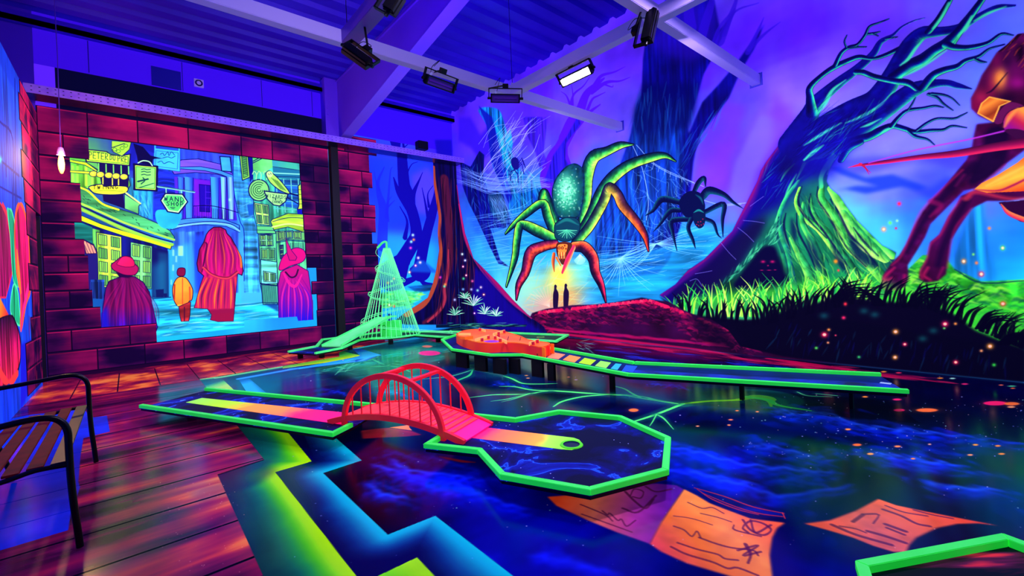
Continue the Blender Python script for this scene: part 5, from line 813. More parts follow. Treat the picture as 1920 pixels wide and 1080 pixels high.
    paper(T(55, 170, 90, 205, 220, 265, 330, 310, 455, 354, 520, 240, 587, 140, 560, 125, 480, 118, 350, 130, 220, 160, 120, 165), ['f84018', 'f07050', 'b03098', '50108c'], (90, 180), (560, 220), [((185, 200, 280, 240, 310, 265), 2), ((190, 238, 280, 270, 385, 308), 2), ((270, 225, 290, 240, 300, 235, 330, 262, 345, 258, 365, 285, 400, 262), 2), ((360, 150, 400, 190, 440, 215, 470, 180), 3), ((350, 215, 410, 230, 480, 165), 3), ((440, 130, 480, 150, 540, 140), 2.4), ((380, 165, 395, 140, 430, 150, 420, 175, 390, 170), 2)])
    paper(T(455, 354, 500, 270, 590, 140, 640, 165, 690, 195, 750, 218, 850, 255, 985, 272, 955, 292, 935, 330, 925, 400, 938, 500, 800, 490, 600, 430, 500, 385), ['f84850', 'ff7828', 'ff8c38', 'f86030'], (480, 360), (930, 300), [((605, 192, 660, 215, 700, 212, 745, 235), 1.6), ((655, 235, 720, 250, 775, 268), 1.6), ((550, 245, 620, 255, 700, 280), 1.5), ((550, 285, 590, 300, 620, 325, 640, 305, 655, 330), 2), ((650, 330, 720, 355, 780, 370, 860, 380, 880, 400), 2.6), ((565, 350, 640, 375, 720, 395, 750, 412, 800, 418), 2.6), ((540, 366, 600, 395, 700, 425, 760, 450, 800, 448, 880, 478), 3), ((820, 260, 850, 300, 900, 320, 930, 300, 900, 275, 850, 265, 820, 290, 840, 310), 3), ((850, 260, 870, 310, 930, 280), 3), ((785, 280, 790, 300, 890, 325), 2.4), ((840, 430, 850, 395, 830, 355), 5), ((800, 380, 880, 360, 820, 400, 890, 385), 3)])
    paper(T(1060, 275, 1160, 262, 1260, 225, 1350, 178, 1420, 203, 1520, 224, 1600, 240, 1820, 283, 1740, 274, 1660, 276, 1580, 292, 1500, 330, 1470, 360, 1460, 388, 1410, 386, 1330, 362, 1250, 330, 1150, 300), ['e05030', 'e06050', 'ff6830', 'ff4820'], (1080, 270), (1760, 280), [((1250, 268, 1290, 240), 4), ((1290, 238, 1350, 240, 1330, 275), 2.4), ((1380, 205, 1450, 230, 1540, 245), 2), ((1370, 220, 1440, 245, 1500, 275, 1550, 285), 3), ((1490, 222, 1560, 240, 1640, 255), 2), ((1380, 278, 1455, 305), 4), ((1385, 292, 1450, 318), 3), ((1310, 305, 1380, 325, 1455, 350), 4), ((1170, 280, 1240, 310, 1300, 330, 1400, 358), 4), ((1200, 285, 1260, 295, 1300, 310), 2)])
    for a in ((630, 135, 750, 170, 860, 210, 980, 235), (660, 155, 780, 205, 880, 235, 975, 248), (640, 140, 700, 180, 800, 220, 880, 240)): K.line(T(*a), [1, 2.4, 1.6], 'c82030', side=['c83040', '60103c'])
    K.line(T(975, 232, 985, 255), 1.4, 'd83038')
    W = Z(620, 680, 6.353); K.poly(W(700, 772, 930, 742, 940, 775, 972, 808), 'ff8840', tex=dict(cloud=.3)); K.poly(W(360, 810, 560, 785, 700, 775, 960, 812, 1090, 860, 900, 880, 380, 905), '9a1c38', feather=1.5, tex=dict(cloud=.5))
    K.line(Z(780, 750, 8.)(360, 850, 500, 880, 700, 920, 880, 935), [1, 3, 4, 1], '801028', soft=5)
    K.streaks(P(1720, 1050, 1850, 1045, 1925, 1052, 1925, 1080, 1760, 1080), 26, 60, -.05, 5, ['e02840', 'a01048', 'f06040', '400830'], .7, spread=.08)
    # specks and sparks of paint
    for i in range(330):
        x = g.uniform(500, 1920); y = g.uniform(665, 1060)
        if i < 160: x = g.uniform(1380, 1920); y = g.uniform(740, 860)
        r = g.choice((.5, .7, .9, 1.2)); K.dot(x, y, r*1.4, r*.8, g.choice(['d0d8ff', 'a0b0ff', 'ffd0c0', '90e0c0']), alpha=g.uniform(.5, 1))
    for x, y, rx, ry, c in ((1738, 769, 20, 3.4, 'ff7030'), (1866, 756, 22, 4, 'ff1c60'), (1897, 757, 14, 3, 'ff7030'), (1896, 763, 7, 1.6, 'ffa060'), (1682, 749, 8, 1.8, 'f02060'), (1686, 769, 10, 2.4, 'f01c58'), (1622, 744, 5, 1.3, 'ff9030'), (1657, 697, 5, 1.2, 'ff9030'), (1685, 699, 5, 1.2, 'f03050'), (1763, 709, 5, 1.2, 'ff9030'), (1786, 709.5, 5, 1.2, 'b0f8d0'), (1809, 720, 6, 1.3, 'f02868'), (1877, 722, 4, 1, 'ff7050'), (1897, 724, 7, 1., '50d890'), (1899, 728, 4, 1, 'ff7030'),
                       (1188, 769, 9, 3, 'ff7838'), (1590, 805, 5, 1.6, 'ff9040'), (1607, 834, 8, 2.2, 'ff7030'), (1632, 851, 6, 1.8, 'ffa050'), (1683, 837, 6, 1.7, 'ff9050'), (1829, 834, 5, 1.5, 'ffa040'), (1871, 836, 5, 1.5, 'ff9040'), (1819, 853, 5, 1.5, 'ffa060'), (1878, 851, 6, 1.6, 'ff9040'), (1743, 833, 3, 1.2, 'e0a080'), (1712, 860, 4, 1.4, 'ff9050'), (1420, 772, 3, 1, 'ff9050'), (1382, 770, 3, 1, 'ff8040'), (1367, 797, 3, 1.2, 'ff9050'), (1370, 787, 4, 1.2, 'ff8050'), (1308, 799, 3, 1, 'ffa060'), (1066, 707, 3, 1, 'ff9070'), (1080, 712, 3, 1, 'd0a0f0'), (987, 704, 3, .8, 'f0a050'), (990, 709, 3, .8, 'f0a050')):
        K.dot(x, y, rx*1.4, ry*1.6, c, alpha=.35); K.dot(x, y, rx, ry, c, hard=True)
    # the boards of the walkway at the left
    wood = [((a-K.u0)*K.ppm, (b-K.v0)*K.ppm) for a, b in WOOD]; r = K.mask(wood, raw=True); x0, y0, m = r; sl = (slice(y0, y0+m.shape[0]), slice(x0, x0+m.shape[1]))
    a = fbm(K.H, K.W, .16*K.ppm, .9*K.ppm, 4, 51)[sl]; b = fbm(K.H, K.W, .5*K.ppm, .5*K.ppm, 4, 53)[sl]; v = (np.arange(y0, y0+m.shape[0])/K.ppm+K.v0)[:, None]; u = (np.arange(x0, x0+m.shape[1])/K.ppm+K.u0)[None, :]
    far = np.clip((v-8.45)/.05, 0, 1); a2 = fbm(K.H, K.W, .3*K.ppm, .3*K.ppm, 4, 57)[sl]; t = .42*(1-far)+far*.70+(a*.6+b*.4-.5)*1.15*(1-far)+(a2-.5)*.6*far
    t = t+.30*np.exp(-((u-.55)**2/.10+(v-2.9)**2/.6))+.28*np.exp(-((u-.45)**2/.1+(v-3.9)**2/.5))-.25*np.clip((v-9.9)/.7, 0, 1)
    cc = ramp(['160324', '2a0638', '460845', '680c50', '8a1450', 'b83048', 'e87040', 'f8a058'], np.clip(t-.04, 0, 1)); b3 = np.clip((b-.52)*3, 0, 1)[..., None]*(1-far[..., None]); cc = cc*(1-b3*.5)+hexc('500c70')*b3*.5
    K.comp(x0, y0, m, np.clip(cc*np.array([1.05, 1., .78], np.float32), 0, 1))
    for k, y in enumerate(PLY): _seam(K, (XL, y), (2.2, y), m, x0, y0)
    for x in PLX[1:]: _seam(K, (x, 8.5), (x, 10.45), m, x0, y0)
    g2 = random.Random(2)
    for i in range(60): q = fl(g2.uniform(330, 460), g2.uniform(930, 1075)); K.dot(g2.uniform(300, 460), g2.uniform(900, 1075), .9, .7, 'f0a080', alpha=.8)
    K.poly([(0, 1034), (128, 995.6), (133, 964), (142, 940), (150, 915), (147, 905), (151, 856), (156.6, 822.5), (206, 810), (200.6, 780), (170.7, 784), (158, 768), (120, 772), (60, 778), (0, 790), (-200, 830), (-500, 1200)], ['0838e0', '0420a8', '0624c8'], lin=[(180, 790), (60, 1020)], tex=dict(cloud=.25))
def _seam(K, a, b, m, x0, y0):
    h = (.011 if a[1] == b[1] else .007)*K.ppm; A = [(a[0]-K.u0)*K.ppm, (a[1]-K.v0)*K.ppm]; B = [(b[0]-K.u0)*K.ppm, (b[1]-K.v0)*K.ppm]
    q = [(A[0], A[1]-h), (B[0], B[1]-h), (B[0], B[1]+h), (A[0], A[1]+h)] if a[1] == b[1] else [(A[0]-h, A[1]), (A[0]+h, A[1]), (B[0]+h, B[1]), (B[0]-h, B[1])]
    r = K.mask(q, raw=True)
    if r is None: return
    X, Y, mm = r; M = np.zeros((K.H, K.W), np.float32); M[y0:y0+m.shape[0], x0:x0+m.shape[1]] = m; K.comp(X, Y, mm*M[Y:Y+mm.shape[0], X:X+mm.shape[1]], hexc('0a0220'))
# ---------------------------------------------------------------- materials
def lin(c):
    c = hexc(c); return tuple(float(x) for x in np.where(c <= .04045, c/12.92, ((c+.055)/1.055)**2.4))+(1.,)
def new_mat(name):
    m = bpy.data.materials.new(name); m.use_nodes = True; nt = m.node_tree; b = nt.nodes['Principled BSDF']; return m, nt, b
FLUO = .86                                                        # fluorescent paint really gives off light under black light: share of a day-glow paint's light that it gives off itself under the black light
MATS = {}
def plain(name, col, rough=.5, metal=0., glow=0., noise=None, spec=.3, col2=None, bump=0., gcol=None):
    if name in MATS: return MATS[name]
    m, nt, b = new_mat(name); b.inputs['Base Color'].default_value = lin(col); b.inputs['Roughness'].default_value = rough; b.inputs['Metallic'].default_value = metal; b.inputs['Specular IOR Level'].default_value = spec
    if glow: b.inputs['Emission Color'].default_value = lin(col); b.inputs['Emission Strength'].default_value = glow
    if noise:
        tc = nt.nodes.new('ShaderNodeNewGeometry'); n = nt.nodes.new('ShaderNodeTexNoise'); n.inputs['Scale'].default_value = noise; n.inputs['Detail'].default_value = 6
        r = nt.nodes.new('ShaderNodeValToRGB'); r.color_ramp.elements[0].position = .36; r.color_ramp.elements[1].position = .66
        c = lin(col); r.color_ramp.elements[0].color = lin(col2) if col2 else tuple(x*.72 for x in c[:3])+(1,); r.color_ramp.elements[1].color = c
        nt.links.new(tc.outputs['Position'], n.inputs['Vector']); nt.links.new(n.outputs['Fac'], r.inputs['Fac']); nt.links.new(r.outputs['Color'], b.inputs['Base Color'])
        if glow and not gcol: nt.links.new(r.outputs['Color'], b.inputs['Emission Color'])
        if gcol: b.inputs['Emission Color'].default_value = lin(gcol)
        if bump:
            bp = nt.nodes.new('ShaderNodeBump'); bp.inputs['Strength'].default_value = bump; bp.inputs['Distance'].default_value = .003; nt.links.new(n.outputs['Fac'], bp.inputs['Height']); nt.links.new(bp.outputs['Normal'], b.inputs['Normal'])
    MATS[name] = m; return m
def painted(name, K, rough=.8, spec=.06, glow=FLUO, rnoise=False):
    """a wall or floor covered with the painting made above, laid on it in metres"""
    im = bpy.data.images.new(name, K.W, K.H, alpha=False); px = np.ones((K.H, K.W, 4), np.float32); px[..., :3] = np.clip(K.img, 0, 1)
    im.pixels.foreach_set(px.ravel()); im.update(); im.pack(); K.img = None; K.n = None
    m, nt, b = new_mat(name); g = nt.nodes.new('ShaderNodeNewGeometry'); sp = nt.nodes.new('ShaderNodeSeparateXYZ'); cb = nt.nodes.new('ShaderNodeCombineXYZ'); nt.links.new(g.outputs['Position'], sp.inputs[0])
    ax = dict(b=('X', 'Z'), r=('Y', 'Z'), l=('Y', 'Z'), f=('X', 'Y'), d=('X', 'Y'))[K.plane]
    for i, (a, lo, hi) in enumerate(((ax[0], K.u0, K.u0+K.W/K.ppm), (ax[1], K.v0, K.v0+K.H/K.ppm))):
        r = nt.nodes.new('ShaderNodeMapRange'); r.clamp = True; r.inputs['From Min'].default_value = lo; r.inputs['From Max'].default_value = hi
        nt.links.new(sp.outputs[a], r.inputs['Value']); nt.links.new(r.outputs['Result'], cb.inputs[i])
    t = nt.nodes.new('ShaderNodeTexImage'); t.image = im; t.extension = 'EXTEND'; nt.links.new(cb.outputs[0], t.inputs['Vector'])
    nt.links.new(t.outputs['Color'], b.inputs['Base Color']); nt.links.new(t.outputs['Color'], b.inputs['Emission Color']); b.inputs['Emission Strength'].default_value = glow
    b.inputs['Roughness'].default_value = rough; b.inputs['Specular IOR Level'].default_value = spec
    if rnoise:
        n = nt.nodes.new('ShaderNodeTexNoise'); n.inputs['Scale'].default_value = 3.; n.inputs['Detail'].default_value = 5; mr = nt.nodes.new('ShaderNodeMapRange'); mr.inputs['To Min'].default_value = rough*.7; mr.inputs['To Max'].default_value = rough*1.5
        nt.links.new(g.outputs['Position'], n.inputs['Vector']); nt.links.new(n.outputs['Fac'], mr.inputs['Value']); nt.links.new(mr.outputs['Result'], b.inputs['Roughness'])
    return m
def lane_mat(name, a, b_, stops, glow=.55):
    """colour bands running from a to b on a strip"""
    m, nt, b = new_mat(name); g = nt.nodes.new('ShaderNodeNewGeometry'); n = nt.nodes.new('ShaderNodeTexNoise'); n.inputs['Scale'].default_value = 7; nt.links.new(g.outputs['Position'], n.inputs['Vector'])
    d = Vector(b_)-Vector(a); L = d.length; vm = nt.nodes.new('ShaderNodeVectorMath'); vm.operation = 'DOT_PRODUCT'; nt.links.new(g.outputs['Position'], vm.inputs[0]); vm.inputs[1].default_value = d/L/L
    s = nt.nodes.new('ShaderNodeMath'); s.operation = 'SUBTRACT'; nt.links.new(vm.outputs['Value'], s.inputs[0]); s.inputs[1].default_value = Vector(a).dot(d)/L/L
    w = nt.nodes.new('ShaderNodeMath'); w.operation = 'MULTIPLY_ADD'; nt.links.new(n.outputs['Fac'], w.inputs[0]); w.inputs[1].default_value = .10; nt.links.new(s.outputs[0], w.inputs[2])
    r = nt.nodes.new('ShaderNodeValToRGB'); el = r.color_ramp.elements
    while len(el) > 1: el.remove(el[0])
    el[0].position = stops[0][0]; el[0].color = lin(stops[0][1])
    for p, c in stops[1:]: e = el.new(p); e.color = lin(c)
    nt.links.new(w.outputs[0], r.inputs['Fac']); nt.links.new(r.outputs['Color'], b.inputs['Base Color']); nt.links.new(r.outputs['Color'], b.inputs['Emission Color']); b.inputs['Emission Strength'].default_value = glow; b.inputs['Roughness'].default_value = .5
    return m
def star_carpet(name):
    """deck covering: night-blue clouds and specks, procedural"""
    m, nt, b = new_mat(name); N = nt.nodes.new; L = nt.links.new; g = N('ShaderNodeNewGeometry')
    n = N('ShaderNodeTexNoise'); n.inputs['Scale'].default_value = 2.6; n.inputs['Detail'].default_value = 8; n.inputs['Distortion'].default_value = .7; L(g.outputs['Position'], n.inputs['Vector'])
    r = N('ShaderNodeValToRGB'); e = r.color_ramp.elements; e[0].position = .42; e[0].color = lin('02022c'); e[1].position = .56; e[1].color = lin('04067c')
    for p, c in ((.50, '030350'), (.565, '1c58e0'), (.59, '0a1898'), (.66, '040870'), (.72, '02022c')): q = e.new(p); q.color = lin(c)
    L(n.outputs['Fac'], r.inputs['Fac']); v = N('ShaderNodeTexVoronoi'); v.inputs['Scale'].default_value = 17; L(g.outputs['Position'], v.inputs['Vector'])
    lt = N('ShaderNodeMath'); lt.operation = 'LESS_THAN'; lt.inputs[1].default_value = .075; L(v.outputs['Distance'], lt.inputs[0]); n2 = N('ShaderNodeTexNoise'); n2.inputs['Scale'].default_value = 1.7; L(g.outputs['Position'], n2.inputs['Vector'])
    gt = N('ShaderNodeMath'); gt.operation = 'GREATER_THAN'; gt.inputs[1].default_value = .5; L(n2.outputs['Fac'], gt.inputs[0]); mu = N('ShaderNodeMath'); mu.operation = 'MULTIPLY'; L(lt.outputs[0], mu.inputs[0]); L(gt.outputs[0], mu.inputs[1])
    mx = N('ShaderNodeMix'); mx.data_type = 'RGBA'; L(mu.outputs[0], mx.inputs['Factor']); L(r.outputs['Color'], mx.inputs['A']); mx.inputs['B'].default_value = lin('a0a8f0')
    L(mx.outputs['Result'], b.inputs['Base Color']); L(mx.outputs['Result'], b.inputs['Emission Color']); b.inputs['Emission Strength'].default_value = .6; b.inputs['Roughness'].default_value = .6; b.inputs['Specular IOR Level'].default_value = .08; return m
# ---------------------------------------------------------------- meshes
class MB:
    def __init__(s): s.v = []; s.f = []
    def add(s, v, f): n = len(s.v); s.v += [tuple(map(float, p)) for p in v]; s.f += [tuple(i+n for i in q) for q in f]; return s
    def box(s, x0, y0, z0, x1, y1, z1):
        return s.add([(x, y, z) for x in (x0, x1) for y in (y0, y1) for z in (z0, z1)], [(0, 1, 3, 2), (4, 6, 7, 5), (0, 4, 5, 1), (2, 3, 7, 6), (0, 2, 6, 4), (1, 5, 7, 3)])
    def prism(s, poly, z0, z1, top=None):
        n = len(poly); a = sum(poly[i][0]*poly[(i+1) % n][1]-poly[(i+1) % n][0]*poly[i][1] for i in range(n)); idx = list(range(n)) if a > 0 else list(range(n-1, -1, -1)); p = [poly[i] for i in idx]; t = [(top or poly)[i] for i in idx]
        za = [z0]*n if np.isscalar(z0) else [z0[i] for i in idx]; zb = [z1]*n if np.isscalar(z1) else [z1[i] for i in idx]
        return s.add([(q[0], q[1], z) for q, z in zip(p, za)]+[(q[0], q[1], z) for q, z in zip(t, zb)], [tuple(range(n-1, -1, -1)), tuple(range(n, 2*n))]+[(i, (i+1) % n, n+(i+1) % n, n+i) for i in range(n)])
    def beam(s, a, b, w, h, up=(0, 0, 1)):
        a, b = Vector(a), Vector(b); d = (b-a).normalized(); u = Vector(up); r = d.cross(u).normalized(); u = r.cross(d).normalized(); o = [r*(w/2)*i+u*(h/2)*j for i, j in ((-1, -1), (1, -1), (1, 1), (-1, 1))]
        return s.add([a+q for q in o]+[b+q for q in o], [(3, 2, 1, 0), (4, 5, 6, 7)]+[(i, (i+1) % 4, 4+(i+1) % 4, 4+i) for i in range(4)])
    def tube(s, pts, r, n=8, closed=False, caps=True):
        pts = [Vector(p) for p in pts]; m = len(pts); rr = [r]*m if np.isscalar(r) else list(r); rings = []; ref = None
        for i in range(m):
            a = pts[(i-1) % m] if (closed or i) else pts[0]; b = pts[(i+1) % m] if (closed or i < m-1) else pts[-1]; d = (b-a).normalized()
            if ref is None: ref = d.orthogonal().normalized()
            ref = (ref-d*ref.dot(d)).normalized(); q = d.cross(ref); rings.append([pts[i]+(ref*math.cos(t*2*math.pi/n)+q*math.sin(t*2*math.pi/n))*rr[i] for t in range(n)])
        f = [(i*n+t, i*n+(t+1) % n, ((i+1) % m)*n+(t+1) % n, ((i+1) % m)*n+t) for i in range(m if closed else m-1) for t in range(n)]
        if caps and not closed: f += [tuple(range(n-1, -1, -1)), tuple((m-1)*n+t for t in range(n))]
        return s.add([p for g in rings for p in g], f)
    def lathe(s, prof, c, n=24, axis=None):
        v = []; f = []; m = len(prof)
        for i in range(n):
            a = 2*math.pi*i/n
            for r, z in prof: v.append((c[0]+r*math.cos(a), c[1]+r*math.sin(a), c[2]+z))
        for i in range(n):
            for j in range(m-1): f.append((i*m+j, ((i+1) % n)*m+j, ((i+1) % n)*m+j+1, i*m+j+1))
        return s.add(v, f)
    def sweep(s, pts, w, h, up=(0, 0, 1), side=None):
        """rectangular bar along a path; side = constant sideways direction"""
        m = len(pts); v = []
        for i in range(m):
            d = (Vector(pts[min(i+1, m-1)])-Vector(pts[max(i-1, 0)])).normalized(); r = Vector(side) if side is not None else d.cross(Vector(up)).normalized(); u = r.cross(d).normalized()
            v += [Vector(pts[i])+r*(w/2)*a+u*(h/2)*b for a, b in ((-1, -1), (1, -1), (1, 1), (-1, 1))]
        return s.add(v, [(3, 2, 1, 0), tuple(4*(m-1)+k for k in range(4))]+[(4*i+k, 4*i+(k+1) % 4, 4*i+4+(k+1) % 4, 4*i+4+k) for i in range(m-1) for k in range(4)])
    def build(s, name, mat, parent=None, smooth=False, bevel=0.):
        me = bpy.data.meshes.new(name); me.from_pydata(s.v, [], s.f); bm = bmesh.new(); bm.from_mesh(me); bmesh.ops.recalc_face_normals(bm, faces=bm.faces)
        if bevel: bmesh.ops.bevel(bm, geom=bm.edges, offset=bevel, segments=2, affect='EDGES', clamp_overlap=True)
        bm.to_mesh(me); bm.free(); me.materials.append(mat)
        if smooth: me.shade_smooth(); me.set_sharp_from_angle(angle=math.radians(40))
        o = bpy.data.objects.new(name, me); COL.objects.link(o)
        if parent: o.parent = parent; o.matrix_parent_inverse = parent.matrix_world.inverted()
        return o
def tag(o, label=None, cat=None, group=None, kind=None):
    for k, v in (('label', label), ('category', cat), ('group', group), ('kind', kind)):
        if v: o[k] = v
    return o
def thing(name, loc, label, cat, group=None):
    o = bpy.data.objects.new(name, None); o.empty_display_size = .05; COL.objects.link(o); o.location = loc; o.matrix_world = Matrix.Translation(loc); return tag(o, label, cat, group)
def struct(name, mb, mat, parent=None, label=None, **k): return tag(mb.build(name, mat, parent, **k), label, kind='structure')
def center(o):
    """move a mesh's origin to its own middle"""
    me = o.data; n = len(me.vertices); c = np.empty(n*3); me.vertices.foreach_get('co', c); c = c.reshape(-1, 3); mid = c.mean(0); c -= mid; me.vertices.foreach_set('co', c.ravel())
    M = o.matrix_world.copy() if not o.parent else Matrix.Identity(4); o.location = Vector(o.location)+Vector(mid); return o

# ---------------------------------------------------------------- the room
K = Canvas('r', -.7, 0, YB, ZR+.1, 150, seed=1); paint_forest(K, True); M_FOREST = painted('forest_mural_paint', K)
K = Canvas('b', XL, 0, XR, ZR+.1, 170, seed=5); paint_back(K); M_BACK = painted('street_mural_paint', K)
K = Canvas('l', 0, 0, YB, 4.6, 120, seed=6); paint_left(K); M_LEFT = painted('left_mural_paint', K)
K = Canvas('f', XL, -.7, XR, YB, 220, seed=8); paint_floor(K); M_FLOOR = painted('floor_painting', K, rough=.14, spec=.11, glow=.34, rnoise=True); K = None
M_WHITE = plain('white_sheet_metal', '6038e8', .5, noise=.8, col2='4c24d8'); M_ROOF = plain('roof_sheet', '3c14e0', .45, noise=.6, col2='2e0cc0'); M_STEEL = plain('painted_steel', 'c4b4ff', .4, glow=.06)  # violet lamp light put into these colours; the steel also glows a little
M_DARK = plain('unlit_partition', '0a0830', .7); M_BLACK = plain('matt_black', '05050c', .5); M_BLACKM = plain('black_metal', '08080e', .35, .3)
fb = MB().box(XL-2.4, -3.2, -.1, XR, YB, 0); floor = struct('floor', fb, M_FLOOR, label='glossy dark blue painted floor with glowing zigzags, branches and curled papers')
wr = struct('wall_right', MB().box(XR, -3.2, 0, XR+.15, YB+.15, ZR+.4), M_FOREST, label='wall painted with a misty forest, giant spider and leaning tree')
wb = struct('wall_back', MB().box(XL, YB, 0, XR, YB+.15, ZR+.4), M_BACK, label='wall painted as a stone border round a lamplit street')
struct('wall_back_extension', MB().box(XL-2.4, YB, 0, XL, YB+.15, ZR+.4), plain('lilac_wall', '6a2cf0', .6, noise=.7, col2='5a20e0'))
wl = MB().box(XL-.12, -.7, 0, XL, 10.26, 4.52).box(XL-.12, 10.26, 2.76, XL, YB, 4.52).build('wall_left', M_LEFT); tag(wl, 'blue partition wall with painted shields and a stone edge', kind='structure')
struct('wall_outer', MB().box(XL-2.5, -3.2, 0, XL-2.4, YB, ZR+.4), plain('outer_wall_dark', '2410a0', .7))
d1 = struct('door_1', MB().box(XL-.9, 10.2, 0, XL-.8, YB, 2.8), M_DARK, label='dark narrow doorway beside the stone edge'); 
struct('doorway_dark_box', MB().box(XL-.8, YB-.03, 0, XL-.002, YB-.008, 2.75).box(XL-.8, 10.2, 2.76, XL-.13, YB, 2.82).box(XL-.8, 10.16, 0, XL-.13, 10.2, 2.82), M_DARK, d1)  # near-black panels added so the opening reads as deep shade
def slabs(rects, parent, plane, mat, name):
    for (a0, z0, a1, z1) in rects:
        g = .006; m = MB()
        if plane == 'b': m.box(a0+g, YB-.006, z0+g, a1-g, YB-.0005, z1-g)
        else: m.box(XL+.0005, a0+g, z0+g, XL+.006, a1-g, z1-g)
        m.build(name, mat, parent)
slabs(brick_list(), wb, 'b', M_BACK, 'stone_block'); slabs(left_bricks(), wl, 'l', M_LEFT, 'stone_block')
# walkway boards: thin boards clipped to the walkway's outline
def clip_strip(poly, ax, lo, hi):
    for sgn, lim in ((1, lo), (-1, hi)):
        out = []; n = len(poly)
        for i in range(n):
            a, b = poly[i], poly[(i+1) % n]; ia, ib = sgn*(a[ax]-lim) >= 0, sgn*(b[ax]-lim) >= 0
            if ia: out.append(a)
            if ia != ib: t = (lim-a[ax])/(b[ax]-a[ax]); out.append((a[0]+t*(b[0]-a[0]), a[1]+t*(b[1]-a[1])))
        poly = out
        if len(poly) < 3: return []
    return poly
NEARW = clip_strip(WOOD, 1, 2.17, 8.48); FARW = clip_strip(WOOD, 1, 8.49, 10.6)
def area(p): return abs(sum(p[i][0]*p[(i+1) % len(p)][1]-p[(i+1) % len(p)][0]*p[i][1] for i in range(len(p))))/2
for lo, hi in zip(PLY[:-1], PLY[1:]+[8.48]):
    p = clip_strip(NEARW, 1, lo+.006, min(hi, 8.48)-.006)
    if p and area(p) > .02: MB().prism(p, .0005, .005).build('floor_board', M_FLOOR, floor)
for lo, hi in zip(PLX[:-1], PLX[1:]):
    p = clip_strip(FARW, 0, lo+.006, hi-.006)
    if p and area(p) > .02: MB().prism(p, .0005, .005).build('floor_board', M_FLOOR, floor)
# roof: corrugated sheet, ridges along the room
pitch = .40; m = MB(); ys = []; y = -3.2
while y < YB: ys += [(y, 0), (y+.20, 0), (y+.25, .07), (y+.35, .07)]; y += pitch
ys = [(min(a, YB), b) for a, b in ys]+[(YB, 0)]; v = [(x, a, ZR+b+(YB-a)*.012) for a, b in ys for x in (XL-2.4, XR)]
m.add(v, [(2*i, 2*i+1, 2*i+3, 2*i+2) for i in range(len(ys)-1)]); struct('ceiling', m, M_ROOF, label='corrugated metal roof sheet lit violet')
struct('trim_1', MB().box(XL-2.4, YB-.16, 5.93, XR, YB-.02, 6.02).box(XL-2.4, YB-.16, 5.93, XR, YB-.14, 6.10), M_ROOF, label='cold-formed purlin along the top of the back wall')
for x in (-.4, .95, 2.35, 3.4): struct('panel_joint', MB().box(x, YB-.004, 5.36, x+.012, YB, 5.93), plain('joint_dark', '1a0c90', .6), wb)
# portal frame
pf = thing('portal_frame', (3.82, 10.6, 0), 'steel portal frame column and sloping rafter across the roof', 'steel frame')
zb = lambda y: 4.82+(10.5-y)*.172
M_FR = plain('frame_steel', '7a40f0', .45, noise=.5, col2='6a30e8')
def rafter_poly(y0, y1, dz0, dz1): return [(y0, zb(y0)+dz0), (y1, zb(y1)+dz0), (y1, dz1), (y0, dz1)]
w_ = MB(); w_.add([(x, y, z) for x in (3.895, 3.907) for y, z in ((10.8, zb(10.8)), (-1.5, zb(-1.5)), (-1.5, max(ZR+.05, zb(-1.5)+.35)), (4.5, ZR+.1), (10.8, ZR))], [(0, 1, 2, 3, 4), (9, 8, 7, 6, 5), (0, 5, 6, 1), (1, 6, 7, 2), (2, 7, 8, 3), (3, 8, 9, 4), (4, 9, 5, 0)]); w_.build('web', M_FR, pf)
MB().beam((4.0, 10.75, zb(10.75)), (4.0, -1.5, zb(-1.5)), .24, .016, up=(0, 0, 1)).build('lower_flange', plain('frame_flange', '7c58f4', .4), pf)
MB().beam((3.9, 10.7, ZR-.05), (3.9, 5.2, ZR-.05), .07, .012).build('top_flange', M_FR, pf)
MB().box(3.60, 10.5, 4.74, 3.92, 10.79, ZR).build('column_head', M_FR, pf)
MB().box(3.725, 10.62, 0, 3.895, 10.79, 4.74).build('column', plain('soot_black', '04020e', .6), pf)
for z in (5.35, 5.5, 5.65): MB().lathe([(0, .0), (.016, 0), (.016, .012), (0, .012)], (3.65, 10.49, z), 8).build('bolt', M_FR, pf)
# perforated steel channel in front of the back wall
ch = thing('perforated_channel', (3., 10.2, 4.65), 'long perforated steel channel hung in front of the stone wall top', 'steel channel')
M_CH = plain('galvanised_violet', '9a70ff', .4, 0, noise=9, col2='8858f8', glow=.1); MB().box(-1.14, 10.22, 4.65, XR-.02, 10.235, 4.79).build('web', M_CH, ch)  # violet lamp light put into the web's colour, with a slight glow
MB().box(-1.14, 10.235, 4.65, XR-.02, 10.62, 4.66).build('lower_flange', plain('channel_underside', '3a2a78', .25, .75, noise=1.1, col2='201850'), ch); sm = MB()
for k in range(92):
    x = -1.05+k*.09
    for z in (4.69, 4.755):
        if x < 7.2: sm.add([(x+.014*math.cos(a*math.pi/3), 10.2185, z+.007*math.sin(a*math.pi/3)) for a in range(6)], [(0, 1, 2, 3, 4, 5)])
tag(sm.build('slots', plain('slot_dark', '10084c', .8), ch), kind='stuff')
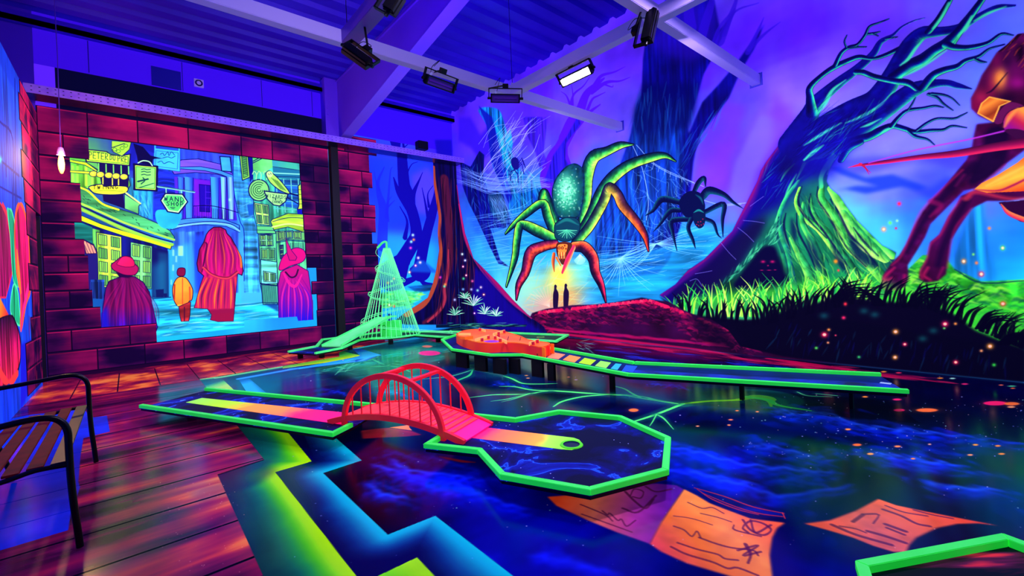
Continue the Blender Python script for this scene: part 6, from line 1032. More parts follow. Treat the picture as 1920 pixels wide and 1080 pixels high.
# things on the upper back wall
MB().box(.475, 10.775, 5.36, .93, 10.799, 5.72).build('wall_hatch', plain('hatch_blue', '1408a8', .6)); tag(bpy.data.objects['wall_hatch'], 'flat dark blue square hatch high on the violet back wall', 'hatch')
al = thing('alarm_sounder', (1.22, 10.79, 5.57), 'small white square alarm sounder high on the back wall', 'alarm'); MB().box(1.14, 10.76, 5.49, 1.30, 10.799, 5.65).build('back_box', plain('alarm_lilac', 'b090f8', .4, glow=.15), al, bevel=.006)
q = MB(); q.tube([(1.22+.052*math.cos(a*math.pi/8), 10.755, 5.57+.052*math.sin(a*math.pi/8)) for a in range(16)], .014, 8, closed=True); q.build('sounder_ring', plain('alarm_ring', '201060', .4), al, smooth=True)
MB().box(6.07, 10.60, 4.98, 6.37, 10.799, 5.20).build('junction_box', M_BLACK, bevel=.01); tag(bpy.data.objects['junction_box'], 'small black box on the back wall above the steel channel', 'box')
# square tubes of the lighting grid
gr = thing('lighting_grid', (4.5, 5.0, 4.2), 'white square-tube lighting grid hung below the roof', 'lighting grid')
for a, b in (((-1.0, 5.02, 4.2), (XR, 5.02, 4.2)), ((2.0, 2.56, 4.205), (XR, 2.56, 4.205)), ((4.5, 5.02, 4.2), (4.5, -1.5, 4.2)), ((2.0, 5.02, 4.2), (2.0, -1.5, 4.2))):
    MB().beam(a, b, .12 if a[0] != 2.0 or b[0] != 2.0 else .17, .15).build('grid_tube', M_STEEL if not (a[0] == 2.0 and b[0] == 2.0) else plain('tube_pink', '9050c8', .4), gr, bevel=.006)
for x, y in ((4.5, 4.98), (2.0, 5.0)): MB().lathe([(0, .09), (.02, .085), (.026, .05), (.03, .0)], (x, y, 4.24), 12).build('joint_cap', M_STEEL, gr, smooth=True); MB().tube([(x, y, 4.3), (x, y, ZR)], .004, 6).build('hanger', M_BLACKM, gr)
for y in (5.02, 2.56): MB().box(XR-.012, y-.09, 4.11, XR-.001, y+.09, 4.30).build('wall_plate', plain('plate_blue', '5050e8', .4), gr)
# black-light floods: housing, reflector, glass, yoke, clamp
GLASS = plain('flood_glass', '5820a8', .15, .3, glow=.1); REFL = plain('flood_reflector', '5828a0', .4, .3, glow=.05)
def flood(A, B, facing, label, lit=False):
    A, B = Vector(A), Vector(B); d = (B-A).normalized(); L = (B-A).length; f = Vector(facing).normalized(); f = (f-d*f.dot(d)).normalized(); u = d.cross(f); u = u if u.z > 0 else -u; c = (A+B)/2
    t = thing('flood_lamp' if not lit else 'lit_flood_lamp', c, label, 'lamp', 'black-light floods on the grid' if not lit else None)
    def P(a, b, e): return c+d*a+f*b+u*e
    def bar(m, a0, a1, b0, b1, e0, e1): return m.add([P(a, b, e) for a in (a0, a1) for b in (b0, b1) for e in (e0, e1)], [(0, 1, 3, 2), (4, 6, 7, 5), (0, 4, 5, 1), (2, 3, 7, 6), (0, 2, 6, 4), (1, 5, 7, 3)])
    h = L/2; bar(MB(), -h, h, -.05, .0, -.055, .055).build('housing', M_BLACKM, t, bevel=.012)
    m = MB(); bar(m, -h, h, 0, .045, .045, .06); bar(m, -h, h, 0, .045, -.06, -.045); bar(m, -h, -h+.02, 0, .045, -.05, .05); bar(m, h-.02, h, 0, .045, -.05, .05); m.build('front_rim', M_BLACKM, t)
    bar(MB(), -h+.02, h-.02, .002, .012, -.045, .045).build('reflector', REFL if not lit else plain('lamp_face', 'fff4ff', .3, glow=40), t); 
    if not lit: m = MB().tube([P(-h+.05, .022, 0), P(h-.05, .022, 0)], .011, 8); m.build('lamp_tube', GLASS, t, smooth=True)
    m = MB(); bar(m, -h-.03, -h-.018, -.02, .02, -.01, .13); bar(m, h+.018, h+.03, -.02, .02, -.01, .13); bar(m, -h-.03, h+.03, -.02, .02, .12, .135); m.build('yoke', M_BLACKM, t)
    for s in (-1, 1): MB().tube([P(s*(h+.0), -.0, 0), P(s*(h+.045), 0, 0)], .018, 8).build('knob', M_BLACKM, t)
    bar(MB(), -.04, .04, -.03, .03, .13, .19).build('clamp', M_BLACKM, t)
    top = P(0, 0, .17); near = min([Vector((min(max(top.x, -1), 7.2), 5.02, 4.14)), Vector((min(max(top.x, 2.), 7.2), 2.56, 4.14)), Vector((4.5, min(top.y, 5.), 4.14)), Vector((2.0, min(top.y, 5.), 4.14))], key=lambda v: (v-top).length)
    MB().tube([top, near], .012, 8).build('mount_bar', M_BLACKM, t)
    if not lit:
        w = [P(-h+.08, -.02, .06), P(-h+.10, -.06, .16), P(-h+.13, .02, .26), P(-h+.06, .03, .17)]; MB().tube([Vector(p) for p in smooth([tuple(q) for q in w], 5)], .004, 6).build('cable', M_BLACKM, t)
        MB().beam(P(-h+.06, .0, .055), P(-h+.08, .0, .09), .03, .02).build('plug', plain('plug_white', 'b0a8ff', .4, glow=.2), t)
    return t
def rp(px, py, dist): d = ray(px, py); return Vector((d[0]*dist, d[1]*dist, CH+d[2]*dist))
flood(rp(647, 88, 4.65), rp(693, 121, 4.65), (.35, .7, -.5), 'black flood lamp tilted steeply under the pink tube')
flood(rp(797, 147, 5.55), rp(850, 166, 5.9), (-.2, -.7, -.4), 'black flood lamp below the grid where it passes the rafter')
flood(rp(920, 184, 6.2), rp(975, 185, 6.2), (-.55, -.65, -.35), 'black flood lamp level beside the grid corner')
flood(rp(1224, 22, 4.7), rp(1212, 78, 4.6), (.9, .2, -.2), 'black flood lamp hanging upright at the near grid corner')
flood(rp(748, -10, 3.9), rp(728, 22, 3.9), (.3, .7, -.5), 'black flood lamp at the top edge against the roof sheet')
lf = flood((4.60, 4.07, 4.03), (4.60, 3.55, 4.03), (-.7, -.3, -.6), 'glaring white flood lamp under the grid tube', lit=True)
# ---------------------------------------------------------------- pendant bulb
pb = thing('pendant_bulb', (-.72, 9.9, 3.4), 'bare warm bulb hanging on a cord by the stone wall', 'lamp')
bx, by = -.72, 9.8; bz = on_y(118, 288, by)[2]
MB().tube([(bx, by, ZR), (bx+.01, by, 5.2), (bx, by, bz+.1)], .006, 6).build('cord', plain('cord_violet', '6030c8', .5), pb); MB().lathe([(0, .13), (.03, .12), (.045, .05), (.05, 0), (0, 0)], (bx, by, bz-.03), 16).build('lamp_holder', plain('holder_lilac', '9060e0', .4), pb, smooth=True)
MB().lathe([(.02, 0), (.032, -.05), (.04, -.14), (.034, -.22), (.016, -.28), (0, -.29)], (bx, by, bz-.03), 16).build('bulb_glass', plain('bulb_glow', 'ffa848', .3, glow=4.5), pb, smooth=True)
pl_ = bpy.data.lights.new('bulb_light', 'POINT'); pl_.energy = 130; pl_.color = (1., .52, .2); pl_.shadow_soft_size = .06; po = bpy.data.objects.new('bulb_light', pl_); COL.objects.link(po); po.location = (bx+.02, by-.1, bz-.15)
# ---------------------------------------------------------------- mini-golf decks
GREEN = plain('dayglow_green', '48f868', .5, glow=.62, noise=5, col2='38e858', gcol='18d028'); PALE = plain('pale_dayglow_green', '58f880', .45, glow=.42, noise=6, col2='3cec70'); CARPET = star_carpet('night_sky_carpet'); UNDER = plain('deck_black', '030308', .6)
def inset(pts, w, closed=False, side=1):
    n = len(pts); out = []
    for i in range(n):
        p = Vector(pts[i]); a = Vector(pts[i-1]) if (i or closed) else None; b = Vector(pts[(i+1) % n]) if (i < n-1 or closed) else None
        d1 = (p-a).normalized() if a is not None else (b-p).normalized(); d2 = (b-p).normalized() if b is not None else d1
        n1 = Vector((-d1.y, d1.x)); n2 = Vector((-d2.y, d2.x)); mt = (n1+n2); mt = mt/max(mt.length_squared*.5, .3); out.append(tuple(p+mt*w*side))
    return out
def kerb(pts, parent, side, mat=None, w=.042, z0=None, z1=None, closed=False, name='kerb_rail'):
    z0 = DZ if z0 is None else z0; z1 = CT if z1 is None else z1; q = inset(pts, w, closed, side); n = len(pts)
    for i in range(n if closed else n-1):
        j = (i+1) % n; MB().prism([pts[i], pts[j], q[j], q[i]], z0, z1).build(name, mat or GREEN, parent, bevel=.0025)
def deck(poly, parent, mat=None, z=None, legs=(), name='deck_board', plinth=True):
    z = DZ if z is None else z; MB().prism(poly, z-.004, z).build(name, mat or CARPET, parent); MB().prism(inset(poly, .012, True, 1 if ccw(poly) else -1), z-.030, z-.004).build('deck_frame', UNDER, parent)
    for x, y in legs: MB().box(x-.04, y-.04, .0, x+.04, y+.04, z-.03).build('deck_leg', UNDER, parent)
def ccw(p): return sum(p[i][0]*p[(i+1) % len(p)][1]-p[(i+1) % len(p)][0]*p[i][1] for i in range(len(p))) > 0
def C2(*px): return [fl(x, y, CT)[:2] for x, y in px]
# lane with the red bridge: tee deck + eight-sided green
h1 = thing('golf_lane', (1.2, 4.6, 0), 'dark starry putting lane in two decks joined by the red bridge', 'golf lane')
A_, B_, C1, D_, E1 = C2((260, 759), (624, 812), (662, 793), (722, 757), (389, 726))
deck([A_, B_, C1, D_, E1], h1, legs=[(.5, 6.2), (.8, 6.3), (.95, 5.1), (1.15, 5.5), (1.4, 4.3), (1.7, 4.45)]); kerb([A_, B_, C1], h1, 1); kerb([D_, E1], h1, 1)
OC = C2((879, 773), (871, 779.5), (826, 812), (793.5, 832), (895, 843), (937, 889), (1107, 918.5), (1254, 880.5), (1258, 819), (1165.5, 778.5), (1047.5, 767.3), (966, 782)); OC = [OC[i] for i in range(len(OC))]
deck([OC[i] for i in (0, 2, 3, 4, 5, 6, 7, 8, 9, 10, 11)], h1, legs=[(2.15, 2.85), (2.2, 2.25), (2.45, 2.1), (2.75, 2.3), (2.5, 2.75)])
sd = 1 if ccw(OC) else -1; kerb([OC[2], OC[3], OC[4], OC[5], OC[6], OC[7], OC[8], OC[9], OC[10], OC[11], OC[0], OC[1]], h1, sd)
F3 = lambda x, y, z=DZ: fl(x, y, z)[:2]
st1 = [F3(348.5, 754.7), F3(378.8, 746.4), F3(662, 775.5), F3(640, 796)]
MB().prism(st1, DZ, DZ+.002).build('colour_strip', lane_mat('strip_tee', (.53, 6.3, DZ), (1.5, 4.2, DZ), [(0., '88f050'), (.22, 'a8f818'), (.34, 'b8f010'), (.45, 'f8a028'), (.68, 'ff8c40'), (.80, 'ff1068'), (1, 'ff0078')]), h1)
st2 = [F3(860, 818), F3(900, 800.5), F3(1076, 821.3), F3(1086, 825), F3(1091, 831), F3(1086, 839), F3(1072, 844), F3(1052, 842.5)]
MB().prism(st2, DZ, DZ+.002).build('colour_strip', lane_mat('strip_green', (2.05, 3.0, DZ), (2.46, 2.2, DZ), [(0., 'ff0080'), (.2, 'ff1868'), (.34, 'ff7048'), (.55, 'ff9038'), (.72, 'f8b030'), (.80, 'a8f040'), (1., '80f030')]), h1)
cc = F3(1071.5, 834.5); q = MB(); q.lathe([(.062, -.0), (.062, .006), (.082, .006), (.086, 0)], (cc[0], cc[1], DZ+.002), 32); q.build('cup_ring', plain('ring_green', '50e018', .4, glow=.4), h1, smooth=True)
MB().lathe([(0, .0), (.06, .0), (.062, .005)], (cc[0], cc[1], DZ+.0025), 32).build('cup_hole', plain('cup_dark', '06083c', .3, glow=.3), h1)
MB().box(*(list(F3(338, 752))+[DZ]), *(list(F3(346, 749.5))+[DZ+.0015])).build('tee_mark', plain('tee_mark', '60a0c0', .5, glow=.3), h1)
# red arched bridge
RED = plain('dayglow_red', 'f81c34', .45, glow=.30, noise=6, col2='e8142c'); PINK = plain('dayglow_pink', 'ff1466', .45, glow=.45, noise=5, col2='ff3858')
br = thing('toy_bridge', (1.85, 3.6, DZ), 'small red tied-arch bridge carrying the lane over the gap', 'bridge')
n1, n2 = Vector((1.429, 4.029, 0)), Vector((1.836, 3.028, 0)); dd = (n2-n1).normalized(); pp = Vector((-dd.y, dd.x, 0)); Wb = .43; mid = (n1+n2)/2; HL = (n2-n1).length/2
def arch(off): return [mid+dd*(HL*-math.cos(t))+pp*off+Vector((0, 0, DZ+.475*math.sin(t)**.92)) for t in np.linspace(0, math.pi, 33)]
def bz_(s): return .262-.115*(s/.74)**2+(-.0)*s                     # height of the walkway along the bridge
def dk(s, off, z=0): return mid+dd*s+pp*off+Vector((0, 0, bz_(s)+z))
for off in (0, Wb): MB().sweep(arch(off), .034, .048, side=pp).build('arch', RED, br, bevel=.003); MB().sweep([dk(s, off, -.012) for s in np.linspace(-.74, .74, 21)], .03, .05, side=pp).build('side_beam', RED, br)
MB().sweep([dk(s, Wb/2, -.004) for s in np.linspace(-.74, .74, 25)], Wb-.03, .012, side=pp).build('walkway', lane_mat('walk_pink', (1.429, 4.029, .2), (1.95, 2.85, .2), [(0., 'ff2050'), (.6, 'ff3048'), (.85, 'ff1070'), (1., 'ff0088')], .45), br)
for k in range(20): s = -.60+k*.063; MB().sweep([dk(s, .03, .004), dk(s, Wb-.03, .004)], .046, .006, side=dd).build('slat', plain('slat_salmon', 'ff4048', .5, glow=.35), br)
for off in (0, Wb):
    for k in range(9):
        s = -.43+k*.1075; t = math.acos(max(-1, min(1, -s/HL))); za = DZ+.475*math.sin(t)**.92; p = mid+dd*s+pp*off; MB().beam(p+Vector((0, 0, bz_(s))), p+Vector((0, 0, za-.015)), .009, .009, up=dd).build('hanger_rod', RED, br)
for s in (-.20, .21): t = math.acos(-s/HL); z = DZ+.475*math.sin(t)**.92; MB().beam(mid+dd*s+Vector((0, 0, z)), mid+dd*s+pp*Wb+Vector((0, 0, z)), .05, .022).build('cross_brace', RED, br, bevel=.002)
# long lane with the orange maze
h2 = thing('golf_lane', (4.9, 4.2, 0), 'long straight lane with coloured squares leading to the orange maze', 'golf lane')
D2, K2, ZT = .25, .285, .395
def C2b(*px): return [fl(x, y, K2)[:2] for x, y in px]
near_ = C2b((826.5, 635.3), (845.6, 653.8), (918.7, 664), (978, 663.5), (1060, 679), (1176, 700)); near2 = C2b((1177, 700.2), (1705, 731)); far_ = C2b((1190, 677), (1032, 650)); far2 = C2b((1650, 698), (1191, 677.1)); tip = C2b((857.5, 625),)[0]
back = [(5.20, 7.15), (5.36, 6.5), (5.12, 5.6)]
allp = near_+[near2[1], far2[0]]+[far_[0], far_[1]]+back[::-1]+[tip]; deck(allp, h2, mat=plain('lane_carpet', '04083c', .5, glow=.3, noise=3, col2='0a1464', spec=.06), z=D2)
for x0, x1, yk, sh in ((855, 876, 655, .07), (890, 911, 660, .07), (925, 947, 664, .07), (955, 973, 664, .07), (998, 1018, 668, .07), (1028, 1040, 674, .07), (1158, 1166, 698, .40), (1426, 1434, 715, .40), (1650, 1658, 727, .36)):
    p0, p1 = Vector(fl(x0, yk, K2)), Vector(fl(x1, yk+(x1-x0)*.12, K2)); w_ = Vector((FW[0], FW[1], 0))*sh; p0 += w_; p1 += w_; MB().beam((p0.x, p0.y, (D2-.03)/2), (p1.x, p1.y, (D2-.03)/2), .05, D2-.0301).build('deck_leg', UNDER, h2)
s2 = 1 if ccw(allp) else -1; kerb(near_, h2, s2, z0=D2, z1=K2); kerb(near2, h2, s2, z0=D2, z1=K2); kerb(far_, h2, s2, z0=D2, z1=K2); kerb(far2, h2, s2, z0=D2, z1=K2); kerb([far_[1]]+back[::-1]+[tip, near_[0]], h2, s2, z0=D2, z1=K2)
MB().prism([tuple(Vector(a).lerp(Vector(b), .5)) for a, b in ((near2[0], far2[1]), (near2[1], far2[0]))]+[tuple(Vector(near2[1]).lerp(Vector(far2[0]), .2)), tuple(Vector(near2[0]).lerp(Vector(far2[1]), .15))], D2, D2+.0015).build('blue_streak', plain('lane_blue', '0828b0', .5, glow=.35, noise=4, col2='03083c'), h2)
G6 = lambda *v: [fl(1020+v[i]/8, 640+v[i+1]/8, D2)[:2] for i in range(0, 8, 2)]
for v, c in (((45, 245, 150, 170, 318, 200, 215, 270), 'ff8058'), ((280, 280, 385, 208, 552, 242, 455, 318), 'ff8838'), ((520, 325, 610, 250, 782, 285, 695, 358), 'a0e008'), ((765, 370, 850, 295, 1005, 322, 930, 405), '88f048'), ((1000, 412, 1075, 335, 1165, 345, 1100, 432), '20a8c8'), ((1165, 450, 1230, 360, 1400, 378, 1330, 468), '1048e0')):
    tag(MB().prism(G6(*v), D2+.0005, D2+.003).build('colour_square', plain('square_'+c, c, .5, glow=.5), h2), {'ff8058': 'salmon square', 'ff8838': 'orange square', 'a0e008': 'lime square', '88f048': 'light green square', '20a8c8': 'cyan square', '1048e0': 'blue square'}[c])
p = fl(1658, 718.5, D2); MB().box(p[0]-.03, p[1]-.05, D2, p[0]+.03, p[1]+.03, D2+.002).build('tee_mark', plain('tee_mark2', '90b0e0', .5, glow=.4), h2)
# orange maze
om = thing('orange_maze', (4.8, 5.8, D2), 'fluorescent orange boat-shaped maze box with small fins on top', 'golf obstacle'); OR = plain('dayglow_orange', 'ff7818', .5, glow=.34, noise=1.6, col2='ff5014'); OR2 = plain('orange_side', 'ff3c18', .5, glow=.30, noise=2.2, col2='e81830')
OT = [fl(820+x/8, 600+y/8, ZT)[:2] for x, y in ((285, 225), (300, 203), (400, 160), (560, 142), (740, 145), (900, 155), (1050, 185), (1150, 215), (1250, 245), (1320, 280), (1400, 305), (1500, 320), (1690, 352), (1570, 408), (1400, 380), (1250, 352), (1100, 340), (950, 342), (800, 350), (600, 335), (420, 288), (350, 262))]
OT = [tuple(p) for p in smooth(np.array(OT), 3, True)]; n = len(OT); sh = MB(); zt = ZT
sh.add([(x, y, D2) for x, y in OT]+[(x, y, zt-.004) for x, y in OT], [(i, (i+1) % n, n+(i+1) % n, n+i) for i in range(n)]); sh.build('side_wall', OR2, om, smooth=True)
MB().prism(OT, zt-.006, zt).build('top_plate', OR, om); OI = inset(OT, .012, True, 1 if ccw(OT) else -1); rim = MB(); rim.add([(x, y, zt) for x, y in OT]+[(x, y, zt+.008) for x, y in OT]+[(x, y, zt+.008) for x, y in OI]+[(x, y, zt) for x, y in OI], [(k*n+i, k*n+(i+1) % n, (k+1)*n+(i+1) % n, (k+1)*n+i) for k in range(3) for i in range(n)]); rim.build('top_rim', OR, om)
T5 = lambda x, y, z=ZT: Vector(fl(820+x/8, 600+y/8, z))
for a, b in (((570, 322), (770, 262)), ((850, 268), (1040, 352)), ((840, 235), (1010, 180)), ((1380, 380), (1520, 328)), ((320, 230), (500, 232)), ((630, 152), (720, 180))): MB().beam(T5(*a)+Vector((0, 0, .018)), T5(*b)+Vector((0, 0, .018)), .016, .05).build('baffle', plain('baffle_orange', 'ffb060', .5, glow=.5), om)
for x, y in ((672, 322), (768, 285), (870, 290), (945, 330), (920, 225), (918, 262), (1004, 198), (640, 165), (1438, 380), (1500, 348)): p = T5(x, y); MB().box(p[0]-.02, p[1]-.012, zt, p[0]+.02, p[1]+.012, zt+.05).build('peg', plain('peg_red', 'b01838', .5, glow=.2), om)
p = T5(460, 278); MB().box(p[0]-.11, p[1]-.08, zt, p[0]+.05, p[1]+.08, zt+.045).build('bumper_block', OR, om, bevel=.004)
for x, y in ((1062, 275), (1245, 280)): MB().beam(T5(x-8, y+28), T5(x+8, y-28), .012, .012).build('slit', plain('slit_dark', '701020', .6), om)
pd = [tuple(T5(820+125*math.cos(a), 322+17*math.sin(a)))[:2] for a in np.linspace(0, 2*math.pi, 20, False)]; MB().prism(pd, zt, zt+.002).build('pool_patch', plain('pool_purple', '8c18b8', .3, glow=.35), om)
for x, h_ in ((1572, 0), (1636, -30), (1698, -55)): a = fl(820+x/8, 600+(408+h_)/8, zt); MB().box(a[0]-.012, a[1]-.06, D2, a[0]+.012, a[1]-.005, zt).build('end_fin', OR if x != 1636 else OR2, om)
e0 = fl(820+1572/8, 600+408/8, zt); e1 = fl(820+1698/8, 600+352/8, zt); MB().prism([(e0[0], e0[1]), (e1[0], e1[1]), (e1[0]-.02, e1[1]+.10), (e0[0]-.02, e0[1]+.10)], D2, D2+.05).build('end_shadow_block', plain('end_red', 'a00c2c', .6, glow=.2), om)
# ---------------------------------------------------------------- far hole: ramp, wire cone and back lane
h3 = thing('golf_lane', (4.6, 9.2, 0), 'pale green lane along the far wall with a ramp deck', 'golf lane')
T1, T2, T3, T4 = C2((539, 657.6), (589, 648), (642.5, 651), (592.7, 660.6)); deck([T1, T2, T3, T4], h3, legs=[(2.45, 9.1), (2.75, 8.8)]); kerb([T1, T2], h3, -1, PALE, w=.055); kerb([T4, T3], h3, 1, PALE, w=.055)
fr = C2((642.5, 651), (675, 636.5), (701, 632.5), (741, 631.2), (778, 627), (820, 630), (870, 631.5), (997, 636), (1044, 638.8)); bk = C2((1067, 626.5), (962, 622.5), (850, 620)); bk += [(4.9, 10.55), (3.3, 10.55), (2.85, 9.5)]
hp = fr+bk; deck(hp, h3, mat=plain('far_carpet', '0a2c30', .5, glow=.3, noise=2, col2='0c4030', spec=.06), legs=[(3.5, 9.35), (4.4, 9.3), (5.2, 8.6), (5.9, 6.6)]); s3 = 1 if ccw(hp) else -1
kerb(fr, h3, s3, PALE, w=.055); kerb([fr[-1]]+bk, h3, s3, PALE, w=.055)
c3 = fl(1020, 633, DZ); MB().lathe([(.06, 0), (.06, .006), (.08, .006), (.085, 0)], (c3[0], c3[1]+.1, DZ), 24).build('cup_ring', plain('ring_olive', '60a040', .4, glow=.3), h3)
rb0, rb1 = Vector(fl(603, 648.5, .15)), Vector(fl(639.5, 648.5, .15)); rt0, rt1 = Vector(rp(711, 594.5, 9.95)), Vector(rp(734, 593.5, 9.9))
ra = thing('ball_ramp', tuple((rb0+rb1)/2), 'pale green sloping ramp board climbing into the wire cone', 'ramp'); MB().add([rb0, rb1, rt1, rt0, rb0-Vector((0, 0, .02)), rb1-Vector((0, 0, .02)), rt1-Vector((0, 0, .02)), rt0-Vector((0, 0, .02))], [(0, 1, 2, 3), (7, 6, 5, 4), (0, 4, 5, 1), (1, 5, 6, 2), (2, 6, 7, 3), (3, 7, 4, 0)]).build('ramp_board', plain('ramp_green', '70f898', .45, glow=.45, noise=3, col2='58e880'), ra)
for a, b in ((rb0, rt0), (rb1, rt1)): MB().beam(a+Vector((0, 0, .012)), b+Vector((0, 0, .012)), .02, .03).build('ramp_edge', PALE, ra)
MB().beam((rt0+rt1)/2, (rt0+rt1)/2+Vector((.22, -.08, .0)), .2, .02).build('ramp_landing', PALE, ra)
# wire cone with a spiral rail
CN = Vector((4.60, 9.72, DZ)); R0 = .68; ZA = 2.2; cn = thing('wire_cone', tuple(CN), 'tall pale green wire cone with a spiral ball rail and bent pipe top', 'golf obstacle'); WIRE = plain('wire_green', '70ffa0', .4, glow=.5)
def ring(r, z, n=40): return [CN+Vector((r*math.cos(2*math.pi*i/n), r*math.sin(2*math.pi*i/n), z)) for i in range(n)]
MB().tube(ring(R0, .03, 48), .014, 6, closed=True).build('base_ring', PALE, cn, smooth=True); MB().tube(ring(.075, ZA-DZ-.02, 16), .010, 6, closed=True).build('top_ring', PALE, cn, smooth=True)
for i in range(38):
    a = 2*math.pi*i/38; MB().tube([CN+Vector((R0*math.cos(a), R0*math.sin(a), .03)), CN+Vector((.075*math.cos(a), .075*math.sin(a), ZA-DZ-.02))], .0062, 5).build('cone_rod', WIRE, cn)
def conr(z): return R0+(.075-R0)*(z-.03)/(ZA-DZ-.05)
def rail(off, dr): return [CN+Vector(((conr(z)+dr)*math.cos(a), (conr(z)+dr)*math.sin(a), z+off)) for a, z in ((-5.05+t*15.2, 1.72-1.46*t) for t in np.linspace(0, 1, 90))]
for off, dr in ((0, .03), (.03, .06)): MB().tube(rail(off, dr), .006, 5).build('spiral_rail', WIRE, cn, smooth=True)
for k in range(11):
    p = rail(.02, .05)[4+k*8]; d = (p-CN); d.z = 0; d.normalize(); MB().tube([p+d*.035*math.cos(t)+Vector((0, 0, .035*math.sin(t))) for t in np.linspace(0, 2*math.pi, 12, False)], .004, 4, closed=True).build('rail_loop', WIRE, cn, smooth=True)
e = rail(0, .03)[-1]; eb = fl(880, 627.5, .2)
for o in (0, .03): MB().tube([e+Vector((0, 0, o)), e.lerp(Vector(eb), .5)+Vector((0, 0, o)), Vector(eb)+Vector((0, 0, o))], .006, 5).build('outlet_rail', WIRE, cn)
for t in (.35, .8):
    p = e.lerp(Vector(eb), t); MB().tube([p+Vector((.03*math.cos(a), -.03*math.cos(a), .03+.03*math.sin(a))) for a in np.linspace(0, 2*math.pi, 12, False)], .004, 4, closed=True).build('rail_loop', WIRE, cn)
tp = CN+Vector((0, 0, ZA-DZ)); MB().tube([Vector(p) for p in smooth(np.array([tuple(tp-Vector((0, 0, .1))), tuple(tp+Vector((.0, 0, .06))), tuple(tp+Vector((-.01, .0, .13))), tuple(tp+Vector((-.07, .05, .12))), tuple(tp+Vector((-.17, .13, .0)))]), 4)], .026, 10).build('top_pipe', PALE, cn, smooth=True)
MB().tube([Vector(p) for p in smooth(np.array([tuple(tp+Vector((-.17, .13, 0))), tuple(tp+Vector((-.20, .16, -.12))), tuple(tp+Vector((-.12, .10, -.24)))]), 5)], .005, 5).build('outlet_wire', WIRE, cn)
bxp = [fl(711, 627, DZ)[:2], fl(731, 629.5, DZ)[:2], fl(751, 626, DZ)[:2]]; b4 = (bxp[0][0]+bxp[2][0]-bxp[1][0], bxp[0][1]+bxp[2][1]-bxp[1][1])
lb_ = thing('lift_box', (bxp[1][0], bxp[1][1], DZ), 'bright green ball-lift box standing inside the wire cone', 'box'); qd = [(4.42, 9.88), (4.50, 9.58), (4.82, 9.56), (4.74, 9.90)]
MB().prism(qd, DZ, DZ+.36).build('box_body', plain('box_green', '38f060', .45, glow=.38), lb_, bevel=.008); q = (Vector((4.46, 9.72, DZ+.22))); MB().tube([q+Vector((-.012, 0, .05*math.cos(t)))+Vector((.25, -.97, 0)).normalized()*.05*math.sin(t) for t in np.linspace(0, 2*math.pi, 16, False)], .008, 6, closed=True).build('box_emblem', plain('emblem_green', '18a048', .5), lb_)
MB().box(4.57, 9.68, DZ+.36, 4.63, 9.74, DZ+.52).build('lift_tube', plain('lift_blue', '1430a0', .5, glow=.2), lb_)
# lane at the near right corner
h4 = thing('golf_lane', (2.8, 0, 0), 'green-edged deck corner nearest the viewer with red brush strokes', 'golf lane'); a, b, c, d = C2((1603, 1050), (1879, 998.6), (1920, 1013.6), (1612, 1080))
bc = (Vector(c)-Vector(b)).normalized(); ad = (Vector(d)-Vector(a)).normalized(); b2 = tuple(Vector(b)+bc*1.3); a2 = tuple(Vector(a)+ad*.9); P4 = [a, b, b2, (b2[0]-.5, b2[1]-.5), a2]
m4, nt, bb = new_mat('red_streak_carpet'); g_ = nt.nodes.new('ShaderNodeNewGeometry'); mp = nt.nodes.new('ShaderNodeMapping'); mp.vector_type = 'TEXTURE'; mp.inputs['Rotation'].default_value = (0, 0, -.716); mp.inputs['Scale'].default_value = (.55, .075, 1); nn = nt.nodes.new('ShaderNodeTexNoise'); nn.inputs['Scale'].default_value = 1.; nn.inputs['Detail'].default_value = 3; rr = nt.nodes.new('ShaderNodeValToRGB'); rr.color_ramp.elements[0].position = .5; rr.color_ramp.elements[0].color = lin('020114'); rr.color_ramp.elements[1].position = .72; rr.color_ramp.elements[1].color = lin('e02838'); q_ = rr.color_ramp.elements.new(.6); q_.color = lin('500838')
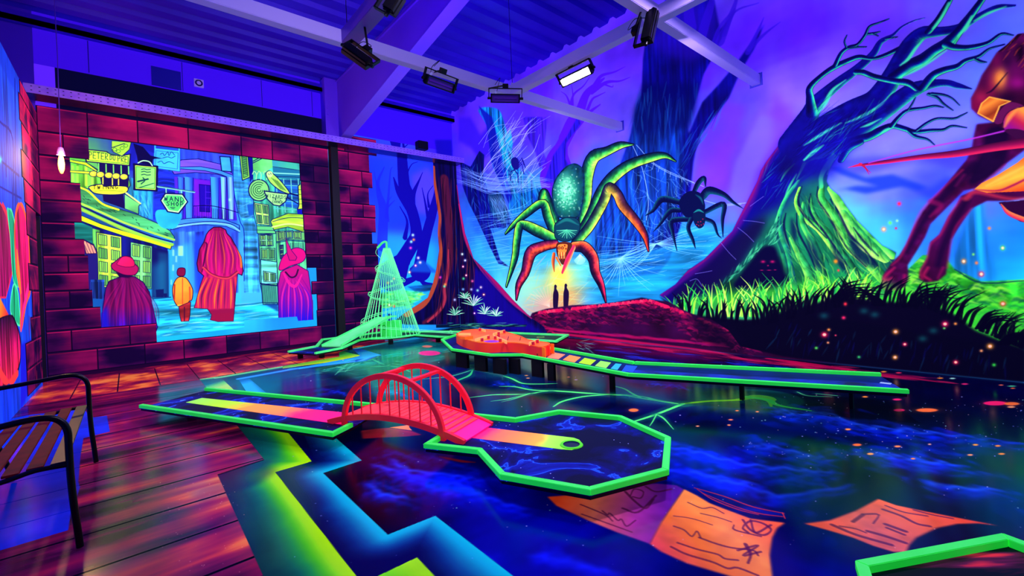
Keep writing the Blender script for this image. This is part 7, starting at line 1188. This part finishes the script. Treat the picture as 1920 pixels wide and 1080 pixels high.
nt.links.new(g_.outputs['Position'], mp.inputs['Vector']); nt.links.new(mp.outputs[0], nn.inputs['Vector']); nt.links.new(nn.outputs['Fac'], rr.inputs['Fac']); nt.links.new(rr.outputs['Color'], bb.inputs['Base Color']); nt.links.new(rr.outputs['Color'], bb.inputs['Emission Color']); bb.inputs['Emission Strength'].default_value = .6; bb.inputs['Specular IOR Level'].default_value = .06
deck(P4, h4, mat=m4, legs=[(2.6, .3)]); kerb([a2, a, b, b2], h4, 1 if ccw([a2, a, b, b2]) else -1)
# ---------------------------------------------------------------- bench
bn = thing('bench', (-.55, 4.25, 0), 'black tubular steel bench with dark red slats by the left wall', 'bench'); TB = plain('bench_black', '06060a', .3, .4); SL = plain('slat_maroon', '780818', .6, noise=12, col2='600614', spec=.1); SG = plain('slat_green_black', '0c2028', .4)
def frame(y):
    pts = [(-.245, y, .015), (-.252, y, .12), (-.262, y, .25), (-.27, y, .42), (-.272, y, .58), (-.274, y, .66), (-.295, y, .715), (-.34, y, .748), (-.42, y, .755), (-.55, y, .742), (-.75, y, .725), (-.86, y, .715)]
    MB().tube([Vector(p) for p in smooth(np.array(pts), 4)], .0165, 10).build('armrest_leg', TB, bn, smooth=True)
    MB().tube([Vector(p) for p in smooth(np.array([(-.27, y, .478), (-.36, y, .484), (-.42, y, .482), (-.52, y, .462), (-.7, y, .445), (-.84, y, .44)]), 4)], .013, 8).build('seat_rail', TB, bn, smooth=True)
    MB().tube([Vector(p) for p in smooth(np.array([(-.70, y, .015), (-.76, y, .25), (-.82, y, .45), (-.88, y, .72), (-.95, y, .95)]), 4)], .0165, 10).build('back_leg', TB, bn, smooth=True)
frame(3.443); frame(5.063)
for k in range(6):
    x = -.315-k*.088; z = .492-.0*(k < 2)-max(0, k-1)*.009; MB().box(x-.031, 3.445, z-.006, x+.031, 5.06, z+.008).build('seat_slat', SG if k == 0 else SL, bn, bevel=.002)
for k in range(4): z = .55+k*.1; x = -.855-k*.025; MB().box(x-.008, 3.445, z-.033, x+.008, 5.06, z+.033).build('back_slat', SL, bn, bevel=.002)
